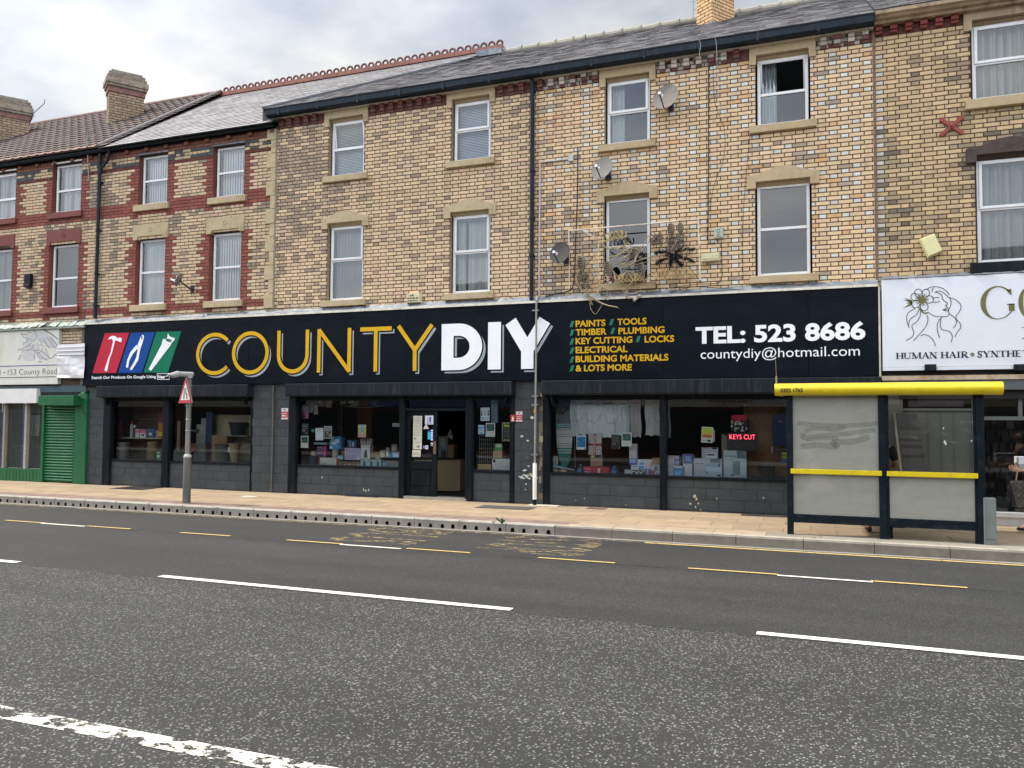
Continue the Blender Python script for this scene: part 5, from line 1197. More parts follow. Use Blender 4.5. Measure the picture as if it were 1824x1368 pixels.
# ================================================================ green shuttered shop
def left_shop():
    root = thing('shopfront', (-19.5, 0, -.02), 'green shopfront with a lowered roller shutter and wire mesh windows', 'shopfront')
    GR = (.012, .115, .045); gm = mat('green_gloss', GR, .35, .15, 5, dirt=(.01, .06, .03), dscale=3, damt=.5)
    b = MB(); x0, x1 = SX(132, -.06), SX(153, -.06); b.box(x0, x1, -.06, .2, -.03, 2.10); b.lathe([(.16, 2.10), (.15, 2.2), (.08, 2.27), (.0, 2.29)], (x0+x1)/2, .05, 16); b.build('pilaster', gm, root)
    b = MB(); b.box(SX(66, -.30), SX(129, -.30), -.30, .05, 1.93, 2.17); b.build('shutter_box', gm, root, bevel=.008)
    b = MB(); x0, x1 = SX(80, .0), SX(131, .0); z = .02
    while z < 1.93:
        prof = [(.045, z), (.015, z+.012), (.0, z+.034), (.012, z+.058), (.045, z+.07)]
        for (ya, za), (yb, zb_) in zip(prof, prof[1:]): b.face([(x0, ya, za), (x1, ya, za), (x1, yb, zb_), (x0, yb, zb_)])
        z += .0725
    b.face([(x0, .05, 0), (x1, .05, 0), (x1, .05, 2), (x0, .05, 2)]); b.build('roller_shutter', mat('green_shutter', (.010, .135, .05), .4, .1, 4), root, smooth=True)
    b = MB(); b.box(SX(76), SX(80), -.04, .1, -.02, 1.95); b.box(-26, SX(78), -.02, .15, -.03, .30)
    x = SX(0)-.3
    while x < SX(76): b.box(x, x+.012, -.028, -.02, -.02, .28); x += .12
    b.build('stall_riser', gm, root)
    b = MB(); b.box(-26, SX(152), -.02, .05, 2.27, 2.43); b.build('fascia_board', mat('blue_grey_board', (.055, .085, .11), .55, .25, 4, dirt=(.05, .10, .07), dscale=2, damt=.5), root)
    b = MB(); b.box(-26, SX(64, -.1), -.12, .02, 1.99, 2.36); b.build('blank_board', mat('white_board', (.66, .66, .66), .5, .06, 3), root)
    b = MB(); b.box(SX(64), SX(140), -.01, .1, 2.17, 2.28); b.build('head', M['dark'], root)
    for a, c_ in ((-40, 3), (8, 41), (46, 76)):
        g = MB(); g.face([(SX(a), .10, .30), (SX(c_), .10, .30), (SX(c_), .10, 1.98), (SX(a), .10, 1.98)]); g.build('window_pane', M['shopglass'], root)
        m = MB(); x = SX(a)
        while x < SX(c_): m.box(x, x+.004, .085, .089, .30, 1.98); x += .045
        z = .32
        while z < 1.98: m.box(SX(a), SX(c_), .085, .089, z, z+.004); z += .045
        m.build('wire_mesh', mat('mesh_wire', (.10, .13, .12), .5, .2), root)
        l = MB(); l.box(SX(a, .3), SX(c_, .3), .30, .31, .3, 1.75, 0, (.085, .095, .085)); l.box(SX(a, .3), SX(c_, .3), .28, .29, 1.75, 2.0, 0, (.20, .24, .21)); l.build('window_backing', M['matte'], root)
    for a, c_, cc in ((3, 5, (.02, .05, .13)), (5, 8, (.28, .25, .21)), (40.5, 43, (.02, .05, .15)), (43, 46.5, (.36, .33, .29))):
        b = MB(); b.box(SX(a), SX(c_), .0, .14, .3, 1.98, 0, cc); b.build('mullion', M['matte'], root)
    b = MB(); c = W(64, 756, .27); b.prism([(c.x-.15, c.z-.30), (c.x+.13, c.z-.30), (c.x+.17, c.z-.1), (c.x+.16, c.z+.24), (c.x-.17, c.z+.24), (c.x-.17, c.z-.05)], .25, .27, 0, (.42, .44, .42)); 
    for q in range(3): b.box(c.x-.15+.12*q, c.x-.09+.12*q, .255, .26, c.z+.26, c.z+.31, 0, (.05, .06, .06))
    b.build('window_emblem', M['matte'], root)
    b = MB(); b.tube([W(140, 700, -.07), W(139, 716, -.07), W(150, 735, -.07), W(153, 742, -.07)], .012, 6); b.build('wire', M['cable'], root)
    # exposed brick between the signs, green lead ledge
    b = MB(); x0, x1 = SX(104, .05, 600), SX(152, .05, 600); brick_wall(b, x0, x1, 3.05, 3.9, [], lambda x, z, h, i, r: var((.58, .46, .32), r, .2), 'run', Y=-.02, seed=3); b.face([(x0, .06, 2.4), (x1, .06, 2.4), (x1, .06, 3.95), (x0, .06, 3.95)], 1); b.build('exposed_brick', [M['brick'], M['mortar']], root)
    b = MB(); b.box(SX(104, 0, 600), SX(108, 0, 600), -.04, .06, 3.0, 3.95); b.box(SX(149, 0, 600), SX(153.5, 0, 600), -.06, .06, 2.45, 3.98); b.build('timber_upright', mat('weathered_timber', (.12, .105, .085), .8, .3), root)
    l = MB(); n = 60; r = random.Random(19); xx0, xx1 = -24, SX(153, -.1, 575); L = (xx1-xx0)/n
    for i in range(n): l.face([(xx0+i*L, -.16+r.uniform(-.03, .03), 3.93+r.uniform(-.02, .02)), (xx0+i*L+L, -.16+r.uniform(-.03, .03), 3.93+r.uniform(-.02, .02)), (xx0+i*L+L, 0, 4.07+r.uniform(-.02, .02)), (xx0+i*L, 0, 4.07+r.uniform(-.02, .02))])
    l.box(xx0, xx1, -.15, 0, 3.87, 3.915); l.build('ledge_flashing', mat('mossy_lead', (.24, .29, .25), .6, .3, 8, dirt=(.45, .47, .45), dscale=6, damt=.6), root)
    return root
left_shop()
def angel_sign():
    YS = -.10; x1 = SX(104, YS, 630); root = thing('shop_sign', (-21, 0, 2.5), 'white shop sign with a winged angel line drawing and County Road lettering', 'sign')
    b = MB(); b.box(-24, x1, YS, .0, 2.47, 3.86); b.build('board', mat('aged_white_board', (.62, .62, .57), .45, .05, 2, dirt=(.50, .44, .30), dscale=1.6, damt=.5, stretch=(2, 1, .4)), root)
    P = lambda x, y: ((lambda q: (q.x, q.z))(W(x/10.73, 570+y/10.73, YS)))
    INK = (.055, .045, .12); GREYW = (.50, .50, .52)
    f = MB(); fi = 0
    for p in ([(690, 210), (860, 240), (1000, 330), (1110, 470), (1060, 530), (930, 520), (820, 430), (710, 400), (700, 300)], [(420, 720), (470, 600), (560, 590), (650, 650), (660, 760), (520, 770)], [(500, 330), (560, 280), (640, 300), (640, 390), (560, 500), (460, 480), (500, 400)], [(700, 640), (860, 600), (940, 740), (800, 750)], [(480, 560), (640, 440), (760, 520), (700, 600), (560, 590)]):
        fi += 1; f.face([(x, YS-.0025-.0004*fi, z) for x, z in [P(*q) for q in p]], 0, GREYW)
    f.build('emblem_shading', M['print_'], root)
    s = MB()
    for pts, w in (([(640, 190), (660, 165), (780, 170), (920, 230), (1040, 310), (1110, 370)], .035), ([(640, 190), (690, 270), (700, 330), (640, 410)], .02), ([(405, 265), (470, 270), (520, 290)], .018), ([(405, 265), (440, 310), (490, 345)], .018), ([(530, 245), (590, 245), (640, 275), (660, 320)], .014), ([(515, 320), (510, 380), (560, 350), (600, 380), (605, 400)], .012),
                   ([(450, 500), (450, 440), (500, 425), (545, 390)], .012), ([(590, 440), (560, 490), (480, 520), (420, 560), (370, 560), (350, 600)], .014), ([(650, 470), (600, 550), (500, 580)], .018), ([(350, 770), (380, 720), (390, 690), (415, 665)], .025), ([(430, 620), (440, 590), (500, 570)], .012), ([(610, 560), (670, 620), (660, 740)], .018), ([(690, 620), (740, 620), (810, 570), (790, 530)], .016),
                   ([(700, 640), (750, 720), (800, 750)], .018), ([(740, 630), (820, 720), (900, 760)], .016), ([(800, 590), (920, 690), (970, 735), (1030, 690)], .018), ([(850, 540), (900, 600), (930, 670)], .014), ([(1030, 690), (1060, 650), (1090, 690), (1095, 630)], .016), ([(760, 360), (790, 410), (830, 430)], .014), ([(830, 350), (870, 430), (920, 510), (960, 520)], .018), ([(900, 330), (960, 410), (1040, 520), (1075, 530)], .02), ([(960, 330), (1040, 420), (1110, 500)], .022), ([(700, 430), (730, 480), (790, 480)], .014), ([(780, 440), (820, 500), (850, 505)], .014), ([(640, 550), (700, 590), (760, 560)], .014), ([(735, 800), (770, 790), (800, 800)], .022)):
        stroke(s, [tuple(q) for q in smooth_path([(*P(*p), 0) for p in pts], 4)] if False else [(q.x, q.y) for q in smooth_path([Vector((*P(*p), 0)) for p in pts], 4)], w*.62, YS-.006, 0, INK)
    s.build('emblem', M['print_'], root)
    t = MB(); a, c_ = P(150, 1047), P(1082, 1035); zz = (a[1]+c_[1])/2; write(t, '153 County Road', a[0], c_[0], zz, .145, YS-.004, 0, (.05, .05, .06), -.012); 
    a, c_ = P(62, 1003), P(104, 1003); t.box(a[0], c_[0], YS-.004, YS-.003, a[1]-.008, a[1]+.008, 0, (.05, .05, .06)); a = P(-30, 1050); write(t, '151', a[0]-.14, P(8, 1040)[0], zz, .145, YS-.004, 0, (.05, .05, .06), -.012); t.build('lettering', M['print_'], root)
    t = MB(); z = P(550, 872)[1]; t.box(-24, P(1090, 870)[0], YS-.004, YS-.0031, z-.010, z+.010, 0, (.05, .04, .28)); z = P(550, 1093)[1]; t.box(-24, P(1075, 1093)[0], YS-.004, YS-.0031, z-.009, z+.009, 0, (.05, .05, .05)); t.build('rule', M['print_'], root)
    b = MB(); o = [(P(865, 108)), P(915, 106), P(910, 190), P(880, 160)]; b.face([(x, YS-.002, z) for x, z in o], 0, (.50, .30, .10)); b.build('rust_streak', M['print_'], root)
angel_sign()
def blank_sign():
    Y = -.14; P = lambda x, y: W(x/10.73, 570+y/10.73, Y); b = MB(); r = random.Random(5)
    a, c_, d, e = P(1100, 470), P(1620, 445), P(1600, 1110), P(1085, 1105); nx, nz_ = 10, 12
    pt = lambda u, v: (a*(1-u)+c_*u)*(v)+(e*(1-u)+d*u)*(1-v)
    off = [[r.uniform(-.008, .008)+.02*math.sin(i*.55+j*.5) if 0 < j < 8 else 0 for i in range(nx+1)] for j in range(nz_+1)]
    for j in range(nz_):
        for i in range(nx):
            q = [pt(i/nx, j/nz_)+Vector((0, off[j][i], 0)), pt((i+1)/nx, j/nz_)+Vector((0, off[j][i+1], 0)), pt((i+1)/nx, (j+1)/nz_)+Vector((0, off[j+1][i+1], 0)), pt(i/nx, (j+1)/nz_)+Vector((0, off[j+1][i], 0))]; b.face(q)
    root = b.build('blank_sign', mat('crumpled_white_sheet', (.70, .70, .72), .3, .04, 3), smooth=True); tag(root, 'crumpled blank white metal sheet covering the end of the angel sign', 'sign')
    k = MB()
    for v in (.90, .79, .68): p0, p1 = pt(0, v), pt(1, v); k.tube([p0+Vector((0, -.02, 0)), p1+Vector((0, -.02, 0))], .012, 6)
    k.build('rib', mat('sheet_rib', (.52, .53, .57), .4, .05), root)
blank_sign()
# ================================================================ hair shop beside the shelter
def hair_sign():
    YS = -.13; x0 = SX(1571.5, YS, 580); root = thing('shop_sign', (3, 0, 2.5), 'white shop sign with a line drawn lady wearing a flower and gold serif lettering', 'sign')
    b = MB(); b.box(x0, 7, YS, .02, 2.56, 4.04); b.box(x0, 7, YS-.006, .02, 2.50, 2.556); b.build('board', mat('white_aluminium', (.66, .70, .77), .3, .03, 2), root)
    P = lambda x, y: ((lambda q: (q.x, q.z))(W(1580+x/7.475, 495+y/7.475, YS))); DK = (.085, .075, .055); OL = (.115, .11, .025)
    s = MB()
    def ln(pts, w, c=DK): stroke(s, [(q.x, q.y) for q in smooth_path([Vector((*P(*p), 0)) for p in pts], 5)], w, YS-.004, 0, c)
    for pts in ([(525, 155), (580, 125), (660, 118), (740, 140), (800, 185), (828, 230)], [(605, 190), (600, 160), (625, 130)], [(635, 200), (680, 175), (740, 190), (800, 240), (845, 290), (850, 360), (820, 430), (825, 480), (800, 512), (720, 516), (640, 510), (580, 480), (545, 455)],
                [(640, 185), (720, 220), (745, 290), (790, 325), (805, 345), (795, 362), (775, 370)], [(775, 360), (790, 375), (800, 390)], [(740, 425), (770, 415), (800, 395), (815, 420), (805, 440), (750, 430)], [(750, 428), (800, 420)], [(600, 275), (640, 262), (700, 262)], [(600, 320), (640, 325), (690, 318), (703, 308)],
                [(820, 260), (900, 285), (970, 340), (985, 400), (955, 460), (920, 510), (925, 550), (975, 610), (975, 670), (930, 730), (907, 785)], [(835, 480), (900, 530), (925, 590), (905, 640), (878, 670)], [(740, 515), (690, 570), (668, 640), (680, 740), (702, 798)], [(718, 545), (708, 620), (725, 680), (790, 702), (840, 720), (868, 770), (862, 830), (850, 858)],
                [(530, 490), (545, 550), (520, 640), (450, 730), (355, 837)], [(445, 440), (440, 510), (400, 580), (335, 630), (340, 680), (355, 730), (330, 790), (250, 835)], [(375, 405), (300, 450), (265, 500), (265, 580), (293, 665)], [(425, 420), (390, 490), (310, 550), (285, 630)], [(450, 770), (510, 755), (580, 790), (625, 850), (642, 908)]): ln(pts, .012)
    cx, cy = 465, 290
    for ang in (60, 2, -72, 160, 118-360+360, 215):
        a = math.radians(ang); L = 150; ux, uy = math.cos(a), -math.sin(a); vx, vy = -uy, ux
        pt = [(cx+ux*L*t+vx*w, cy+uy*L*t+vy*w) for t, w in ((.2, -12), (.55, -48), (.9, -38), (1.02, 0), (.9, 38), (.55, 48), (.2, 12))]; ln(pt, .013)
        for w in (-18, 0, 18): ln([(cx+ux*35, cy+uy*35), (cx+ux*L*.6+vx*w, cy+uy*L*.6+vy*w)], .007, OL)
    for tip, wv in (((210, 290), 12), ((225, 262), 10), ((205, 408), 15), ((245, 340), 8)): s.face([(x, YS-.004, z) for x, z in [P(330, 320+(tip[1]-320)*.2-wv), P(tip[0], tip[1]), P(330, 330+(tip[1]-320)*.2+wv)]], 0, OL)
    s.face([(x, YS-.005, z) for x, z in [P(cx+48*math.cos(i*.449)*(1.15 if i % 2 else .85), cy+50*math.sin(i*.449)*(1.15 if i % 2 else .85)) for i in range(14)]], 0, OL)
    ln([(420, 390), (450, 430), (500, 470), (545, 460)], .022, OL); s.build('emblem', M['print_'], root)
    # serif capitals drawn from strokes: thick and thin stems, slab serifs
    SER = {'H': [('V', .16), ('V', .84), ('h', .16, .84, .5)], 'U': [('v', .15, .3, 1), ('U',), ('t', .83, .3, 1)], 'M': [('t', .13, 0, 1), ('V', .87), ('d', .15, 1, .5, 0, 1), ('d', .85, 1, .5, 0, 0)], 'A': [('d', .12, 0, .5, 1, 0), ('d', .5, 1, .88, 0, 1), ('h', .27, .73, .36), ('s', .12, 0), ('s', .88, 0)],
           'N': [('t', .15, 0, 1), ('t', .85, 0, 1), ('d', .15, 1, .85, 0, 1)], 'I': [('V', .5)], 'R': [('V', .2), ('B',), ('d', .45, .48, .92, 0, 1), ('s', .9, 0)], 'S': [('S',)], 'Y': [('d', .1, 1, .5, .45, 1), ('d', .9, 1, .5, .45, 0), ('v', .5, 0, .5), ('s', .1, 1), ('s', .9, 1), ('s', .5, 0)], 'T': [('V', .5), ('h', .06, .94, .96), ('q',)], 'E': [('V', .22), ('h', .2, .88, .965), ('h', .2, .75, .5), ('h', .2, .9, .035)]}
    def serif(mb, ch, x, w, zb, h, c):
        T, t = h*.24, h*.085; cnt = [0]
        def q(pts, ww): cnt[0] += 1; stroke(mb, [(x+u*w, zb+v*h) for u, v in pts], ww, YS-.004-.0006*cnt[0], 0, c)
        def ser(u, v): mb.face([(x+u*w-T*.95, YS-.0042, zb+v*h-(t if v > .5 else 0)), (x+u*w+T*.95, YS-.0042, zb+v*h-(t if v > .5 else 0)), (x+u*w+T*.95, YS-.0042, zb+v*h+(0 if v > .5 else t)), (x+u*w-T*.95, YS-.0042, zb+v*h+(0 if v > .5 else t))], 0, c)
        for k in SER[ch]:
            if k[0] == 'V': q([(k[1], 0), (k[1], 1)], T); ser(k[1], 0); ser(k[1], 1)
            elif k[0] == 'v': q([(k[1], k[2]), (k[1], k[3])], T); k[3] == 1 and ser(k[1], 1)
            elif k[0] == 't': q([(k[1], k[2]), (k[1], k[3])], t); ser(k[1], 1); k[2] == 0 and ser(k[1], 0)
            elif k[0] == 'h': q([(k[1], k[3]), (k[2], k[3])], t)
            elif k[0] == 'd': q([(k[1], k[2]), (k[3], k[4])], T if k[5] else t)
            elif k[0] == 's': ser(k[1], k[2])
            elif k[0] == 'U': q([(.15, .32), (.19, .12), (.34, .03), (.52, .025), (.7, .06), (.8, .18), (.83, .32)], t*1.5)
            elif k[0] == 'B': q([(.2, .97), (.55, .96), (.74, .87), (.76, .72), (.68, .57), (.5, .5), (.2, .49)], t*1.5); q([(.74, .87), (.765, .73), (.7, .6)], T*.8)
            elif k[0] == 'S': q([(.85, .78), (.72, .93), (.5, .985), (.28, .92), (.2, .76), (.3, .62), (.7, .42), (.8, .26), (.72, .08), (.5, .015), (.28, .06), (.14, .24)], t*1.6); q([(.22, .72), (.32, .6), (.68, .43), (.78, .28)], T*.95); q([(.85, .7), (.85, .98)], t); q([(.14, .02), (.14, .32)], t)
            elif k[0] == 'q': q([(.07, .98), (.07, .72)], t); q([(.93, .98), (.93, .72)], t)
    t = MB(); segs = [('HUMAN', 120, 668), ('HAIR', 715, 1085), ('SYNTHETIC', 1195, 2080)]; zb_, h = P(600, 1072)[1], P(600, 990)[1]-P(600, 1072)[1]
    zb_ = (P(120, 1078)[1]+P(1700, 1052)[1])/2
    WD = {'I': .55, 'M': 1.3, 'S': .75, 'E': .85, 'T': .95, 'R': .98, 'Y': .95}
    for word, a, c_ in segs:
        xa, xb = P(a, 1060)[0], P(c_, 1060)[0]; tot = sum(WD.get(q, 1.0) for q in word); x = xa
        for ch in word:
            if ch == 'C': stroke(t, arc(x+.04, zb_+h/2, .05, h/2, 40, 320, 12), h*.14, YS-.004, 0, (.01, .01, .02)); continue
            w = (xb-xa)*WD.get(ch, 1.0)/tot; serif(t, ch, x+w*.03, w*.94, zb_, h, (.012, .01, .02)); x += w
    t.build('lettering', M['print_'], root)
    t = MB(); c = P(1136, 1020); t.face([(c[0]+.032*math.cos(i*.524), YS-.004, c[1]+.032*math.sin(i*.524)) for i in range(12)], 0, (.16, .16, .10)); t.build('dot', M['print_'], root)
    g = MB(); C = P(1470, 330); GO = (.125, .118, .035)
    n = 40; R_, r_ = P(1700, 330)[0]-C[0], P(1470, 108)[1]-C[1]
    for i in range(n):                                                    # G with a fat left bowl
        a0, a1 = math.radians(42+(285)*i/n), math.radians(42+285*(i+1)/n)
        th = lambda a: .012+.052*max(0, -math.cos(a))**1.2+.012*max(0, math.sin(a*1))
        o = lambda a, d: (C[0]+(R_-d)*math.cos(a), YS-.004, C[1]+(r_-d*.55)*math.sin(a))
        g.face([o(a0, 0), o(a1, 0), o(a1, th(a1)+.012), o(a0, th(a0)+.012)], 0, GO)
    xa = P(1620, 350)[0]; g.face([(xa, YS-.004, P(0, 500)[1]-.0), (P(1698, 350)[0], YS-.004, P(1698, 440)[1]), (P(1698, 350)[0], YS-.004, P(1698, 345)[1]), (xa, YS-.004, P(1620, 345)[1])], 0, GO); g.box(P(1590, 0)[0], P(1700, 345)[0], YS-.004, YS-.003, P(1620, 360)[1], P(1620, 345)[1], 0, GO)
    g.face([(x, YS-.004, z) for x, z in [P(1590, 165), P(1640, 225), P(1660, 222), P(1652, 140)]], 0, GO); g.build('letter', M['print_'], root)
    g = MB(); C = P(1925, 325); R_ = P(2105, 325)[0]-C[0]
    for i in range(n):
        a0, a1 = 2*math.pi*i/n, 2*math.pi*(i+1)/n; th = lambda a: .014+.055*abs(math.cos(a))**1.3
        o = lambda a, d: (C[0]+(R_-d)*math.cos(a), YS-.004, C[1]+(r_-d*.5)*math.sin(a)); g.face([o(a0, 0), o(a1, 0), o(a1, th(a1)), o(a0, th(a0))], 0, GO)
    g.build('letter', M['print_'], root)
    for a, c_, tt in ((1796, 655, 'LL'),):
        t = MB(); x, z = P(a, 810); z1 = P(a, 655)[1]; t.box(x+.045, x+.06, YS-.004, YS-.003, z, z1, 0, DK); t.box(x, x+.12, YS-.0042, YS-.0032, z, z+.012, 0, DK); t.box(x, x+.1, YS-.0042, YS-.0032, z1-.01, z1, 0, DK); t.box(x+.16, x+.175, YS-.004, YS-.003, z, z1, 0, DK); t.build('letter', M['print_'], root)
    l = MB(); r = random.Random(29); n = 40; xx0, xx1 = x0, 6.5; L = (xx1-xx0)/n
    for i in range(n): l.face([(xx0+i*L, -.14+r.uniform(-.02, .02), 4.05), (xx0+i*L+L, -.14+r.uniform(-.02, .02), 4.05), (xx0+i*L+L, .015, 4.12+r.uniform(-.02, .02)), (xx0+i*L, .015, 4.12+r.uniform(-.02, .02))])
    l.build('lead_flashing', M['lead'], root)
hair_sign()
for px, lab in ((1657, 'small black floodlight in the gap under the lady sign, above the yellow shelter roof'), (1816, 'small black floodlight in the gap under the gold letters of the lady sign')):
    c = W(px, 655, -.14); root = thing('floodlight', (c.x, 0, c.z-.06), lab, 'light', 'floodlights under the lady sign')
    b = MB(); b.xprism([(-.21, c.z-.05), (-.10, c.z-.045), (-.09, c.z+.04), (-.20, c.z+.055)], c.x-.085, c.x+.085); b.build('housing', M['black'], root, bevel=.006); b = MB(); b.tube([(c.x-.03, -.12, c.z-.03), (c.x-.03, 0, c.z-.07)], .008, 6); b.tube([(c.x+.03, -.12, c.z-.03), (c.x+.03, 0, c.z-.07)], .008, 6); b.build('bracket', M['cable'], root)
def hair_shop():
    root = thing('shopfront', (3, 0, -.02), 'dark glazed shopfront with a white sill and a rusty fascia strip behind the bus shelter', 'shopfront')
    b = MB(); b.box(1.02, 7, -.02, .05, 2.40, 2.50); b.build('head', M['dark'], root)
    b = MB(); b.box(1.02, 7, -.16, .05, 2.335, 2.41); b.build('fascia_strip', mat('rusted_cream', (.42, .34, .25), .7, .2, 8, dirt=(.28, .11, .04), dscale=5, damt=.8), root)
    b = MB(); b.box(1.02, 7, -.13, .05, 2.17, 2.334); b.build('fascia_panel', mat('slate_grey_panel', (.085, .10, .11), .5, .12), root)
    b = MB(); b.box(1.02, 7, -.03, .1, 2.03, 2.17); b.build('shutter_slot', M['dark'], root)
    GP = mat('grey_panel', (.17, .18, .165), .6, .12, 3)
    xs0, xs1 = SX(1590, .02), SX(1733, .02)
    b = MB(); b.box(1.02, xs0+.16, .0, .12, -.03, 2.03); b.build('pier', mat('grey_brown_pier', (.15, .14, .125), .7, .15, 4), root)
    b = MB(); b.box(xs0+.16, xs1, .06, .1, -.03, 1.83)
    for k in range(1, 5): b.box(xs0+.16+k*.19, xs0+.17+k*.19, .052, .06, .0, 1.8)
    b.box(xs0+.16, xs1, .03, .1, 1.83, 1.87); b.build('door_panel', GP, root)
    b = MB(); b.box(xs0+.25, xs1-.12, .05, .06, 1.90, 2.0); b.build('fanlight', mat('purple_grey_glass', (.06, .055, .075), .3, .1), root)
    b = MB(); b.box(xs1, xs1+.08, -.02, .1, .02, 2.03); b.build('post', mat('grimy_white_post', (.50, .50, .50), .5, .12, 5, dirt=(.2, .2, .2), damt=.5), root, bevel=.005)
    b = MB(); b.face([(xs1+.08, .08, .2), (7, .08, .2), (7, .08, 2.03), (xs1+.08, .08, 2.03)]); b.build('window_pane', M['shopglass'], root)
    b = MB(); b.box(xs1+.08, 7, .03, .09, 1.68, 1.74); b.box(SX(1815, .03), SX(1822, .03), .03, .09, 1.74, 2.03); b.build('transom_bar', mat('dark_grey_bar', (.10, .11, .11), .5), root)
    b = MB(); b.box(xs1, 7, -.07, .12, .13, .20); b.box(xs1, 7, -.02, .1, -.03, .13); b.build('white_sill', mat('grubby_white_sill', (.56, .57, .60), .5, .08, 5, dirt=(.35, .35, .35), damt=.3), root)
    b = MB()
    for q in (((1.05, 3, 0), (7, 3, 0), (7, 3, 2.4), (1.05, 3, 2.4)), ((1.05, .15, .02), (7, .15, .02), (7, 3, .02), (1.05, 3, .02)), ((1.05, .1, 2.2), (7, .1, 2.2), (7, 3, 2.2), (1.05, 3, 2.2)), ((1.05, .13, 0), (1.05, 3, 0), (1.05, 3, 2.3), (1.05, .13, 2.3))): b.face(q)
    b.build('interior', M['dark'], root)
    b = MB(); r = random.Random(12)                                   # wall of packets inside, hair pieces hung in rows
    z = 1.72
    while z > .3:
        x = xs1+.1
        while x < 3.6:
            w = r.uniform(.05, .12); h = r.uniform(.08, .2); k = r.choice([(.012, .011, .010), (.03, .024, .02), (.05, .045, .042), (.02, .018, .017), (.085, .055, .035)])
            b.box(x, x+w, .7+r.uniform(0, .2), .95, z-h, z, 0, k); x += w+r.uniform(.01, .05)
        z -= .22
    for k in range(9): b.box(xs1+.1, 3.8, .6, .61, 1.68-k*.055, 1.683-k*.055, 0, (.04, .045, .05))
    b.build('display_rack', M['matte'], root)
hair_shop()
# ================================================================ goods in the windows
SHELF = .60
def item(name, label, cat, r, Y, dep, c, patches=(), texts=(), rest=False, group=None, tilt=0.0, m='print_', flat=False):
    """a box or sheet seen face on: front rectangle r (pixels), printed patches in 0..1 of the front"""
    x0, x1, z0, z1 = R4(*r, Y)
    if rest: z1 = SHELF+(z1-z0); z0 = SHELF
    g_ = lambda q: tuple(min(.82, v*1.3) for v in q); c = g_(c); patches = [(*p[:4], g_(p[4])) for p in patches]; b = MB(); b.box(x0, x1, Y, Y+dep, z0, z1, 0, c); w, h = x1-x0, z1-z0
    for i, (u0, v0, u1, v1, cc) in enumerate(patches): b.face([(x0+u0*w, Y-.0015-.0004*i, z0+v0*h), (x0+u1*w, Y-.0015-.0004*i, z0+v0*h), (x0+u1*w, Y-.0015-.0004*i, z0+v1*h), (x0+u0*w, Y-.0015-.0004*i, z0+v1*h)], 0, cc)
    for txt, u0, u1, v, hh, cc in texts: (scribble if txt == '#' else write)(b, txt, x0+u0*w, x0+u1*w, z0+v*h, hh*h, Y-.0065, 0, cc, .02)
    if tilt:
        cx, cz = (x0+x1)/2, z0; ca, sa = math.cos(tilt), math.sin(tilt); b.v = [(cx+(x-cx)*ca-(z-cz)*sa, y, cz+(x-cx)*sa+(z-cz)*ca) for x, y, z in b.v]
    return tag(b.build(name, M[m]), label, cat, group)
WH, CRM, BK, NVY, BLU, SKY, RDD, PNK, GRN, BRN, KRF, GRY, TEAL = (.62, .64, .66), (.55, .50, .38), (.02, .022, .025), (.025, .035, .10), (.03, .16, .36), (.25, .48, .62), (.42, .025, .03), (.48, .14, .26), (.03, .22, .12), (.14, .09, .055), (.36, .25, .13), (.25, .26, .27), (.03, .16, .16)
def pot(name, label, cat, r, Y, c, top=1.0, bot=.7, rest=True, rim=True, rings=0, m='matte', extra=None):
    x0, x1, z0, z1 = R4(*r, Y)
    if rest: z1 = SHELF+(z1-z0); z0 = SHELF
    R = (x1-x0)/2; cx = (x0+x1)/2; n = 14; prof = []
    for i in range(n+1):
        t = i/n; rr = R*(bot+(top-bot)*t)*(.93 if rim else 1); rr += R*.035*(math.sin(t*rings*2*math.pi) if rings else 0); prof.append((rr, z0+(z1-z0)*t*.97))
    if rim: prof += [(R*top, z0+(z1-z0)*.93), (R*top, z1), (R*top*.9, z1), (R*top*.88, z1-(z1-z0)*.15)]
    else: prof += [(R*top*.9, z1)]
    b = MB(); b.lathe(prof, cx, Y+R*.5, 24, 0, c)
    if extra: extra(b, cx, Y+R*.5, z0, z1, R)
    return tag(b.build(name, M[m], smooth=True), label, cat)
# bay of baskets and boxes (first window)
Y = .42
b = MB(); x0, x1, z0, z1 = R4(200, 778, 292, 781, Y+.1); b.box(x0, x1, Y, Y+.35, z0, z0+.025); tag(b.build('glass_shelf', mat('cream_shelf', (.46, .46, .36), .4)), 'cream shelf edge carrying paint boxes in the first window', 'shelf'); SH1 = z0+.027
def on1(name, label, cat, x0, y0, x1, c, p=(), t=(), dep=.1):
    r = R4(x0, y0, x1, 778, Y); o = item(name, label, cat, (x0, y0, x1, 778), Y, dep, c, p, t); o.location.z = SH1; return o
on1('paint_carton', 'white and pink carton at the start of the row on the cream shelf', 'carton', 241, 763, 248, (.5, .42, .44), [(0, .6, 1, .9, PNK)])
on1('paint_carton', 'pink and white carton with a black band on the cream shelf', 'carton', 249.5, 763.5, 259, WH, [(0, .55, 1, 1, PNK), (.2, .2, .8, .4, BK)])
on1('paint_carton', 'dark blue carton with a white label on the cream shelf', 'carton', 263, 762, 275, (.05, .09, .2), [(.2, .25, .6, .55, WH)])
on1('paint_carton', 'narrow tan and blue carton beside the red sale box', 'carton', 276.5, 764, 281, (.3, .24, .15), [(0, 0, .4, 1, (.08, .12, .3))])
on1('sale_box', 'red box with big yellow letters at the end of the cream shelf', 'box', 281.5, 749, 291, (.30, .035, .03), [(0, .1, 1, .38, (.5, .35, .05))], [('OLD', .1, .95, .6, .28, (.6, .4, .05)), ('#', .1, .9, .45, .1, (.6, .4, .05))])
item('gift_box', 'dark maroon box standing on top of the red sale box', 'box', (281.5, 737, 291.5, 749), Y, .1, (.09, .018, .03))
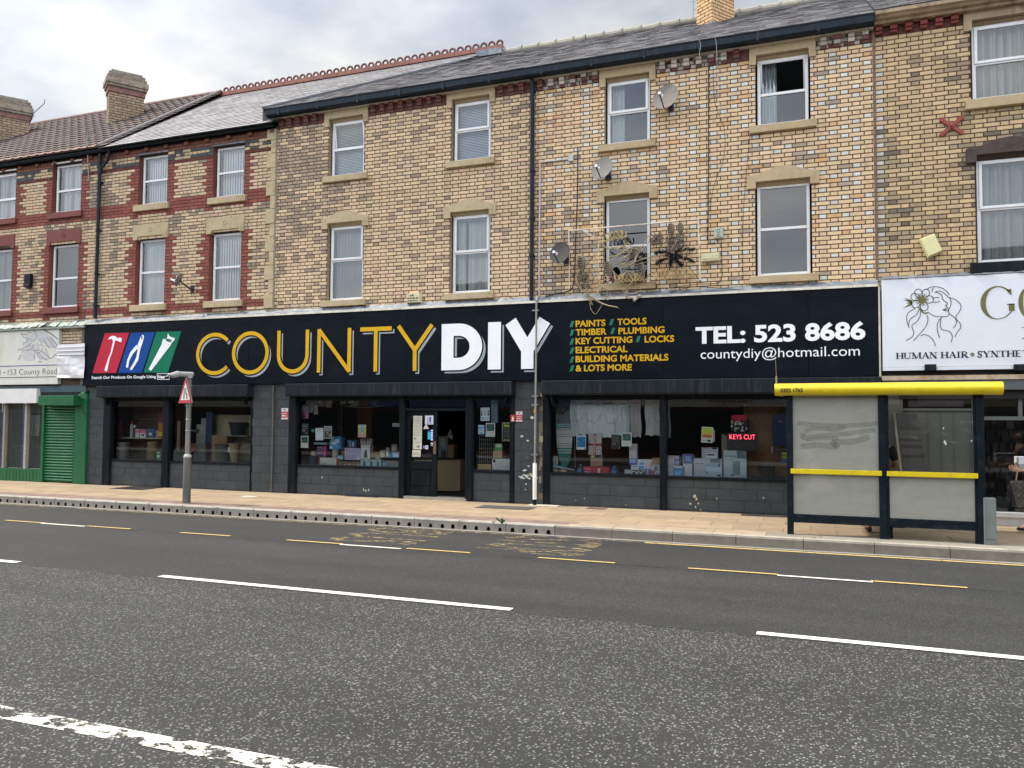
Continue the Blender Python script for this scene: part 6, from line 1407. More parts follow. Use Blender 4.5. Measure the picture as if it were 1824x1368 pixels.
def spray(name, label, x, y0, c, cap, w=4.5):
    r = R4(x-w/2, y0, x+w/2, 778, Y); R = (r[1]-r[0])/2; h = r[3]-r[2]; b = MB(); b.lathe([(R, SH1), (R, SH1+h*.75), (R*.6, SH1+h*.82)], (r[0]+r[1])/2, Y+.05, 14, 0, c); b.lathe([(R*.7, SH1+h*.8), (R*.7, SH1+h)], (r[0]+r[1])/2, Y+.05, 14, 0, cap); return tag(b.build(name, M['print_'], smooth=True), label, 'can')
spray('spray_can', 'tall maroon extinguisher shaped can standing alone on the cream shelf', 212, 743, (.22, .025, .03), (.1, .02, .02), 7); spray('sealant_tube', 'white tube with a red cap on the cream shelf', 232.5, 749, (.4, .38, .38), (.35, .03, .03), 5); spray('spray_can', 'short black can with a white cap on the cream shelf', 237.5, 756, (.04, .04, .04), WH)
pot('planter', 'pale grey tapered planter in the first window', 'planter', (207, 790, 224, 820), .35, (.27, .28, .27), 1, .68)
def weave(b, cx, cy, z0, z1, R):
    for k in range(10): b.tube([(cx+R*.95*math.cos(a), cy+R*.95*math.sin(a), z0+(z1-z0)*(.05+k*.1)) for a in [i*.42 for i in range(16)]], .006, 4, 0, (.20, .15, .08))
pot('wicker_basket', 'larger wicker basket at the bottom of the pair', 'basket', (259, 803, 278, 821), .35, (.30, .24, .14), 1, .95, extra=weave)
o = pot('wicker_basket', 'smaller wicker basket stacked on the larger one', 'basket', (261, 787, 277, 803), .36, (.34, .28, .17), 1, .95, rest=False, extra=weave)
item('bottle_carton', 'small green and white carton beside the baskets', 'carton', (278, 805, 286.5, 821), .34, .08, (.06, .20, .11), [(.2, .3, .8, .6, WH), (.3, .75, .7, .95, (.4, .5, .4))], rest=True)
# second window of the basket bay
pot('planter', 'black planter on a shelf in the second window', 'planter', (404, 752, 432, 775), .6, (.012, .016, .02), 1, .7, rest=False)
b = MB(); x0, x1, z0, z1 = R4(402, 775, 445, 777, .6); b.box(x0, x1, .5, .93, z0, z0+.02); tag(b.build('wall_shelf', M['metal']), 'thin shelf holding up the black planter', 'shelf')
def lab(b, cx, cy, z0, z1, R): b.box(cx-R*.55, cx-R*.1, cy-R*.93, cy-R*.9, z0+(z1-z0)*.55, z0+(z1-z0)*.8, 0, WH)
pot('planter', 'tall straw coloured planter with a white label', 'planter', (405, 791, 423, 825), .35, (.34, .285, .17), 1, .66, extra=lab)
pot('bucket_stack', 'stack of ribbed grey green buckets beside the straw planter', 'buckets', (380, 793, 404, 825), .4, (.085, .11, .10), 1, .8, rings=7)
item('cardboard_box', 'brown cardboard box behind the grey green buckets', 'box', (377, 773, 404, 820), .62, .25, (.20, .13, .075), [(.48, .0, .52, 1, (.14, .09, .05))], rest=True)
item('batten', 'upright strip of pale wood in the second window', 'timber', (315, 752, 320, 822), .5, .03, (.22, .18, .13), rest=True)
item('display_post', 'dark blue upright board in the second window', 'board', (366, 735, 377, 822), .7, .05, (.015, .03, .075), rest=True)
b = MB(); x0, x1, z0, z1 = R4(350, 745, 369, 791, .75)
for k in range(14): xx = x0+(x1-x0)*k/14; b.face([(xx, .75+.02*(k % 2), z0), (xx+(x1-x0)/14, .75+.02*((k+1) % 2), z0), (xx+(x1-x0)/14, .75+.02*((k+1) % 2), z1-(0 if k > 4 else .15)), (xx, .75+.02*(k % 2), z1-(0 if k > 4 else .15))], 0, (.34, .35, .34))
tag(b.build('corrugated_sheet', M['matte']), 'white corrugated plastic sheet standing in the second window', 'sheet')
b = MB(); c = W(337, 802, .45)
for k in range(7):
    a = math.radians(20+k*23); u = Vector((math.cos(a), 0, math.sin(a))); s = Vector((-u.z, 0, u.x)); b.face([c-Vector((0, 0, .1)), c+u*.13-s*.045, c+u*.2, c+u*.13+s*.045], 0, var((.34, .10, .045), rnd, .2))
tag(b.build('paper_fan', M['print_']), 'orange leaf shaped paper fan behind the lamp post', 'decoration')
def lamp_clip():
    c = W(337, 765, .5); root = thing('clip_lamp', (c.x, .5, SHELF), 'black lamp with a bright metal shade on a thin stand behind the post', 'lamp')
    b = MB(); b.tube([(c.x, .5, SHELF), (c.x, .5, c.z)], .008, 6); b.build('stand', M['cable'], root)
    b = MB(); p = W(349, 768, .46); b.tube([(c.x, .5, c.z), p, p+Vector((.07, -.02, 0))], [.02, .03, .05], 12); b.build('shade', M['metal'], root)
lamp_clip()
item('crate', 'grey plastic crate low in the second window', 'crate', (303, 805, 328, 822), .42, .25, (.15, .16, .165), [(.05, .7, .95, .8, (.09, .1, .1))], rest=True)
item('crate', 'wide dark grey box low behind the post', 'crate', (344, 790, 366, 822), .55, .25, (.085, .09, .095), rest=True)
# busy window with the blue box: coordinates from an enlarged view
zc = lambda a, b_, c_, d: (515+a/9.12, 700+b_/9.12, 515+c_/9.12, 700+d/9.12)
YP = YG+.012
item('packet', 'pink and blue packet hanging from the top of the busy window', 'packet', zc(195, 220, 312, 412), .3, .02, (.42, .17, .27), [(.1, .55, .75, .95, (.22, .38, .48)), (.2, .1, .5, .2, BK)])
item('brush_card', 'slate blue brush hanging beside the pink packet', 'packet', zc(325, 170, 390, 320), .32, .03, (.08, .12, .19), [(.1, .1, .9, .15, GRY), (.1, .4, .9, .45, GRY)])
item('brush_card', 'grey brush on a tan card hanging third along the rail', 'packet', zc(405, 205, 472, 345), .32, .02, (.16, .16, .15), [(.2, .1, .8, .3, (.25, .2, .1))], tilt=.1)
for q, lb, cc in (((475, 80, 515, 175), 'cream swing tag at the start of the row along the window head', CRM), ((605, 80, 695, 240), 'large brown tag hanging from the window head', (.22, .17, .09)), ((830, 80, 925, 172), 'square cream tag hanging near the middle of the window head', CRM), ((960, 80, 1045, 165), 'cream tag hanging just past the middle of the window head', (.45, .41, .3)), ((1140, 80, 1290, 205), 'dark red card hanging from the window head', (.10, .02, .025)), ((1330, 80, 1420, 205), 'dark brown card hanging near the post end of the window head', (.12, .09, .06))):
    item('swing_tag', lb, 'tag', zc(*q), .4, .008, tuple(v*.6 for v in cc), [(.15, .3, .85, .6, tuple(v*.4 for v in cc))])
item('poster', 'black poster with rows of grey print low by the first post of the busy window', 'poster', zc(205, 490, 318, 672), YP, .002, (.02, .025, .03), texts=[('#', .1, .9, .82, .07, GRY), ('#', .1, .9, .66, .1, (.3, .33, .36)), ('#', .15, .85, .48, .1, GRY), ('#', .1, .6, .3, .1, WH), ('#', .6, .9, .08, .05, WH)])
c = W(515+386/9.12, 700+610/9.12, YP); b = MB(); b.face([(c.x+.038*math.cos(i*.4), YP, c.z+.038*math.sin(i*.4)) for i in range(16)], 0, (.07, .42, .27)); tag(b.build('round_sticker', M['print_']), 'small round green sticker on the window glass', 'sticker')
DG = (.02, .075, .07)
def green_poster(r, label): return item('poster', label, 'poster', r, YP, .002, (.60, .62, .58), [(.09, .42, .91, .93, DG), (.4, .5, .7, .75, (.05, .16, .14)), (.0, .55, .3, .6, (.4, .45, .4))], [('#', .2, .8, .85, .03, WH), ('#', .1, .9, .3, .035, (.3, .33, .33)), ('#', .1, .9, .2, .03, (.3, .33, .33)), ('#', .25, .75, .1, .03, (.3, .33, .33))])
green_poster(zc(190, 695, 312, 892), 'dark green and white poster in the bottom corner of the busy window')
item('poster', 'plain white notice beside the black and white picture', 'notice', zc(430, 568, 556, 768), YP, .002, (.58, .60, .66), [(.0, .0, .06, .2, (.4, .42, .46))], [('#', .25, .75, .86, .04, (.1, .25, .35)), ('#', .2, .8, .72, .03, GRY), ('#', .2, .85, .1, .03, GRY)], tilt=.03)
item('poster', 'black and white picture poster with a pale border', 'poster', zc(566, 538, 693, 740), YP, .002, (.60, .61, .55), [(.06, .05, .94, .95, (.07, .07, .065)), (.1, .6, .9, .92, (.26, .27, .25)), (.3, .05, .6, .5, (.13, .1, .08)), (.42, .42, .55, .56, (.5, .48, .45)), (.65, .1, .9, .4, (.3, .3, .28))])
item('boxed_goods', 'big bright blue box with white splashes in the busy window', 'box', zc(655, 710, 850, 912), .28, .12, (.03, .20, .40), [(0, .82, .4, .98, (.45, .6, .7)), (.1, .5, .8, .8, (.30, .52, .66)), (.15, .38, .6, .55, (.5, .62, .7)), (.05, .05, .25, .2, WH), (.86, 0, 1, 1, (.015, .09, .2)), (.3, .15, .7, .3, (.08, .32, .5))])
item('boxed_goods', 'thin pale blue box lying flat above the navy carton', 'box', zc(400, 806, 618, 836), .35, .2, (.28, .40, .46))
item('boxed_goods', 'navy carton with a magenta side', 'carton', zc(450, 868, 600, 1042), .33, .15, (.035, .03, .10), [(.72, 0, 1, 1, (.40, .03, .13)), (.1, .3, .6, .5, (.3, .1, .2))], [('#', .05, .65, .85, .07, WH), ('#', .05, .65, .65, .07, (.3, .3, .5))])
pot('jar', 'grey tin with a blue label under the big blue box', 'tin', zc(692, 913, 795, 1052), .3, (.30, .31, .29), 1, 1, rest=False, rim=False)
def gnome():
    c = W(515+850/9.12, 760+700/9.12, .3); x0, x1, z0, z1 = R4(*zc(805, 920, 895, 1085), .3); cx = (x0+x1)/2; h = z1-z0; root = thing('garden_ornament', (cx, .34, z0), 'small brown garden figure holding a blue and white board', 'ornament')
    b = MB(); b.lathe([(.075, z0), (.085, z0+h*.15), (.07, z0+h*.4), (.055, z0+h*.55), (.03, z0+h*.6)], cx, .36, 14, 0, (.12, .09, .07)); b.build('body', M['matte'], root, smooth=True)
    b = MB(); b.lathe([(.03, z0+h*.58), (.05, z0+h*.68), (.045, z0+h*.8), (.05, z0+h*.82), (.02, z0+h*.95), (.0, z0+h)], cx, .36, 14, 0, (.20, .16, .12)); b.build('head', M['matte'], root, smooth=True)
    b = MB(); b.box(x0, x1, .25, .26, z0+h*.05, z0+h*.42, 0, (.24, .5, .66)); b.face([(x0+.02, .249, z0+h*.1), (x1-.03, .249, z0+h*.1), (x1-.05, .249, z0+h*.3)], 0, WH); b.build('board', M['print_'], root)
gnome()
item('poster', 'wide lavender sheet with columns of small print', 'notice', zc(900, 895, 1162, 1087), .25, .01, (.36, .35, .50), [(.06, .75, .14, .9, (.35, .1, .2)), (.78, .05, .92, .25, (.55, .52, .6))], [('#', .1, .9, .8, .04, (.25, .25, .38)), ('#', .1, .9, .65, .04, (.27, .27, .4)), ('#', .1, .9, .5, .04, (.27, .27, .4)), ('#', .1, .75, .35, .04, (.27, .27, .4)), ('#', .1, .75, .2, .04, (.27, .27, .4))])
item('boxed_goods', 'midnight blue light bulb box standing behind the lavender sheet', 'box', zc(945, 765, 1092, 898), .34, .1, (.015, .035, .09), [(.25, .15, .42, .7, (.22, .24, .3)), (.55, .2, .75, .75, (.3, .36, .45)), (.05, .75, .4, .9, (.1, .2, .4))])
KT = [(.3, .08, .75, .14, BK), (.34, .14, .7, .45, (.02, .03, .04)), (.4, .45, .64, .6, (.02, .03, .04)), (.5, .6, .68, .68, BK)]
item('boxed_goods', 'white box with a black kettle printed on it', 'box', zc(1167, 850, 1313, 1070), .25, .14, (.48, .53, .54), KT+[(.05, .85, .95, .92, (.25, .3, .3))])
for q, lb in (((1160, 1070, 1278, 1192), 'pale blue kettle carton, nearest the post of three on the window floor, under the kettle box'), ((1282, 1070, 1388, 1192), 'pale blue kettle carton between its two fellows on the window floor'), ((1392, 1070, 1490, 1192), 'pale blue kettle carton beside the grey packs on the window floor')):
    item('kettle_carton', lb.replace(', nearest the post of three on the window floor', ' on the window floor'), 'carton', zc(*q), .24, .12, (.34, .46, .50), [(.35, .1, .7, .75, (.04, .10, .12)), (.05, .85, .6, .95, (.15, .25, .3))], rest=True, group='kettle cartons on the window floor')
for q, lb in (((805, 1092, 865, 1175), 'grey brown seed tin by the white long box'), ((880, 1100, 945, 1175), 'brown seed tin second along from the white long box'), ((950, 1100, 1012, 1175), 'golden brown seed tin in the middle of the row of five'), ((1020, 1100, 1080, 1175), 'brown seed tin with the pale top, fourth of the row'), ((1088, 1100, 1152, 1175), 'golden seed tin next to the kettle cartons')):
    item('small_tin', lb, 'tin', zc(*q), .24, .08, (.22, .17, .11), [(.1, .15, .9, .6, (.28, .19, .07) if 'gold' in lb else (.15, .1, .07)), (.2, .3, .8, .45, CRM)], rest=True, group='row of small brown tins')
item('boxed_goods', 'long white box with dark red ends on the window floor', 'box', zc(480, 1050, 802, 1177), .24, .15, (.56, .56, .50), [(0, 0, .06, 1, (.28, .02, .03)), (.9, 0, 1, 1, (.26, .03, .03)), (.55, .82, .8, .85, GRY), (.74, .1, .76, .7, GRY)], [('#', .12, .4, .2, .1, (.15, .15, .15))], rest=True)
pot('tin', 'dark blue cylinder with a silver lid by the red ended box', 'tin', zc(318, 1010, 430, 1168), .3, (.02, .035, .07), 1, 1, rim=False)
pot('tin', 'silver lidded jar top standing above the dark blue cylinder', 'tin', zc(350, 945, 428, 1015), .3, (.38, .36, .33), 1, 1, rest=False, rim=False)
item('toy', 'small red plastic thing in the corner of the window floor', 'toy', zc(130, 1115, 222, 1157), .28, .08, (.40, .05, .06), [(.0, .7, .3, 1, (.1, .02, .03)), (.6, .6, 1, 1, (.2, .03, .04))], rest=True)
for q, lb, cc, t in (((1165, 745, 1250, 845), 'tilted grey bulb box leaning over the kettle box', (.21, .20, .19), .15), ((1255, 740, 1330, 845), 'second tilted bulb box leaning the other way', (.25, .24, .23), -.15)):
    item('bulb_box', lb, 'box', zc(*q), .3, .07, cc, [(.2, .1, .8, .55, (.3, .26, .22)), (.4, .15, .6, .4, (.1, .03, .03)), (.1, .7, .9, .9, (.07, .08, .09))], tilt=t)
for q, lb, cc, pp in (((1325, 955, 1390, 1055), 'orange fronted bulb box behind the kettle cartons', (.2, .15, .1), (.35, .2, .06)), ((1395, 960, 1477, 1082), 'tan bulb box with a round picture', (.27, .22, .17), (.36, .3, .24)), ((1480, 935, 1552, 1047), 'cream blank fronted box in the row of small boxes', (.45, .45, .36), (.5, .5, .4)), ((1570, 890, 1620, 1047), 'tall grey box with a white top in the row of small boxes', (.24, .25, .25), (.55, .55, .55)), ((1620, 950, 1666, 1052), 'bright blue small box near the end of the row', (.03, .18, .38), (.1, .3, .5)), ((1676, 955, 1782, 1047), 'light blue packet against the door post', (.3, .45, .58), (.45, .55, .65)), ((1665, 835, 1742, 947), 'brown grey box stacked highest by the door post', (.22, .19, .17), (.3, .26, .23))):
    item('small_box', lb, 'box', zc(*q), .28, .08, cc, [(.15, .1, .85, .55, pp), (.1, .78, .9, .92, tuple(v*.4 for v in cc))])
item('multipack', 'wide grey multipack with a blue burst on the window floor', 'box', zc(1515, 1080, 1775, 1190), .24, .12, (.17, .18, .17), [(.02, .2, .2, .7, (.10, .36, .60)), (.25, .55, .95, .65, GRY), (.25, .3, .95, .4, GRY), (.3, .8, .9, .9, (.3, .3, .3))], rest=True)
item('poster', 'yellow, blue and pink poster in the middle of the busy window', 'poster', zc(1120, 515, 1250, 720), YP, .002, (.48, .46, .42), [(.05, .3, .35, .75, (.55, .42, .06)), (.75, .3, .97, .8, (.55, .42, .06)), (.3, .4, .75, .95, (.22, .38, .48)), (.0, .0, 1, .14, (.5, .3, .36)), (.6, .15, .9, .3, (.5, .3, .1))], [('#', .1, .5, .18, .05, BK)])
item('sticker', 'small pale opening hours sticker on the glass by the door post', 'sticker', zc(1680, 492, 1792, 548), YP, .002, (.32, .34, .34), texts=[('#', .15, .9, .55, .2, BK), ('#', .15, .9, .2, .2, BK)])
b = MB(); P = [W(515+x/9.12, 700+y/9.12, .22) for x, y in ((680, 140), (800, 180), (950, 220), (1150, 238), (1350, 232), (1550, 195), (1700, 150), (1800, 118))]; b.tube(smooth_path(P, 4), .004, 5); tag(b.build('wire', M['metal']), 'slack wire sagging across the busy window', 'wire')
# things inside the door and on it
zd = lambda a, b_, c_, d: (715+a/7.2, 700+b_/7.2, 715+c_/7.2, 700+d/7.2)
YD = .085
item('price_list', 'long narrow paper list taped to the door', 'notice', zd(150, 293, 263, 722), YD, .002, (.43, .43, .37), texts=[('#', .1, .9, v, .012, (.22, .22, .2)) for v in (.94, .9, .86, .82, .76, .7, .66, .6, .55, .5, .44, .4)]+[('#', .15, .4, .3, .05, (.1, .1, .1)), ('#', .15, .85, .2, .015, (.22, .22, .2)), ('#', .5, .85, .06, .05, (.1, .1, .1))])
item('notice', 'small cream paper notice under the long list on the door', 'notice', zd(140, 730, 247, 818), YD, .002, (.42, .41, .34), texts=[('#', .1, .8, .5, .06, (.25, .25, .2)), ('#', .1, .9, .35, .06, (.25, .25, .2))])
item('sticker', 'white square sticker with blue and purple figures on the door', 'sticker', zd(303, 290, 409, 403), YD, .002, (.50, .53, .60), [(.28, .4, .42, .8, (.35, .15, .2)), (.52, .35, .75, .85, (.08, .08, .28)), (.2, .1, .8, .2, (.1, .12, .3)), (.2, .3, .8, .36, (.1, .12, .3))])
b = MB(); q = [W(715+x/7.2, 700+y/7.2, YD) for x, y in ((280, 461), (355, 461), (318, 394))]; b.prism([(p.x, p.z) for p in q], YD-.003, YD, 0, (.55, .55, .57)); tag(b.build('sticker', M['print_']), 'white triangular sticker on the door', 'sticker')
item('sticker', 'tall sky blue payment sticker on the door', 'sticker', zd(338, 482, 384, 597), YD, .002, (.03, .30, .55), [(.0, .85, 1, 1, (.02, .05, .3))])
item('sticker', 'column of small white card emblems on the door edge', 'sticker', zd(378, 468, 406, 615), YD-.002, .002, (.04, .08, .35), [(.1, .05+.2*i, .9, .18+.2*i, WH) for i in range(5)])
item('sticker', 'tiny white sticker low on the door edge', 'sticker', zd(378, 636, 404, 678), YD, .002, (.4, .42, .44), [(.2, .2, .8, .5, BK)])
item('sticker', 'small white sticker with a blue middle low on the door glass', 'sticker', zd(308, 672, 342, 722), YD, .002, (.5, .53, .6), [(.3, .25, .7, .75, (.05, .2, .5))])
item('sticker', 'small round purple and white sticker low on the door glass', 'sticker', zd(278, 676, 302, 714), YD, .002, (.2, .18, .3), [(.2, .3, .8, .7, (.4, .2, .25))])
def counter():
    x0, x1 = SX(776, 1.5), SX(812, 1.5); root = thing('shop_counter', ((x0+x1)/2, 1.6, 0), 'plain beige counter just inside the open door', 'counter')
    b = MB(); b.xprism([(0, 0), (0, 0)], 0, 0) if False else b.face([(x0-.3, 1.05, .05), (x1, 1.75, .02), (x1, 1.75, .74), (x0-.3, 1.05, .74)]); b.face([(x1, 1.75, .02), (x1+.0, 2.4, .02), (x1, 2.4, .74), (x1, 1.75, .74)]); b.build('front', mat('beige_board', (.42, .33, .20), .7, .1, 4), root)
    b = MB(); b.face([(x0-.34, 1.0, .76), (x1+.04, 1.72, .76), (x1+.04, 2.5, .76), (x0-.34, 2.5, .76)]); b.face([(x0-.34, 1.0, .74), (x1+.04, 1.72, .74), (x1+.04, 1.72, .76), (x0-.34, 1.0, .76)]); b.build('top', M['black'], root)
counter()
item('till', 'grey screened machine standing on the beige counter', 'machine', (781, 777, 797, 816), 1.9, .3, (.12, .14, .13), [(.2, .5, .7, .9, (.2, .24, .22)), (.3, .05, .9, .35, (.02, .02, .02))])
item('cardboard_box', 'brown carton standing on the counter inside the door', 'box', (798, 792, 808, 816), 1.9, .2, (.18, .10, .05))
b = MB(); P = [W(715+x/7.2, 700+y/7.2, 1.6) for x, y in ((590, 545), (632, 455), (655, 560), (645, 600))]; b.face(P, 0, (.40, .36, .38)); P = [W(715+x/7.2, 700+y/7.2, 1.59) for x, y in ((605, 540), (632, 470), (640, 560))]; b.face(P, 0, (.25, .1, .12)); tag(b.build('bunting_flag', M['print_']), 'pinkish white pennant hanging inside the doorway', 'flag')
# narrow window beside the pier
item('poster', 'white poster with small pictures at the top of the narrow window', 'poster', zd(1015, 188, 1131, 359), YP, .002, (.52, .55, .56), [(.06, .65, .2, .8, BLU), (.78, .65, .94, .8, BLU), (.06, .4, .2, .6, BK), (.78, .4, .94, .6, BK), (.35, .4, .65, .78, (.25, .42, .45)), (.1, .12, .4, .28, (.2, .4, .5)), (.6, .12, .9, .28, (.2, .4, .5))], [('#', .2, .8, .88, .05, GRY)])
item('poster', 'small blue and white poster in the narrow window', 'poster', zd(984, 410, 1063, 528), YP, .002, (.45, .55, .62), [(.0, .62, 1, .78, (.05, .32, .52)), (.2, .05, .7, .2, (.05, .32, .52))], [('#', .1, .9, .45, .05, GRY), ('#', .1, .9, .35, .05, GRY)])
green_poster(zd(1082, 385, 1201, 561), 'dark green and white poster in the narrow window beside the door')
item('poster', 'black and yellow warning poster at the edge of the narrow window', 'poster', zd(1290, 377, 1392, 617), YP, .002, (.40, .42, .38), [(.06, .02, 1, .98, BK), (.2, .76, .95, .86, (.42, .40, .05)), (.2, .9, .5, .95, (.35, .34, .05)), (.6, .9, .9, .95, (.35, .34, .05)), (.2, .04, .5, .09, (.35, .34, .05)), (.65, .04, .95, .09, (.35, .34, .05))], [('#', .2, .95, v, .03, GRY) for v in (.65, .58, .5, .42, .3, .22)])
item('light_fitting', 'long blue grey light fitting hanging in the narrow window', 'light fitting', zd(1150, 60, 1232, 380), .3, .06, (.16, .24, .29))
item('cardboard_box', 'brown cardboard box resting on the calendar boxes', 'box', zd(1175, 742, 1290, 832), .35, .15, KRF)
item('cardboard_box', 'low brown cardboard box on the floor of the narrow window', 'box', zd(980, 900, 1146, 977), .25, .15, (.40, .28, .15), rest=True)
item('packet', 'green packet above the cardboard box in the narrow window', 'packet', zd(1195, 650, 1292, 742), .36, .05, (.10, .24, .10), [(.2, .5, .9, .95, (.4, .48, .42))])
item('calendar_board', 'white board of small print columns on the floor of the narrow window', 'board', zd(1165, 830, 1387, 985), .22, .12, (.54, .55, .56), [(.05, .68, .18, .95, BK)]+[(.22+.2*i, .05, .225+.2*i, .95, GRY) for i in range(4)], [('#', .24+.2*i, .4+.2*i, v, .025, (.3, .3, .3)) for i in range(4) for v in (.15, .3, .45, .6, .75)], rest=True)
b = MB(); x0, x1, z0, z1 = R4(*zd(1000, 545, 1185, 900), .45)
for k in range(8): xx = x0+(x1-x0)*k/7; b.tube([(xx, .45, SHELF), (xx, .45, z1)], .004, 5)
for k in range(9): zq = SHELF+(z1-SHELF)*k/8; b.tube([(x0, .45, zq), (x1, .45, zq)], .004, 5)
tag(b.build('wire_rack', M['metal']), 'grey wire grid rack standing in the narrow window', 'rack')
for r, lb in (((501, 727, 513, 747), 'red and white alarm warning sign on the grey blocks before the busy window'), ((919, 733, 930.5, 751), 'red and white alarm warning sign on the damaged pier')):
    item('warning_sign', lb, 'sign', r, -.012, .010, (.45, .40, .40), [(.0, .15, 1, .68, (.36, .025, .04)), (.4, .78, .6, .92, (.1, .1, .1))], [('#', .1, .9, .48, .09, WH), ('#', .15, .85, .26, .14, WH)])
item('warning_sign', 'small red sign with a white triangle on the black post by the damaged pier', 'sign', (909.5, 739, 917.5, 751), -.018, .005, (.34, .025, .04), [(.2, .1, .8, .2, WH), (.3, .3, .7, .55, WH), (.42, .55, .58, .75, WH)])
# ironing board window
ze_ = lambda a, b_, c_, d: (970+a/8.29, 700+b_/8.29, 970+c_/8.29, 700+d/8.29)
def ironing_board():
    Y = .32; P = lambda x, y: ((lambda q: (q.x, q.z))(W(970+x/8.29, 700+y/8.29, Y))); root = thing('ironing_board', (P(285, 1100)[0], Y, SHELF), 'ironing board with a striped green and white cover standing on its tip', 'ironing board')
    L = [(165, 140), (165, 300), (170, 500), (175, 700), (190, 850), (215, 980), (260, 1080), (300, 1105)]; Rr = [(405, 140), (410, 300), (410, 500), (408, 700), (400, 850), (375, 980), (335, 1080), (300, 1105)]
    def at(E, y):
        for (xa, ya), (xb, yb) in zip(E, E[1:]):
            if ya <= y <= yb: return xa+(xb-xa)*(y-ya)/(yb-ya)
        return E[-1][0]
    bands = [(140, 260, (.05, .055, .06)), (260, 455, (.10, .115, .12)), (455, 470, (.2, .36, .36)), (470, 485, (.06, .17, .17)), (485, 500, (.3, .4, .4)), (500, 520, TEAL), (520, 545, (.36, .4, .4)), (545, 552, (.15, .16, .16)), (552, 605, (.47, .46, .47)), (605, 612, (.12, .12, .12)), (612, 640, (.46, .45, .46)), (640, 648, (.14, .14, .14)), (648, 745, (.50, .48, .48)), (745, 752, (.12, .12, .12)), (752, 775, (.46, .45, .45)), (775, 785, (.2, .22, .22)), (785, 810, (.42, .44, .44)), (810, 830, TEAL), (830, 850, (.3, .38, .38)), (850, 868, (.05, .18, .17)), (868, 890, (.25, .36, .35)), (890, 1104, (.012, .15, .145))]
    b = MB()
    for y0, y1, c in bands:
        n = 1 if y1-y0 < 120 else 5
        for i in range(n):
            ya, yb = y0+(y1-y0)*i/n, y0+(y1-y0)*(i+1)/n; q = [P(at(L, yb), yb), P(at(Rr, yb), yb), P(at(Rr, ya), ya), P(at(L, ya), ya)]
            b.prism(q, Y, Y+.03, 0, c)
    b.build('cover', M['matte'], root)
    b = MB(); r = random.Random(8)
    for i in range(14): x, z = P(r.uniform(180, 380), r.uniform(130, 260)); b.tube(smooth_path([(x, Y-.01, z), (x+r.uniform(-.06, .06), Y-.03, z-.05), (x+r.uniform(-.1, .1), Y-.01, z-.09)], 3), .006, 4, 0, (.035, .04, .045))
    b.build('gathered_edge', M['matte'], root)
    b = MB(); a, c_ = P(420, 150), P(440, 1110); b.tube([(a[0], Y+.05, a[1]), (c_[0], Y+.06, c_[1])], .010, 6); b.build('leg', M['metal'], root)
ironing_board()
def plastic_sheet(label, r, Y, c, head=None, contour=True):
    x0, x1, z0, z1 = R4(*r, Y); b = MB(); n, mm = 12, 10; rr = random.Random(int(r[0])); o = lambda u, v: .012*math.sin(u*9+r[0])+.008*math.sin(v*7+u*4)+rr.uniform(-.004, .004)
    g = [[(x0+(x1-x0)*i/n+.012*math.sin(j*.7)*(i in (0, n)), Y+o(i/n, j/mm), z0+(z1-z0)*j/mm+(.012*math.sin(i*.9) if j == 0 else 0)) for i in range(n+1)] for j in range(mm+1)]
    for j in range(mm):
        for i in range(n): b.face([g[j][i], g[j][i+1], g[j+1][i+1], g[j+1][i]], 0, c)
    t = MB(); w, h = x1-x0, z1-z0
    if contour: stroke(t, [(x0+w*u, z0+h*v) for u, v in ((.0, .40), (.18, .38), (.28, .43), (.36, .56), (.46, .62), (.58, .61), (.66, .53), (.70, .40), (1, .38))], .009, Y-.03, 0, tuple(v*.55 for v in c))
    if head: t.box(x0, x1, Y-.026, Y-.022, z0+h*.86, z1, 0, head); scribble(t, '#', x0+w*.5, x0+w*.95, z0+h*.885, .02, Y-.03, 0, BK)
    root = tag(b.build('bath_mat_pack', mat('clear_film_mat', attr=True, rough=.25, var=.08, scale=6, bump=.6, bscale=9), smooth=True), label, 'bath mat', 'white bath mats hung in film')
    if t.f: t.build('print', M['print_'], root)
Wm = (.60, .65, .66)
for q, lb, cc, hd, ct in (((385, 95, 500, 640), 'white bath mat in film, half hidden behind the ironing board', (.48, .53, .54), None, True), ((480, 100, 702, 615), 'white bath mat in film hanging above the blue poster', (.57, .61, .62), (.5, .54, .55), True), ((690, 100, 1028, 660), 'widest white bath mat in film, in the middle of the window', Wm, (.45, .48, .49), True), ((1030, 108, 1212, 625), 'white bath mat in film hanging above the black poster', Wm, (.46, .49, .50), True), ((1205, 105, 1252, 615), 'narrow edge of a white bath mat above the green poster', (.52, .56, .56), None, False), ((1255, 95, 1425, 650), 'pinkish grey bath mat in film with a pink label', (.38, .355, .355), (.5, .4, .42), False), ((1488, 90, 1698, 628), 'grey bath mat in film next to the black post', (.46, .445, .445), (.48, .46, .45), True)):
    plastic_sheet(lb, ze_(*q), .30+.015*(len(lb) % 3), cc, hd, ct)
plastic_sheet('grey edge of a bath mat just past the black post', (1186, 710, 1194, 780), .32, (.22, .22, .22), None, False)
item('poster', 'bright blue poster with a white border below the bath mats', 'poster', ze_(470, 625, 613, 836), YP, .002, (.55, .58, .62), [(.05, .18, .95, .9, (.012, .16, .34)), (.05, .55, .25, .6, (.4, .5, .55)), (.85, .02, .97, .14, (.4, .1, .1))], [('#', .1, .45, .8, .05, (.3, .45, .5)), ('#', .6, .95, .72, .03, (.3, .45, .5)), ('#', .6, .95, .6, .03, (.3, .45, .5)), ('#', .1, .5, .45, .03, (.3, .45, .5)), ('#', .1, .5, .3, .03, (.3, .45, .5))])
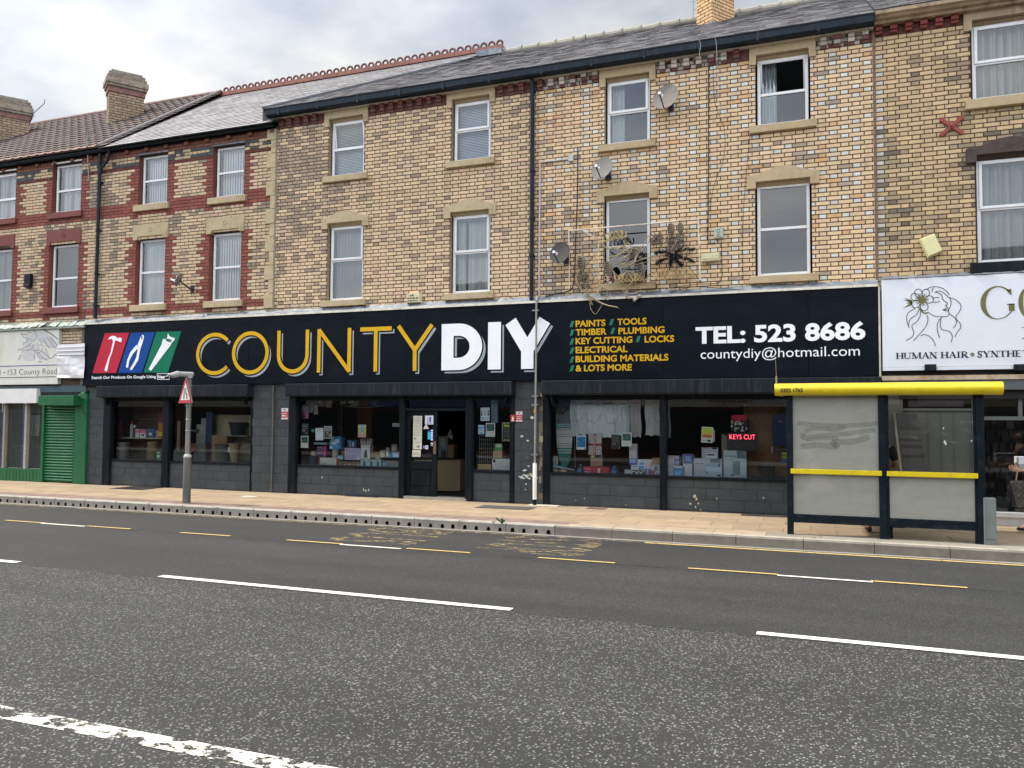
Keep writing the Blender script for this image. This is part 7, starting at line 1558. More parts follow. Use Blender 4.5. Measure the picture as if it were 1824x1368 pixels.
def flag_bag():
    Y = .26; x0, x1, z0, z1 = R4(*ze_(645, 595, 842, 912), Y); w, h = x1-x0, z1-z0; b = MB(); b.box(x0, x1, Y, Y+.03, z0, z1, 0, (.44, .45, .46))
    b.box(x0+w*.40, x0+w*.58, Y-.004, Y, z0+h*.03, z0+h*.97, 0, (.36, .02, .04)); b.box(x0, x1, Y-.0045, Y, z0+h*.42, z0+h*.52, 0, (.36, .02, .04)); b.box(x0+w*.62, x0+w*.8, Y-.005, Y, z0+h*.14, z0+h*.3, 0, WH); b.box(x0+w*.65, x0+w*.77, Y-.006, Y, z0+h*.2, z0+h*.26, 0, (.4, .1, .1))
    vs, fs = glyphs('ENGLAND', .03); a, e = min(v[0] for v in vs), max(v[0] for v in vs); hh = max(v[1] for v in vs)
    b.flat([(x0+w*.43+w*.12*y/hh, Y-.007, z0+h*.9-h*.84*(x-a)/(e-a)) for x, y in vs], [tuple(reversed(f)) for f in fs], 0, WH)
    b.v = [(x, y, z) for x, y, z in b.v]; return tag(b.build('flag_pack', M['print_']), 'white packet with a red cross and the word ENGLAND down it', 'flag pack')
flag_bag()
item('poster', 'black poster with grey print below the bath mats', 'poster', ze_(980, 618, 1118, 828), YP, .002, BK, [(.85, .05, .95, .15, GRY)], [('#', .15, .85, v, .06, (.2, .23, .26)) for v in (.84, .72, .6, .48)]+[('#', .15, .5, .3, .1, GRY)], tilt=-.03)
green_poster(ze_(1137, 585, 1286, 788), 'dark green and white poster overlapping the pinkish bath mat')
item('hanging_card', 'brown card of brushes under the red cross packet', 'packet', ze_(680, 906, 852, 1082), .3, .03, (.19, .16, .10), [(.05, .75, .3, .92, (.45, .38, .06)), (.35, .7, .85, .95, BK), (.1, .1, .2, .4, (.32, .12, .1)), (.3, .1, .4, .4, (.32, .12, .1)), (.5, .1, .6, .4, (.32, .12, .1)), (.7, .1, .8, .4, (.32, .12, .1))])
item('boxed_goods', 'bright red box with a white picture on the window floor', 'box', ze_(575, 1080, 952, 1182), .24, .14, (.44, .02, .045), [(.56, .15, .66, .8, (.6, .45, .45)), (.66, .3, .8, .5, (.25, .03, .04))], [('#', .05, .3, .75, .06, WH), ('#', .05, .3, .6, .06, WH), ('#', .05, .3, .2, .16, WH)], rest=True)
def bottle(px, label):
    x0, x1, z0, z1 = R4(*px, .28); R = (x1-x0)/2; h = z1-z0; cx = (x0+x1)/2; cy = .34; z0 = SHELF; root = thing('bottle', (cx, cy, z0), label, 'bottle')
    b = MB(); b.lathe([(R*.9, z0), (R, z0+h*.05), (R, z0+h*.5), (R*.75, z0+h*.66), (R*.4, z0+h*.74)], cx, cy, 18, 0, (.05, .09, .15)); b.box(cx-R*.6, cx+R*.6, cy-R*1.01, cy-R*.9, z0+h*.1, z0+h*.45, 0, (.06, .22, .45)); b.build('body', M['print_'], root, smooth=True)
    b = MB(); b.lathe([(R*.42, z0+h*.72), (R*.45, z0+h), (R*.3, z0+h)], cx, cy, 14, 0, (.05, .14, .33)); b.build('cap', M['print_'], root, smooth=True)
bottle(ze_(465, 1035, 572, 1168), 'blue capped bottle between the ironing board and the red box'); bottle(ze_(960, 1068, 1082, 1188), 'blue capped bottle past the far end of the red box')
BX = [(.0, .0, 1, .32, (.07, .12, .30)), (.1, .1, .8, .28, (.20, .34, .55)), (.82, .35, 1, .95, (.35, .36, .5))]
item('boxed_goods', 'tall white box with a blue picture standing behind the white letters', 'box', ze_(1250, 752, 1366, 1062), .34, .1, (.50, .50, .54), BX, [('#', .3, .8, .85, .02, GRY), ('#', .2, .4, .4, .06, (.2, .2, .3))])
item('boxed_goods', 'small white box with a blue picture, upper of two lying flat', 'box', ze_(1370, 983, 1466, 1068), .32, .12, (.50, .53, .58), [(.4, .1, 1, .6, (.12, .3, .52))])
item('boxed_goods', 'white box with a blue picture, lower of two lying flat', 'box', ze_(1278, 1068, 1467, 1142), .28, .14, (.52, .54, .58), [(.6, .1, 1, .9, (.12, .27, .5)), (.62, .0, .75, .4, (.05, .1, .3))], [('#', .05, .4, .7, .1, BK)])
item('boxed_goods', 'tall white box with dark side print beside the cardboard carton', 'box', ze_(1466, 915, 1592, 1150), .26, .1, (.48, .46, .53), [(.82, .5, .9, .9, BK), (.15, .12, .4, .35, (.3, .3, .33))], rest=True)
item('cardboard_box', 'cardboard carton with a blue and white label against the post', 'box', ze_(1590, 890, 1698, 1150), .27, .15, (.24, .16, .085), [(.0, .1, 1, .62, (.40, .43, .45)), (.3, .15, .7, .55, (.12, .2, .32))], rest=True)
item('small_box', 'little blue box with white print in front of the tall boxes', 'box', ze_(1478, 1118, 1557, 1215), .2, .06, (.07, .12, .27), [(.4, .1, .7, .9, (.3, .4, .55))], rest=True); item('small_box', 'little dark red box in front of the tall boxes', 'box', ze_(1558, 1150, 1630, 1215), .2, .06, (.24, .02, .035), [(.1, .4, .9, .55, (.4, .3, .3))], rest=True); item('small_box', 'little white and blue box in front of the cardboard carton', 'box', ze_(1630, 1148, 1698, 1215), .2, .06, (.40, .42, .5), [(.3, .2, .9, .7, (.12, .2, .4))], rest=True)
b = MB(); x0, x1, z0, z1 = R4(*ze_(1280, 1152, 1466, 1216), .19)
vs, fs = glyphs('DIY', .04); a, e = min(v[0] for v in vs), max(v[0] for v in vs); hh = max(v[1] for v in vs); b.flat([(x0+(x1-x0)*(x-a)/(e-a), .19, SHELF+(z1-z0)*y/hh) for x, y in vs], [tuple(f) for f in fs], 0, (.6, .6, .6)); tag(b.build('standing_letters', M['print_']), 'small white letters DIY standing on the window floor', 'letters')
item('boxed_goods', 'pale grey packet at the foot of the white boxes', 'packet', ze_(1180, 1118, 1280, 1192), .24, .1, (.40, .43, .44), [(.3, .1, .8, .3, GRY)], rest=True)
item('trowel_card', 'orange and white tool lying on the window floor under the ironing board', 'tool', ze_(205, 1120, 332, 1167), .26, .08, (.40, .13, .05), [(.3, .4, .8, .9, (.5, .45, .4))], rest=True)
item('tool_tower', 'narrow white and green box at the edge of the ironing board window', 'box', ze_(133, 918, 192, 1160), .28, .06, (.30, .34, .33), [(.1, .3, .9, .5, (.10, .33, .26)), (.3, .55, .7, .9, (.12, .13, .13))], rest=True)
b = MB(); b.tube([W(970+x/8.29, 700+y/8.29, .25) for x, y in ((130, 1085), (200, 1090), (330, 1118), (440, 1140))], [.03, .03, .02, .016], 10, 0, (.28, .4, .48)); tag(b.build('sealant_gun', M['print_']), 'pale blue and white gun shaped tool lying under the ironing board', 'tool')
# neon window
zn = lambda a, b_, c_, d: (1180+a/7.93, 700+b_/7.93, 1180+c_/7.93, 700+d/7.93)
HB = [(.55, .05, 1, .7, (.05, .09, .28)), (.65, .15, .95, .5, (.22, .32, .52)), (.9, .0, 1, 1, (.03, .04, .12))]
item('boxed_goods', 'white and navy box stacked above another by the post', 'box', zn(65, 888, 252, 1032), .26, .15, (.48, .48, .53), HB, [('#', .05, .75, .85, .05, BK), ('#', .35, .45, .12, .15, BK)])
item('boxed_goods', 'white and blue box on the window floor by the post', 'box', zn(55, 1040, 282, 1188), .25, .15, (.48, .50, .54), [(.42, .05, 1, .8, (.06, .22, .44)), (.5, .1, .9, .5, (.15, .4, .6))], [('#', .05, .5, .85, .05, BK)], rest=True)
item('boxed_goods', 'upright white box with a navy corner standing on end', 'box', zn(288, 873, 440, 1190), .24, .12, (.46, .47, .54), [(.05, .58, .85, 1, (.06, .08, .27)), (.2, .68, .75, .92, (.2, .28, .5)), (.86, 0, 1, 1, (.035, .05, .16)), (.06, .05, .16, .45, BK)], rest=True)
item('boxed_goods', 'large heater box showing a pale blue convector on its side', 'box', zn(445, 940, 842, 1202), .27, .15, (.36, .40, .50), [(.58, .72, .95, 1, (.09, .15, .19)), (.42, .3, .95, .62, (.40, .56, .66)), (.42, .55, .9, .78, (.25, .36, .44)), (.42, .24, .5, .3, BK), (.82, .06, .95, .15, BK), (.86, .55, .93, .72, (.06, .08, .1))], [('#', .05, .36, .7, .05, (.1, .15, .22))]+[('#', .05, .36, v, .03, WH) for v in (.5, .4, .3, .2)], rest=True)
item('boxed_goods', 'box with a black grill printed on it, resting on the heater box', 'box', zn(555, 768, 782, 947), .3, .12, (.34, .40, .48), [(.0, .0, 1, .04, (.35, .05, .08)), (.3, .2, .9, .55, (.5, .56, .6)), (.34, .35, .82, .48, BK), (.65, .85, .95, 1, BK), (.05, .92, .4, 1, (.35, .06, .08))], [('#', .05, .25, v, .05, GRY) for v in (.7, .55, .4, .25)])
item('boxed_goods', 'tall teal and white radiator box beside the black pot', 'box', zn(865, 828, 1187, 1217), .25, .15, (.34, .43, .47), [(.58, .72, 1, 1, (.075, .14, .165)), (.4, .12, .75, .68, (.10, .17, .19)), (.42, .62, .92, .7, (.40, .5, .54)), (.72, .1, .93, .66, (.38, .5, .56)), (.32, .07, .42, .12, BK), (.85, .88, .95, .96, GRY)]+[(.44+.045*i, .14, .46+.045*i, .6, (.18, .28, .31)) for i in range(7)], [('#', .04, .55, .78, .035, BK)]+[('#', .04, .3, v, .025, WH) for v in (.68, .6, .52, .44, .36, .28, .2, .12)], rest=True)
def neon():
    Y = .24; x0, x1, z0, z1 = R4(*zn(918, 565, 1350, 805), Y); w, h = x1-x0, z1-z0; root = thing('neon_sign', ((x0+x1)/2, Y, z0), 'black window sign with KEYS CUT lit in red above a key outline', 'sign')
    b = MB(); b.box(x0, x1, Y, Y+.03, z0, z1, 0, (.012, .016, .018)); stroke(b, [(x0+.01, z0+.01), (x1-.01, z0+.01), (x1-.01, z1-.01), (x0+.01, z1-.01)], .008, Y-.002, 0, (.03, .035, .04), closed=True); b.build('board', M['print_'], root)
    t = MB(); write(t, 'KEYS CUT', x0+w*.07, x0+w*.91, z0+h*.63, h*.27, Y-.006, 0, (1, 1, 1), -.022); t.build('lit_lettering', emit('red_neon', (1.0, .055, .10), 3.0), root)
    k = MB(); stroke(k, arc(x0+w*.36, z0+h*.33, h*.18*.95, h*.18, 25, 335, 20)+[(x0+w*.55, z0+h*.26), (x0+w*.82, z0+h*.22)], .006, Y-.004, 0, (.07, .09, .09)); stroke(k, [(x0+w*.52, z0+h*.4), (x0+w*.84, z0+h*.33), (x0+w*.82, z0+h*.22)], .006, Y-.004, 0, (.07, .09, .09)); stroke(k, arc(x0+w*.28, z0+h*.35, .02, .02, 0, 360, 10), .005, Y-.004, 0, (.07, .09, .09)); k.build('key_outline', M['print_'], root)
neon()
def shopping_bag(r, Y, c, flap, label, wheels=True, flowers=False):
    x0, x1, z0, z1 = R4(*r, Y); w, h = x1-x0, z1-z0; cx = (x0+x1)/2; root = thing('trolley_bag', (cx, Y+.1, z0), label, 'trolley bag')
    b = MB(); b.prism([(x0+w*.04, z0), (x1-w*.04, z0), (x1, z0+h*.1), (x1, z0+h*.75), (x1-w*.12, z1-h*.08), (x0+w*.15, z1-h*.08), (x0, z0+h*.75), (x0, z0+h*.1)], Y, Y+.2, 0, c)
    if flowers:
        r_ = random.Random(3)
        for i in range(34):
            fx, fz, q = r_.uniform(x0+.02, x1-.02), r_.uniform(z0+.02, z0+h*.78), r_.uniform(.010, .026); cc = r_.choice([(.5, .5, .48), (.4, .05, .06), (.45, .44, .3), (.25, .28, .16), (.5, .5, .52)]); b.face([(fx+q*math.cos(k*.9), Y-.001-.0002*i, fz+q*math.sin(k*.9)) for k in range(7)], 0, cc)
    b.build('bag', M['matte'], root, bevel=.02)
    f = MB(); f.prism([(cx-w*.28, z0+h*.66), (cx+w*.28, z0+h*.66), (cx+w*.42, z0+h*.78), (cx+w*.46, z1-h*.06), (cx+w*.3, z1), (cx-w*.3, z1), (cx-w*.46, z1-h*.06), (cx-w*.42, z0+h*.78)], Y-.025, Y, 0, flap); f.box(cx-w*.1, cx+w*.08, Y-.028, Y-.025, z0+h*.76, z0+h*.785, 0, (.5, .2, .2)); f.build('flap', M['matte'], root, bevel=.01)
    if wheels:
        t = MB(); t.tube([(x0+w*.1, Y+.1, z0), (x0+w*.1, Y+.05, z0-.06), (x1-w*.1, Y+.05, z0-.06), (x1-w*.1, Y+.1, z0)], .010, 6, 0, (.4, .4, .4)); t.build('frame', M['metal'], root)
        for xx in (x0-.02, x1-.01): q = MB(); q.xprism([(Y+.08+.07*math.cos(a), z0-.075+.07*math.sin(a)) for a in [i*.45 for i in range(14)]], xx, xx+.03, 0, (.36, .36, .34)); q.build('wheel', M['print_'], root)
        q = MB(); q.tube([(x0+w*.3, Y+.15, z1-.05), (x0+w*.3, Y+.16, z1+.07), (x1-w*.3, Y+.16, z1+.07), (x1-w*.3, Y+.15, z1-.05)], .010, 6); q.build('handle', M['cable'], root)
shopping_bag(zn(960, 310, 1212, 560), .36, (.014, .015, .017), (.36, .012, .035), 'black floral trolley bag with a red flap above the lit sign', wheels=False, flowers=True)
shopping_bag(zn(1550, 300, 1800, 752), .36, (.018, .035, .095), (.02, .03, .075), 'navy blue trolley bag with wheels hung beside the bus shelter')
item('product_box', 'blue and yellow box marked WD-40 beside the shelter post', 'box', zn(1680, 838, 1790, 988), .28, .08, (.015, .09, .19), [(.05, .42, .98, .98, (.30, .42, .05))], [('WD-40', .12, .92, .6, .17, (.03, .03, .05))])
pot('planter', 'black planter low beside the radiator box', 'planter', zn(1340, 1055, 1598, 1218), .4, (.012, .018, .018), 1, .78)
item('postcard', 'yellow and orange picture card with a white border on the glass', 'picture', zn(545, 480, 706, 702), YP, .002, (.55, .55, .50), [(.08, .32, .92, .94, (.48, .42, .04)), (.08, .32, .92, .5, (.42, .14, .04)), (.4, .7, .92, .94, (.36, .48, .05)), (.55, .06, .85, .2, BK)], [('#', .08, .5, .12, .06, GRY)], tilt=-.05)
item('postcard', 'pale blank card partly behind the yellow picture', 'card', zn(690, 520, 738, 690), YP+.004, .002, (.3, .31, .3))
b = MB(); x0, x1, z0, z1 = R4(*zn(835, 580, 916, 935), .4)
for k in range(4): b.box(x0+(x1-x0)*k/4+.002, x0+(x1-x0)*(k+1)/4-.002, .40, .42, SHELF, z1-.01*k, 0, (.22, .19, .15))
tag(b.build('timber_strips', M['matte']), 'bundle of grey wooden strips standing beside the lit sign', 'timber')

# ================================================================ street furniture
def sign_post():
    p = G(332, 896.3, -.02); root = thing('sign_post', (p.x, p.y, -.02), 'short grey lamp column with a road narrows warning triangle and a sign light', 'sign post')
    zs = W(333, 812, p.y).z; zt = W(338, 668, p.y).z
    pm = mat('weathered_grey_column', (.085, .085, .078), .55, .2, 9, dirt=(.17, .165, .15), dscale=5, damt=.4, stretch=(1, 1, .4))
    b = MB(); b.lathe([(.078, -.03), (.075, .0), (.073, zs-.02), (.060, zs+.005)], p.x, p.y, 24); b.build('base_column', pm, root, smooth=True)
    b = MB(); b.lathe([(.062, zs), (.048, zs+.03), (.046, zt)], p.x, p.y, 20); b.build('column', mat('dull_steel', (.17, .17, .16), .5, .2, 9, metal=.5), root, smooth=True)
    c = MB(); 
    c.lathe([(.073, zs-.03), (.074, zs), (.05, zs+.035)], p.x, p.y, 20); c.build('collar', mat('bright_collar', (.45, .45, .42), .4), root, smooth=True)
    n = Vector((-.38, -.925, 0)); u = Vector((.925, -.38, 0)); zc = W(331, 719, p.y).z+.01; H = W(331, 671, p.y).z-zc; w = H/.866
    o = Vector((p.x, p.y, zc))+n*.075
    def tri(mb, k, off, c): 
        cz = H/3; P = [(-w/2, 0), (w/2, 0), (0, H)]; P = [(x*k, cz+(z-cz)*k) for x, z in P]; out = []
        for i, (x, z) in enumerate(P):                                   # rounded corners
            ax, az = P[i-1]; bx, bz = P[(i+1) % 3]
            for t in (.06, .02): out.append((x+(ax-x)*t, z+(az-z)*t))
            for t in (.02, .06): out.append((x+(bx-x)*t, z+(bz-z)*t))
        mb.face([o+u*x+Vector((0, 0, z))+n*off for x, z in out], 0, c); return out
    b = MB(); out = tri(b, 1, 0, (.40, .022, .035)); 
    m = len(out)
    for i in range(m): (x0, z0), (x1, z1) = out[i], out[(i+1) % m]; b.face([o+u*x0+Vector((0, 0, z0)), o+u*x1+Vector((0, 0, z1)), o+u*x1+Vector((0, 0, z1))-n*.015, o+u*x0+Vector((0, 0, z0))-n*.015], 0, (.2, .2, .2))
    b.face([o+u*x+Vector((0, 0, z))-n*.015 for x, z in reversed(out)], 0, (.25, .25, .25)); tri(b, .66, .002, (.66, .66, .63))
    q = lambda pts: b.face([o+u*(x*w)+Vector((0, 0, z*H))+n*.004 for x, z in pts], 0, (.012, .012, .012))
    q([(-.13, .15), (-.05, .15), (-.05, .57), (-.10, .57)]); q([(.09, .15), (.16, .15), (.16, .30), (.07, .40), (.07, .56), (.01, .56), (.01, .36), (.09, .28)])
    b.build('warning_triangle', M['print_'], root)
    k = MB()
    for z in (zc+.1, zc-.05, zc+.33): k.tube([(p.x+.055*math.cos(a), p.y+.055*math.sin(a), z) for a in [i*.6283 for i in range(11)]], .008, 5)
    for y in (747, 767): z = W(335, y, p.y).z; k.tube([(p.x+.05*math.cos(a), p.y+.05*math.sin(a), z) for a in [i*.6283 for i in range(11)]], .008, 5)
    k.build('clip', M['metal'], root)
    l = MB(); t0 = Vector((p.x, p.y, zt+.01)); t1 = t0+n*.20+Vector((0, 0, .0)); t2 = t0+n*.43+Vector((0, 0, -.03)); l.tube([t0-n*.06, t0, t1], [.05, .052, .05], 12); l.tube([t1, t1+n*.03, t2-n*.1, t2], [.05, .062, .055, .02], 14); l.lathe([(.056, zt-.06), (.056, zt+.04), (.03, zt+.055)], p.x, p.y, 18)
    l.build('sign_light', mat('grey_lamp_case', (.33, .34, .33), .45, .12, 8), root, smooth=True)
sign_post()
def shelter():
    PX = [G(1408, 953, -.02).x, G(1575, 962, -.02).x, G(1754, 973, -.02).x]; Y = -2.40; zt = 2.03
    root = thing('bus_shelter', (sum(PX)/3, -1.9, -.02), 'black framed bus shelter with a yellow roof beam and grubby grey panels', 'bus shelter')
    for i, x in enumerate(PX):
        b = MB(); hw = (.045, .05, .05)[i]; b.box(x-hw, x+hw, Y-.045, Y+.045, -.02, zt)
        if i == 1: b.box(x+.05, x+.085, Y-.03, Y+.05, -.02, zt)
        if i == 2: b.box(x-.075, x-.05, Y-.03, Y+.04, -.02, zt)
        b.build('post', M['postblack'], root, bevel=.006)
    zr0, zr1 = W(1490, 931, Y).z, W(1490, 920, Y).z+.015; zb0, zb1 = W(1490, 845, Y).z, W(1490, 836.5, Y).z
    for a, c_ in ((PX[0]+.04, PX[1]-.045), (PX[1]+.08, PX[2]-.07)):
        b = MB(); b.box(a, c_, Y-.035, Y+.035, zr0-.02, zr1); b.build('bottom_rail', M['postblack'], root, bevel=.005)
        b = MB(); b.box(a-.03, c_+.03, Y-.075, Y-.04, zb0, zb1); 
        for xx in (a+.03, c_-.03): b.tube([(xx, Y-.079, (zb0+zb1)/2), (xx, Y-.07, (zb0+zb1)/2)], .008, 8)
        b.build('yellow_rail', M['yellow'], root, bevel=.006)
        b = MB(); b.box(a, c_, Y-.01, Y+.004, zr1-.01, (zb0+zb1)/2-.005); b.build('lower_panel', M['panel'], root)
    a, c_ = PX[0]+.04, PX[1]-.045; b = MB(); b.box(a, c_, Y-.01, Y+.004, (zb0+zb1)/2+.005, zt-.01); up_ = b.build('upper_panel', M['panel'], root)
    s = MB(); P = lambda x, y: ((lambda q: (q.x, q.z))(W(1370+x/3.8, 640+y/3.8, Y-.014)))             # smeared wipe marks and bolts
    for pts, w in (([(190, 432), (330, 445), (500, 450), (690, 440), (735, 425)], .035), ([(240, 490), (300, 470), (380, 470), (450, 478), (520, 455)], .03), ([(235, 500), (230, 530), (330, 520), (500, 505), (720, 478)], .035), ([(215, 590), (330, 580), (450, 590), (440, 562), (560, 558), (680, 525)], .045), ([(250, 545), (330, 535), (470, 535)], .03)):
        q = smooth_path([Vector((*P(*p), 0)) for p in pts], 5); si_ = len(s.f); stroke(s, [(v.x, v.y) for v in q], w*1.9, Y-.012-.00002*si_)
    s.build('smear', worn('smeared_grime', (.292, .292, .25), .2, 1.0, 6), up_)
    b = MB()
    for x, y in ((295, 302), (578, 304), (294, 680), (579, 690)): q = W(1370+x/3.8, 640+y/3.8, Y-.012); b.tube([(q.x, Y-.018, q.z), (q.x, Y-.008, q.z)], .010, 8)
    b.build('bolt', M['metal'], up_)
    a, c_ = PX[1]+.08, PX[2]-.07; b = MB(); b.face([(a, Y-.004, zb1-.01), (c_, Y-.004, zb1-.01), (c_, Y-.004, zt-.01), (a, Y-.004, zt-.01)]); gl = b.build('glass_panel', M['dirtyglass'], root)
    s = MB(); 
    for x, y, k in ((1180, 466, 5), (1188, 560, 8), (1195, 572, 7), (1370, 552, 5)): q = W(1370+x/3.8, 640+y/3.8, Y-.008); s.face([(q.x+k/520*math.cos(t), Y-.0075-k*.0001-x*1e-6, q.z+k/430*math.sin(t)*1.4) for t in (0.3, 1.5, 2.7, 4.1, 5.2)], 0, (.6, .62, .6))
    s.build('chip', M['print_'], gl)
    s = MB(); r = random.Random(3)
    for k in range(7):
        x, y = r.uniform(880, 1350), r.uniform(420, 560); q = smooth_path([Vector((*P(x+dx, y+dy), 0)) for dx, dy in ((0, 0), (r.uniform(20, 60), r.uniform(-25, 25)), (r.uniform(60, 130), r.uniform(-25, 25)))], 4); stroke(s, [(v.x, v.y) for v in q], .035, Y-.0085-.0006*k)
    s.build('smear', worn('glass_grime', (.30, .30, .27), .45, 1.3, 9), gl)
    # roof: yellow barrel beam along the kerb and a shallow canopy behind it
    xa, xb = W(1380, 697, -2.5).x, W(1786, 695, -2.5).x; zc = 2.10; R = .088; b = MB(); n = 14
    prof = [(-2.50+R*.95*math.cos(math.radians(a)), zc+R*math.sin(math.radians(a))) for a in range(60, 301, 15)]+[(-2.40, zc-R), (-2.40, zc+R*.85)]
    b.xprism(prof, xa, xb); b.build('roof_beam', M['yellow'], root, smooth=True)
    b = MB()
    for k in range(8): ya, yb = -2.40+k*.19, -2.40+(k+1)*.19; h = lambda y: zc+.05+.10*math.sin((y+2.4)/1.52*math.pi*.6); b.face([(xa+.02, ya, h(ya)), (xb-.02, ya, h(ya)), (xb-.02, yb, h(yb)), (xa+.02, yb, h(yb))]); b.face([(xa+.02, ya, h(ya)-.02), (xb-.02, ya, h(ya)-.02), (xb-.02, yb, h(yb)-.02), (xa+.02, yb, h(yb)-.02)])
    b.build('canopy', mat('brown_canopy', (.16, .13, .08), .5, .15), root)
    b = MB(); b.box(xa+.02, xb-.02, -.93, -.87, 2.10, 2.22); 
    for x in (xa+.02, xb-.06): b.box(x, x+.04, -2.40, -.9, 2.05, 2.12)
    b.build('roof_edge', M['yellow'], root)
    t = MB(); p0, p1 = W(1390, 698, -2.585), W(1430, 697, -2.585); write(t, '0302 1765', p0.x, p1.x, W(1410, 698.3, -2.585).z, .055, -2.5865, 0, (.02, .02, .01), .03); t.build('lettering', M['print_'], root)
    t = MB(); q = W(1383, 690, -2.5); t.tube([(q.x, -2.5, 2.12), (q.x, -2.5, 2.30)], .012, 8); t.tube([(q.x, -2.5, 2.30), (q.x-.01, -2.5, W(1383, 638, -2.5).z)], .003, 6); t.build('rod', mat('dull_brass_rod', (.30, .26, .10), .5, .1), root)
    bn = MB(); bn.box(PX[1]-.35, PX[1]+.28, Y+.10, Y+.45, .66, .70); bn.build('bench_seat', M['postblack'], root, bevel=.01)
    bn = MB(); 
    for x in (PX[1]+.10,): bn.box(x-.05, x+.18, Y+.05, Y+.30, .14, .20); bn.box(x-.02, x+.03, Y+.12, Y+.2, -.02, .66)
    bn.build('bench_leg', M['postblack'], root)
    return PX
PX = shelter()
x0, x1 = G(1760, 975, -.02).x, G(1781, 976, -.02).x; zt = W(1770, 887, -2.42).z; b = MB(); b.box(x0, x1, -2.46, -2.36, -.03, zt); b.box(x1-.025, x1+.012, -2.44, -2.30, -.03, zt-.004); b.box(x0-.004, x0+.012, -2.468, -2.3, -.03, zt-.004)
root = tag(b.build('steel_bollard', mat('dull_zinc', (.21, .235, .235), .5, .12, 4, metal=.35, dirt=(.13, .135, .13), dscale=3, damt=.5), bevel=.006), 'flat grey steel bollard standing at the end of the bus shelter', 'bollard')
b = MB(); b.box(x0, x1, -2.475, -2.463, .07, .085); b.build('strap', M['metal'], root)
def ladder():
    Y = -.35; P = lambda x, y, yy=Y: W(1560+x/4.715, 690+y/4.715, yy); root = thing('leaning_board', (P(340, 710).x, Y, -.02), 'tall dark stepped display stand leaning against the shop front behind the shelter glass', 'display stand')
    tl, tr_ = P(172, 215, -.05), P(343, 222, -.05); bl, br = P(262, 860, -.5), P(465, 860, -.5); b = MB(); dn = Vector((0, .05, 0))
    b.face([bl, br, tr_, tl]); b.face([bl+dn, br+dn, tr_+dn, tl+dn]); b.face([br, br+dn, tr_+dn, tr_]); b.face([tl, tr_, tr_+dn, tl+dn]); b.build('panel', mat('dark_stand', (.028, .032, .036), .6, .2), root)
    for t in (.18, .33, .42, .55): a, c_ = tl+(bl-tl)*t, tr_+(br-tr_)*t; s = MB(); s.face([a-Vector((0, .02, 0)), c_-Vector((0, .02, 0)), c_-Vector((0, .02, .07)), a-Vector((0, .02, .07))], 0, (.06, .065, .07)); s.build('step', M['matte'], root)
    s = MB(); a, c_ = P(155, 215, -.05), P(235, 860, -.5); s.tube([a, c_], .022, 6, 0, (.16, .155, .14)); s.build('pole', M['matte'], root)
ladder()
# ================================================================ people
def skin(name, J, E, mats, parent, sub=2):
    """a body surface grown over a skeleton: J = {joint: (point, radius)}, E = links, first joint is the root"""
    bm = bmesh.new(); lay = bm.verts.layers.skin.verify(); V = {}
    for i, (k, (p, r)) in enumerate(J.items()):
        v = bm.verts.new(p); rr = r if isinstance(r, tuple) else (r, r); v[lay].radius = rr; v[lay].use_root = (i == 0); V[k] = v
    for a, c in E: bm.edges.new((V[a], V[c]))
    me = bpy.data.meshes.new(name+'_rig'); bm.to_mesh(me); bm.free(); o = bpy.data.objects.new(name, me); col.objects.link(o)
    o.modifiers.new('s', 'SKIN').use_smooth_shade = True; sb = o.modifiers.new('d', 'SUBSURF'); sb.levels = sub; sb.render_levels = sub
    bpy.context.view_layer.update(); dg = bpy.context.evaluated_depsgraph_get(); nm = bpy.data.meshes.new_from_object(o.evaluated_get(dg)); bpy.data.objects.remove(o)
    b = MB(); b.v = [tuple(v.co) for v in nm.vertices]; b.f = [tuple(p.vertices) for p in nm.polygons]; b.m = [0]*len(b.f); b.c = [(1, 1, 1)]*len(b.f); bpy.data.meshes.remove(nm)
    return b.build(name, mats, parent, smooth=True)
def hand(J, E, wrist, d, side, curl, pre):
    """palm and five unequal fingers grown from the wrist: d = pointing direction, side = towards the thumb, curl = bend direction"""
    d, side, curl = d.normalized(), side.normalized(), curl.normalized(); palm = wrist+d*.045; J[pre+'palm'] = (palm, (.022, .034)); E.append((pre+'wrist', pre+'palm'))
    for i, (off, L) in enumerate(((.028, .062), (.010, .070), (-.009, .066), (-.027, .052))):
        k = palm+d*.035+side*off; J[f'{pre}k{i}'] = (k, .010); E.append((pre+'palm', f'{pre}k{i}')); m = k+d*L*.45+curl*L*.25; t = m+d*L*.1+curl*L*.45
        J[f'{pre}m{i}'] = (m, .0085); J[f'{pre}t{i}'] = (t, .007); E += [(f'{pre}k{i}', f'{pre}m{i}'), (f'{pre}m{i}', f'{pre}t{i}')]
    a = palm+side*.034-d*.012; c = a+side*.018+d*.026+curl*.012; J[pre+'th0'] = (a, .011); J[pre+'th1'] = (c, .009); J[pre+'th2'] = (c+d*.022+curl*.012, .0075); E += [(pre+'palm', pre+'th0'), (pre+'th0', pre+'th1'), (pre+'th1', pre+'th2')]
def head_on(J, E, neck, face, h=.22):
    f = face.normalized(); u = Vector((0, 0, 1)); J['neck'] = (neck, .050); J['skull'] = (neck+u*.10+f*.01, (.072, .085)); J['crown'] = (neck+u*.165-f*.005, (.066, .082)); J['chin'] = (neck+u*.055+f*.055, .036); J['nose'] = (neck+u*.100+f*.093, .011)
    E += [('neck', 'skull'), ('skull', 'crown'), ('skull', 'chin'), ('skull', 'nose')]
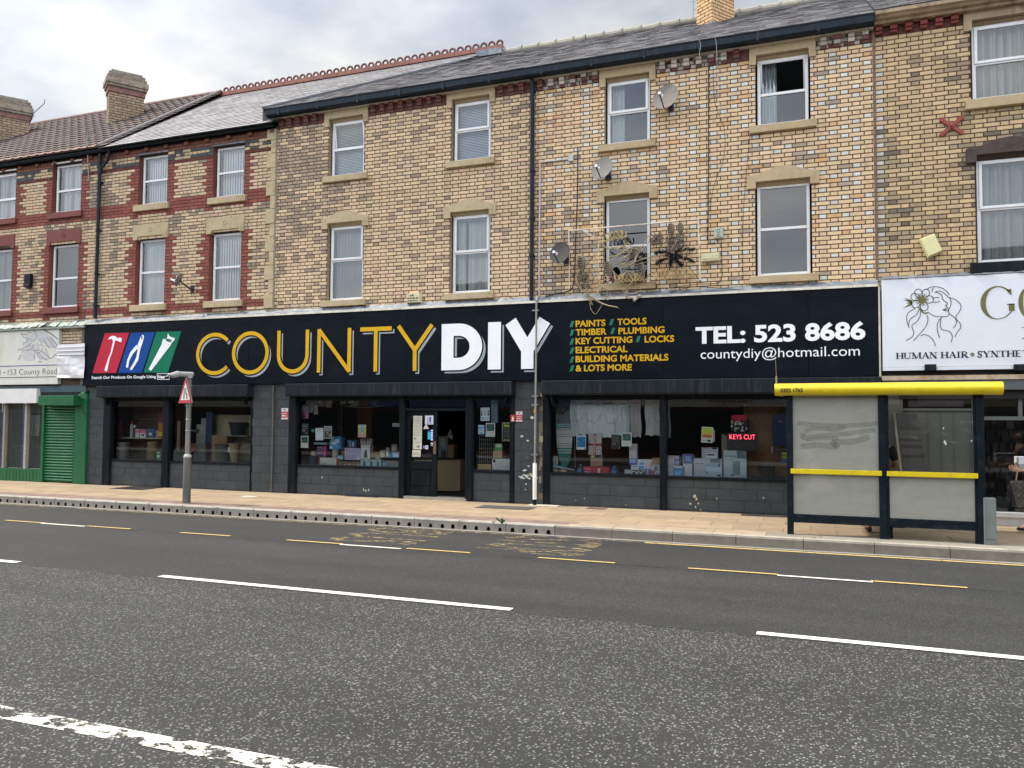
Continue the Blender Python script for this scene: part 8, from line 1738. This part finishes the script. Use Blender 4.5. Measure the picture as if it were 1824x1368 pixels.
def face_parts(neck, face, body, hairm, long=False):
    f = face.normalized(); s = Vector((0, 0, 1)).cross(f); u = Vector((0, 0, 1))
    for k in (-1, 1):
        e = MB(); c = neck+u*.118+f*.078+s*.030*k; e.lathe([(.002, c.z-.009), (.010, c.z), (.002, c.z+.009)], c.x, c.y, 10, 0, (.05, .04, .035)); e.build('eye', M['matte'], body, smooth=True)
        e = MB(); c = neck+u*.105+s*.077*k; e.lathe([(.006, c.z-.03), (.014, c.z-.01), (.016, c.z+.015), (.008, c.z+.03)], c.x, c.y, 10); e.build('ear', M['flesh'], body, smooth=True)
    m = MB(); c = neck+u*.068+f*.088; m.tube([c-s*.022, c+f*.004, c+s*.022], .0055, 6, 0, (.25, .08, .07)); m.build('mouth', M['matte'], body)
    J = {'a': (neck+u*.17-f*.02, (.078, .090)), 'b': (neck+u*.13-f*.05, (.074, .06)), 'c': (neck+u*(.05 if not long else -.04)-f*.065, (.055, .04))}; skin('hair', J, [('a', 'b'), ('b', 'c')], hairm, body)
hair_m = mat('brown_hair', (.035, .022, .015), .6, .3, 60, stretch=(1, 1, .1))
def seated():
    x, y = PX[1]-.02, -1.98; f = Vector((0, 1, 0)); hip = Vector((x, y, .82)); root = thing('person', (x, y+.3, -.02), 'person in black clothes perched on the shelter bench, bare forearm across the lap', 'person')
    neck = hip+Vector((0, -.02, .52)); J = {'pel': (hip, (.13, .11)), 'waist': (hip+Vector((0, -.01, .20)), (.115, .09)), 'chest': (hip+Vector((0, -.02, .38)), (.135, .10))}; E = [('pel', 'waist'), ('waist', 'chest'), ('chest', 'neck')]
    head_on(J, E, neck, f+Vector((.25, 0, 0)))
    for k, s in (('l', -1), ('r', 1)):
        sh = hip+Vector((.165*s, -.02, .42)); el = hip+Vector((.235*s, .03, .17)); wr = hip+Vector((.12*s, .26, .16))
        J[k+'sh'] = (sh, .058); J[k+'el'] = (el, .042); J[k+'wrist'] = (wr, .027); E += [('chest', k+'sh'), (k+'sh', k+'el'), (k+'el', k+'wrist')]; hand(J, E, wr, Vector((-.6*s, .6, -.15)), Vector((0, .3, 1)), Vector((-.4*s, 0, -1)), k)
        J[k+'hp'] = (hip+Vector((.09*s, .05, -.02)), .085); J[k+'kn'] = (hip+Vector((.11*s, .28, -.36)), .062); J[k+'an'] = (Vector((x+.12*s, y+.22, .08)), .040); J[k+'toe'] = (Vector((x+.14*s, y+.38, .02)), .034); E += [('pel', k+'hp'), (k+'hp', k+'kn'), (k+'kn', k+'an'), (k+'an', k+'toe')]
    body = skin('body', J, E, M['flesh'], root); face_parts(neck, f+Vector((.25, 0, 0)), body, hair_m)
    J = {'a': (hip+Vector((0, 0, .05)), (.145, .125)), 'b': (hip+Vector((0, -.01, .20)), (.13, .105)), 'c': (hip+Vector((0, -.02, .39)), (.15, .115))}; E = [('a', 'b'), ('b', 'c')]
    for k, s in (('l', -1), ('r', 1)): J[k+'1'] = (hip+Vector((.172*s, -.02, .42)), .070); J[k+'2'] = (hip+Vector((.22*s, .01, .24)), .062); E += [('c', k+'1'), (k+'1', k+'2')]
    skin('shirt', J, E, M['cloth'], root)
    J = {'a': (hip, (.145, .12))}; E = []
    for k, s in (('l', -1), ('r', 1)): J[k+'1'] = (hip+Vector((.10*s, .08, -.01)), .095); J[k+'2'] = (hip+Vector((.11*s, .28, -.35)), .072); J[k+'3'] = (Vector((x+.12*s, y+.22, .10)), .055); E += [('a', k+'1'), (k+'1', k+'2'), (k+'2', k+'3')]
    skin('trousers', J, E, mat('dark_trousers', (.02, .021, .028), .9, .2, 20), root)
    for s in (-1, 1): skin('shoe', {'a': (Vector((x+.12*s, y+.19, .03)), (.045, .04)), 'b': (Vector((x+.135*s, y+.32, .025)), (.046, .036)), 'c': (Vector((x+.15*s, y+.43, .015)), (.038, .028))}, [('a', 'b'), ('b', 'c')], mat('black_shoe', (.02, .02, .022), .4, .1), root)
    tag_ = None
seated()
def walker():
    Y = -.75; h = W(1801, 833, Y); x, y = h.x+.48, Y; root = thing('person', (x, y, -.02), 'person in dark clothes holding a white box, a wicker bag on the arm', 'person')
    f = Vector((-1, -.15, 0)); hip = Vector((x, y, .80)); neck = hip+Vector((-.02, 0, .50)); s_ = Vector((0, 1, 0))
    J = {'pel': (hip, (.12, .11)), 'waist': (hip+Vector((0, 0, .19)), (.105, .09)), 'chest': (hip+Vector((-.01, 0, .36)), (.13, .10))}; E = [('pel', 'waist'), ('waist', 'chest'), ('chest', 'neck')]; head_on(J, E, neck, f)
    bx = Vector((h.x+.02, y, h.z))
    for k, s in (('l', -1), ('r', 1)):
        sh = hip+Vector((0, .165*s, .40)); el = hip+Vector((-.10, .22*s, .16)); wr = Vector((h.x+.085, y+.10*s-.07, h.z-.035)) if s < 0 else Vector((h.x+.10, y+.16, h.z-.04))
        J[k+'sh'] = (sh, .055); J[k+'el'] = (el, .040); J[k+'wrist'] = (wr, .025); E += [('chest', k+'sh'), (k+'sh', k+'el'), (k+'el', k+'wrist')]; hand(J, E, wr, Vector((-1, .25 if s < 0 else -.25, .25)), Vector((0, 0, 1)), Vector((.1, .9 if s < 0 else -.9, .2)), k)
        st = .22*s; J[k+'hp'] = (hip+Vector((0, .085*s, -.05)), .085); J[k+'kn'] = (Vector((x-.10*s, y+.09*s, .43)), .055); J[k+'an'] = (Vector((x-st, y+.09*s, .08)), .036); J[k+'toe'] = (Vector((x-st-.15, y+.10*s, .02)), .03); E += [('pel', k+'hp'), (k+'hp', k+'kn'), (k+'kn', k+'an'), (k+'an', k+'toe')]
    body = skin('body', J, E, M['flesh'], root); face_parts(neck, f, body, hair_m, True)
    J = {'a': (hip+Vector((0, 0, .02)), (.14, .12)), 'b': (hip+Vector((0, 0, .19)), (.125, .105)), 'c': (hip+Vector((-.01, 0, .37)), (.145, .115))}; E = [('a', 'b'), ('b', 'c')]
    for k, s in (('l', -1), ('r', 1)): J[k+'1'] = (hip+Vector((0, .17*s, .40)), .066); J[k+'2'] = (hip+Vector((-.07, .205*s, .24)), .056); E += [('c', k+'1'), (k+'1', k+'2')]
    skin('top', J, E, mat('brown_top', (.05, .028, .022), .9, .2, 20), root)
    J = {'a': (hip, (.135, .12))}; E = []
    for k, s in (('l', -1), ('r', 1)): J[k+'1'] = (hip+Vector((0, .085*s, -.1)), .092); J[k+'2'] = (Vector((x-.10*s, y+.09*s, .43)), .066); J[k+'3'] = (Vector((x-.22*s, y+.09*s, .09)), .052); E += [('a', k+'1'), (k+'1', k+'2'), (k+'2', k+'3')]
    skin('trousers', J, E, mat('charcoal_trousers', (.025, .025, .03), .9, .2, 20), root)
    for s in (-1, 1): skin('shoe', {'a': (Vector((x-.22*s+.04, y+.09*s, .03)), (.045, .04)), 'b': (Vector((x-.22*s-.08, y+.10*s, .02)), (.044, .034)), 'c': (Vector((x-.22*s-.19, y+.10*s, .015)), (.034, .026))}, [('a', 'b'), ('b', 'c')], M['cloth'], root)
    # what is carried
    b = MB(); q0 = W(1803, 822, Y); x0 = q0.x+.06; z0 = h.z-.03; b.box(x0, x0+.34, y-.13, y+.15, z0, z0+.15, 0, (.36, .36, .38)); b.box(x0-.004, x0+.344, y-.134, y+.154, z0+.09, z0+.20, 0, (.66, .68, .74)); tag(b.build('white_box', M['print_'], bevel=.004), 'white lidded box carried in both hands at the edge of the view', 'box')
    b = MB(); b.box(x0-.05, x0-.01, y-.10, y-.095, z0+.03, z0+.12, 0, (.34, .27, .18)); b.v = [(vx+(vz-z0)*.3-.02, vy, vz) for vx, vy, vz in b.v]; tag(b.build('envelope', M['print_']), 'small buff envelope held against the white box', 'envelope')
    c = W(1813, 880, Y-.2); root2 = thing('wicker_bag', (c.x+.12, Y-.2, c.z-.3), 'dark woven wicker bag hanging below the white box', 'bag')
    x0, z1, z0 = W(1796, 860, Y-.2).x, W(1810, 856, Y-.2).z, W(1810, 903, Y-.2).z; b = MB(); r = random.Random(6); n, mm = 9, 10; w = .40
    for j in range(mm):
        for i in range(n):
            t = j/mm; a0 = x0+.09*(1-t)+(w-.18*(1-t))*i/n; a1 = x0+.09*(1-t)+(w-.18*(1-t))*(i+1)/n; za, zb_ = z0+(z1-z0)*t, z0+(z1-z0)*(j+1)/mm; k = r.uniform(.6, 1.3); yy = Y-.28-(.012 if (i+j) % 2 else 0)
            b.box(a0+.002, a1-.002, yy, yy+.02, za+.002, zb_-.002, 0, (.10*k, .09*k, .075*k))
    b.box(x0+.06, x0+w-.06, Y-.27, Y-.1, z0, z1, 0, (.03, .027, .024)); b.build('basket', M['matte'], root2)
    b = MB(); b.tube(smooth_path([(x0+.1, Y-.19, z1-.02), (x0+.14, Y-.18, h.z-.02), (x0+.24, Y-.18, h.z-.02), (x0+.30, Y-.19, z1-.02)], 5), .010, 6); b.build('handle', M['rope'], root2)
walker()
# ================================================================ the other side of the street, seen only in the glass
def opposite():
    Y = -21.2
    for i, (x0, x1, ze, c) in enumerate(((-80, -50, 5.9, (.2, .12, .09)), (-50, -34, 6.1, (.18, .1, .08)), (-34, -22, 5.6, (.20, .11, .08)), (-22, -9, 6.2, (.24, .13, .09)), (-9, 3, 5.8, (.16, .075, .06)), (3, 15, 6.4, (.22, .16, .11)), (15, 28, 5.7, (.2, .12, .09)))):
        h = thing('brick_house', ((x0+x1)/2, Y, ROADZ), ('long brick terrace far along the road, across from the green shutter', 'dark brick house across the road with a wide roof', 'brown brick house with a gabled roof across the road', 'wide orange brick house across the road', 'dark red brick house with the Harlequin shop across the road', 'buff brick house across the road', 'plain brown brick house at the far end across the road')[i], 'house', 'houses across the road')
        b = MB(); b.box(x0, x1, Y-8, Y, ROADZ, ze, 0, c); b.build('wall', M['brick'], h)
        r = MB(); r.xprism([(Y+.3, ze), (Y-8.3, ze), (Y-4, ze+3)], x0, x1, 0, (.06, .06, .07)); gx = (x0+x1)/2; r.face([(gx-2.2, Y+.2, ze), (gx+2.2, Y+.2, ze), (gx, Y+.2, ze+2.3)], 0, (.10, .06, .05)); r.face([(gx-2.2, Y+.2, ze), (gx, Y+.2, ze+2.3), (gx, Y-3.3, ze+2.3)], 0, (.06, .06, .07)); r.face([(gx+2.2, Y+.2, ze), (gx, Y+.2, ze+2.3), (gx, Y-3.3, ze+2.3)], 0, (.06, .06, .07)); r.build('roof', M['slate'], h)
        for k in range(4):
            xx = x0+1.6+k*2.7; w = MB(); w.box(xx, xx+1, Y, Y+.05, 3.9, 5.3); w.build('window', M['upvc'], h)
        s = MB(); s.box(x0+.3, x1-.3, Y, Y+.12, 2.3, 3.2, 0, ((.3, .3, .3), (.4, .38, .3), (.5, .48, .42), (.12, .16, .3), (.60, .58, .52), (.35, .3, .2), (.4, .1, .1))[i]); s.build('shop_fascia', M['print_'], h)
        s = MB(); s.box(x0+.5, x1-.5, Y, Y+.06, .3, 2.1, 0, (.03, .035, .04)); s.build('shop_window', M['gloss'], h)
    a, c_ = W(1265, 722, -Y+.2), W(1340, 722, -Y+.2); t = MB(); vs, fs = glyphs('Harlequin', .01); xa, xb = min(v[0] for v in vs), max(v[0] for v in vs)
    t.flat([(c_.x-(c_.x-a.x)*(x-xa)/(xb-xa), Y+.13, 2.5+y*.55) for x, y in vs], [tuple(reversed(f)) for f in fs], 0, (.28, .04, .04)); o = t.build('shop_lettering', M['print_']); tag(o, 'dark red Harlequin lettering on the fascia across the road', 'sign')
opposite()
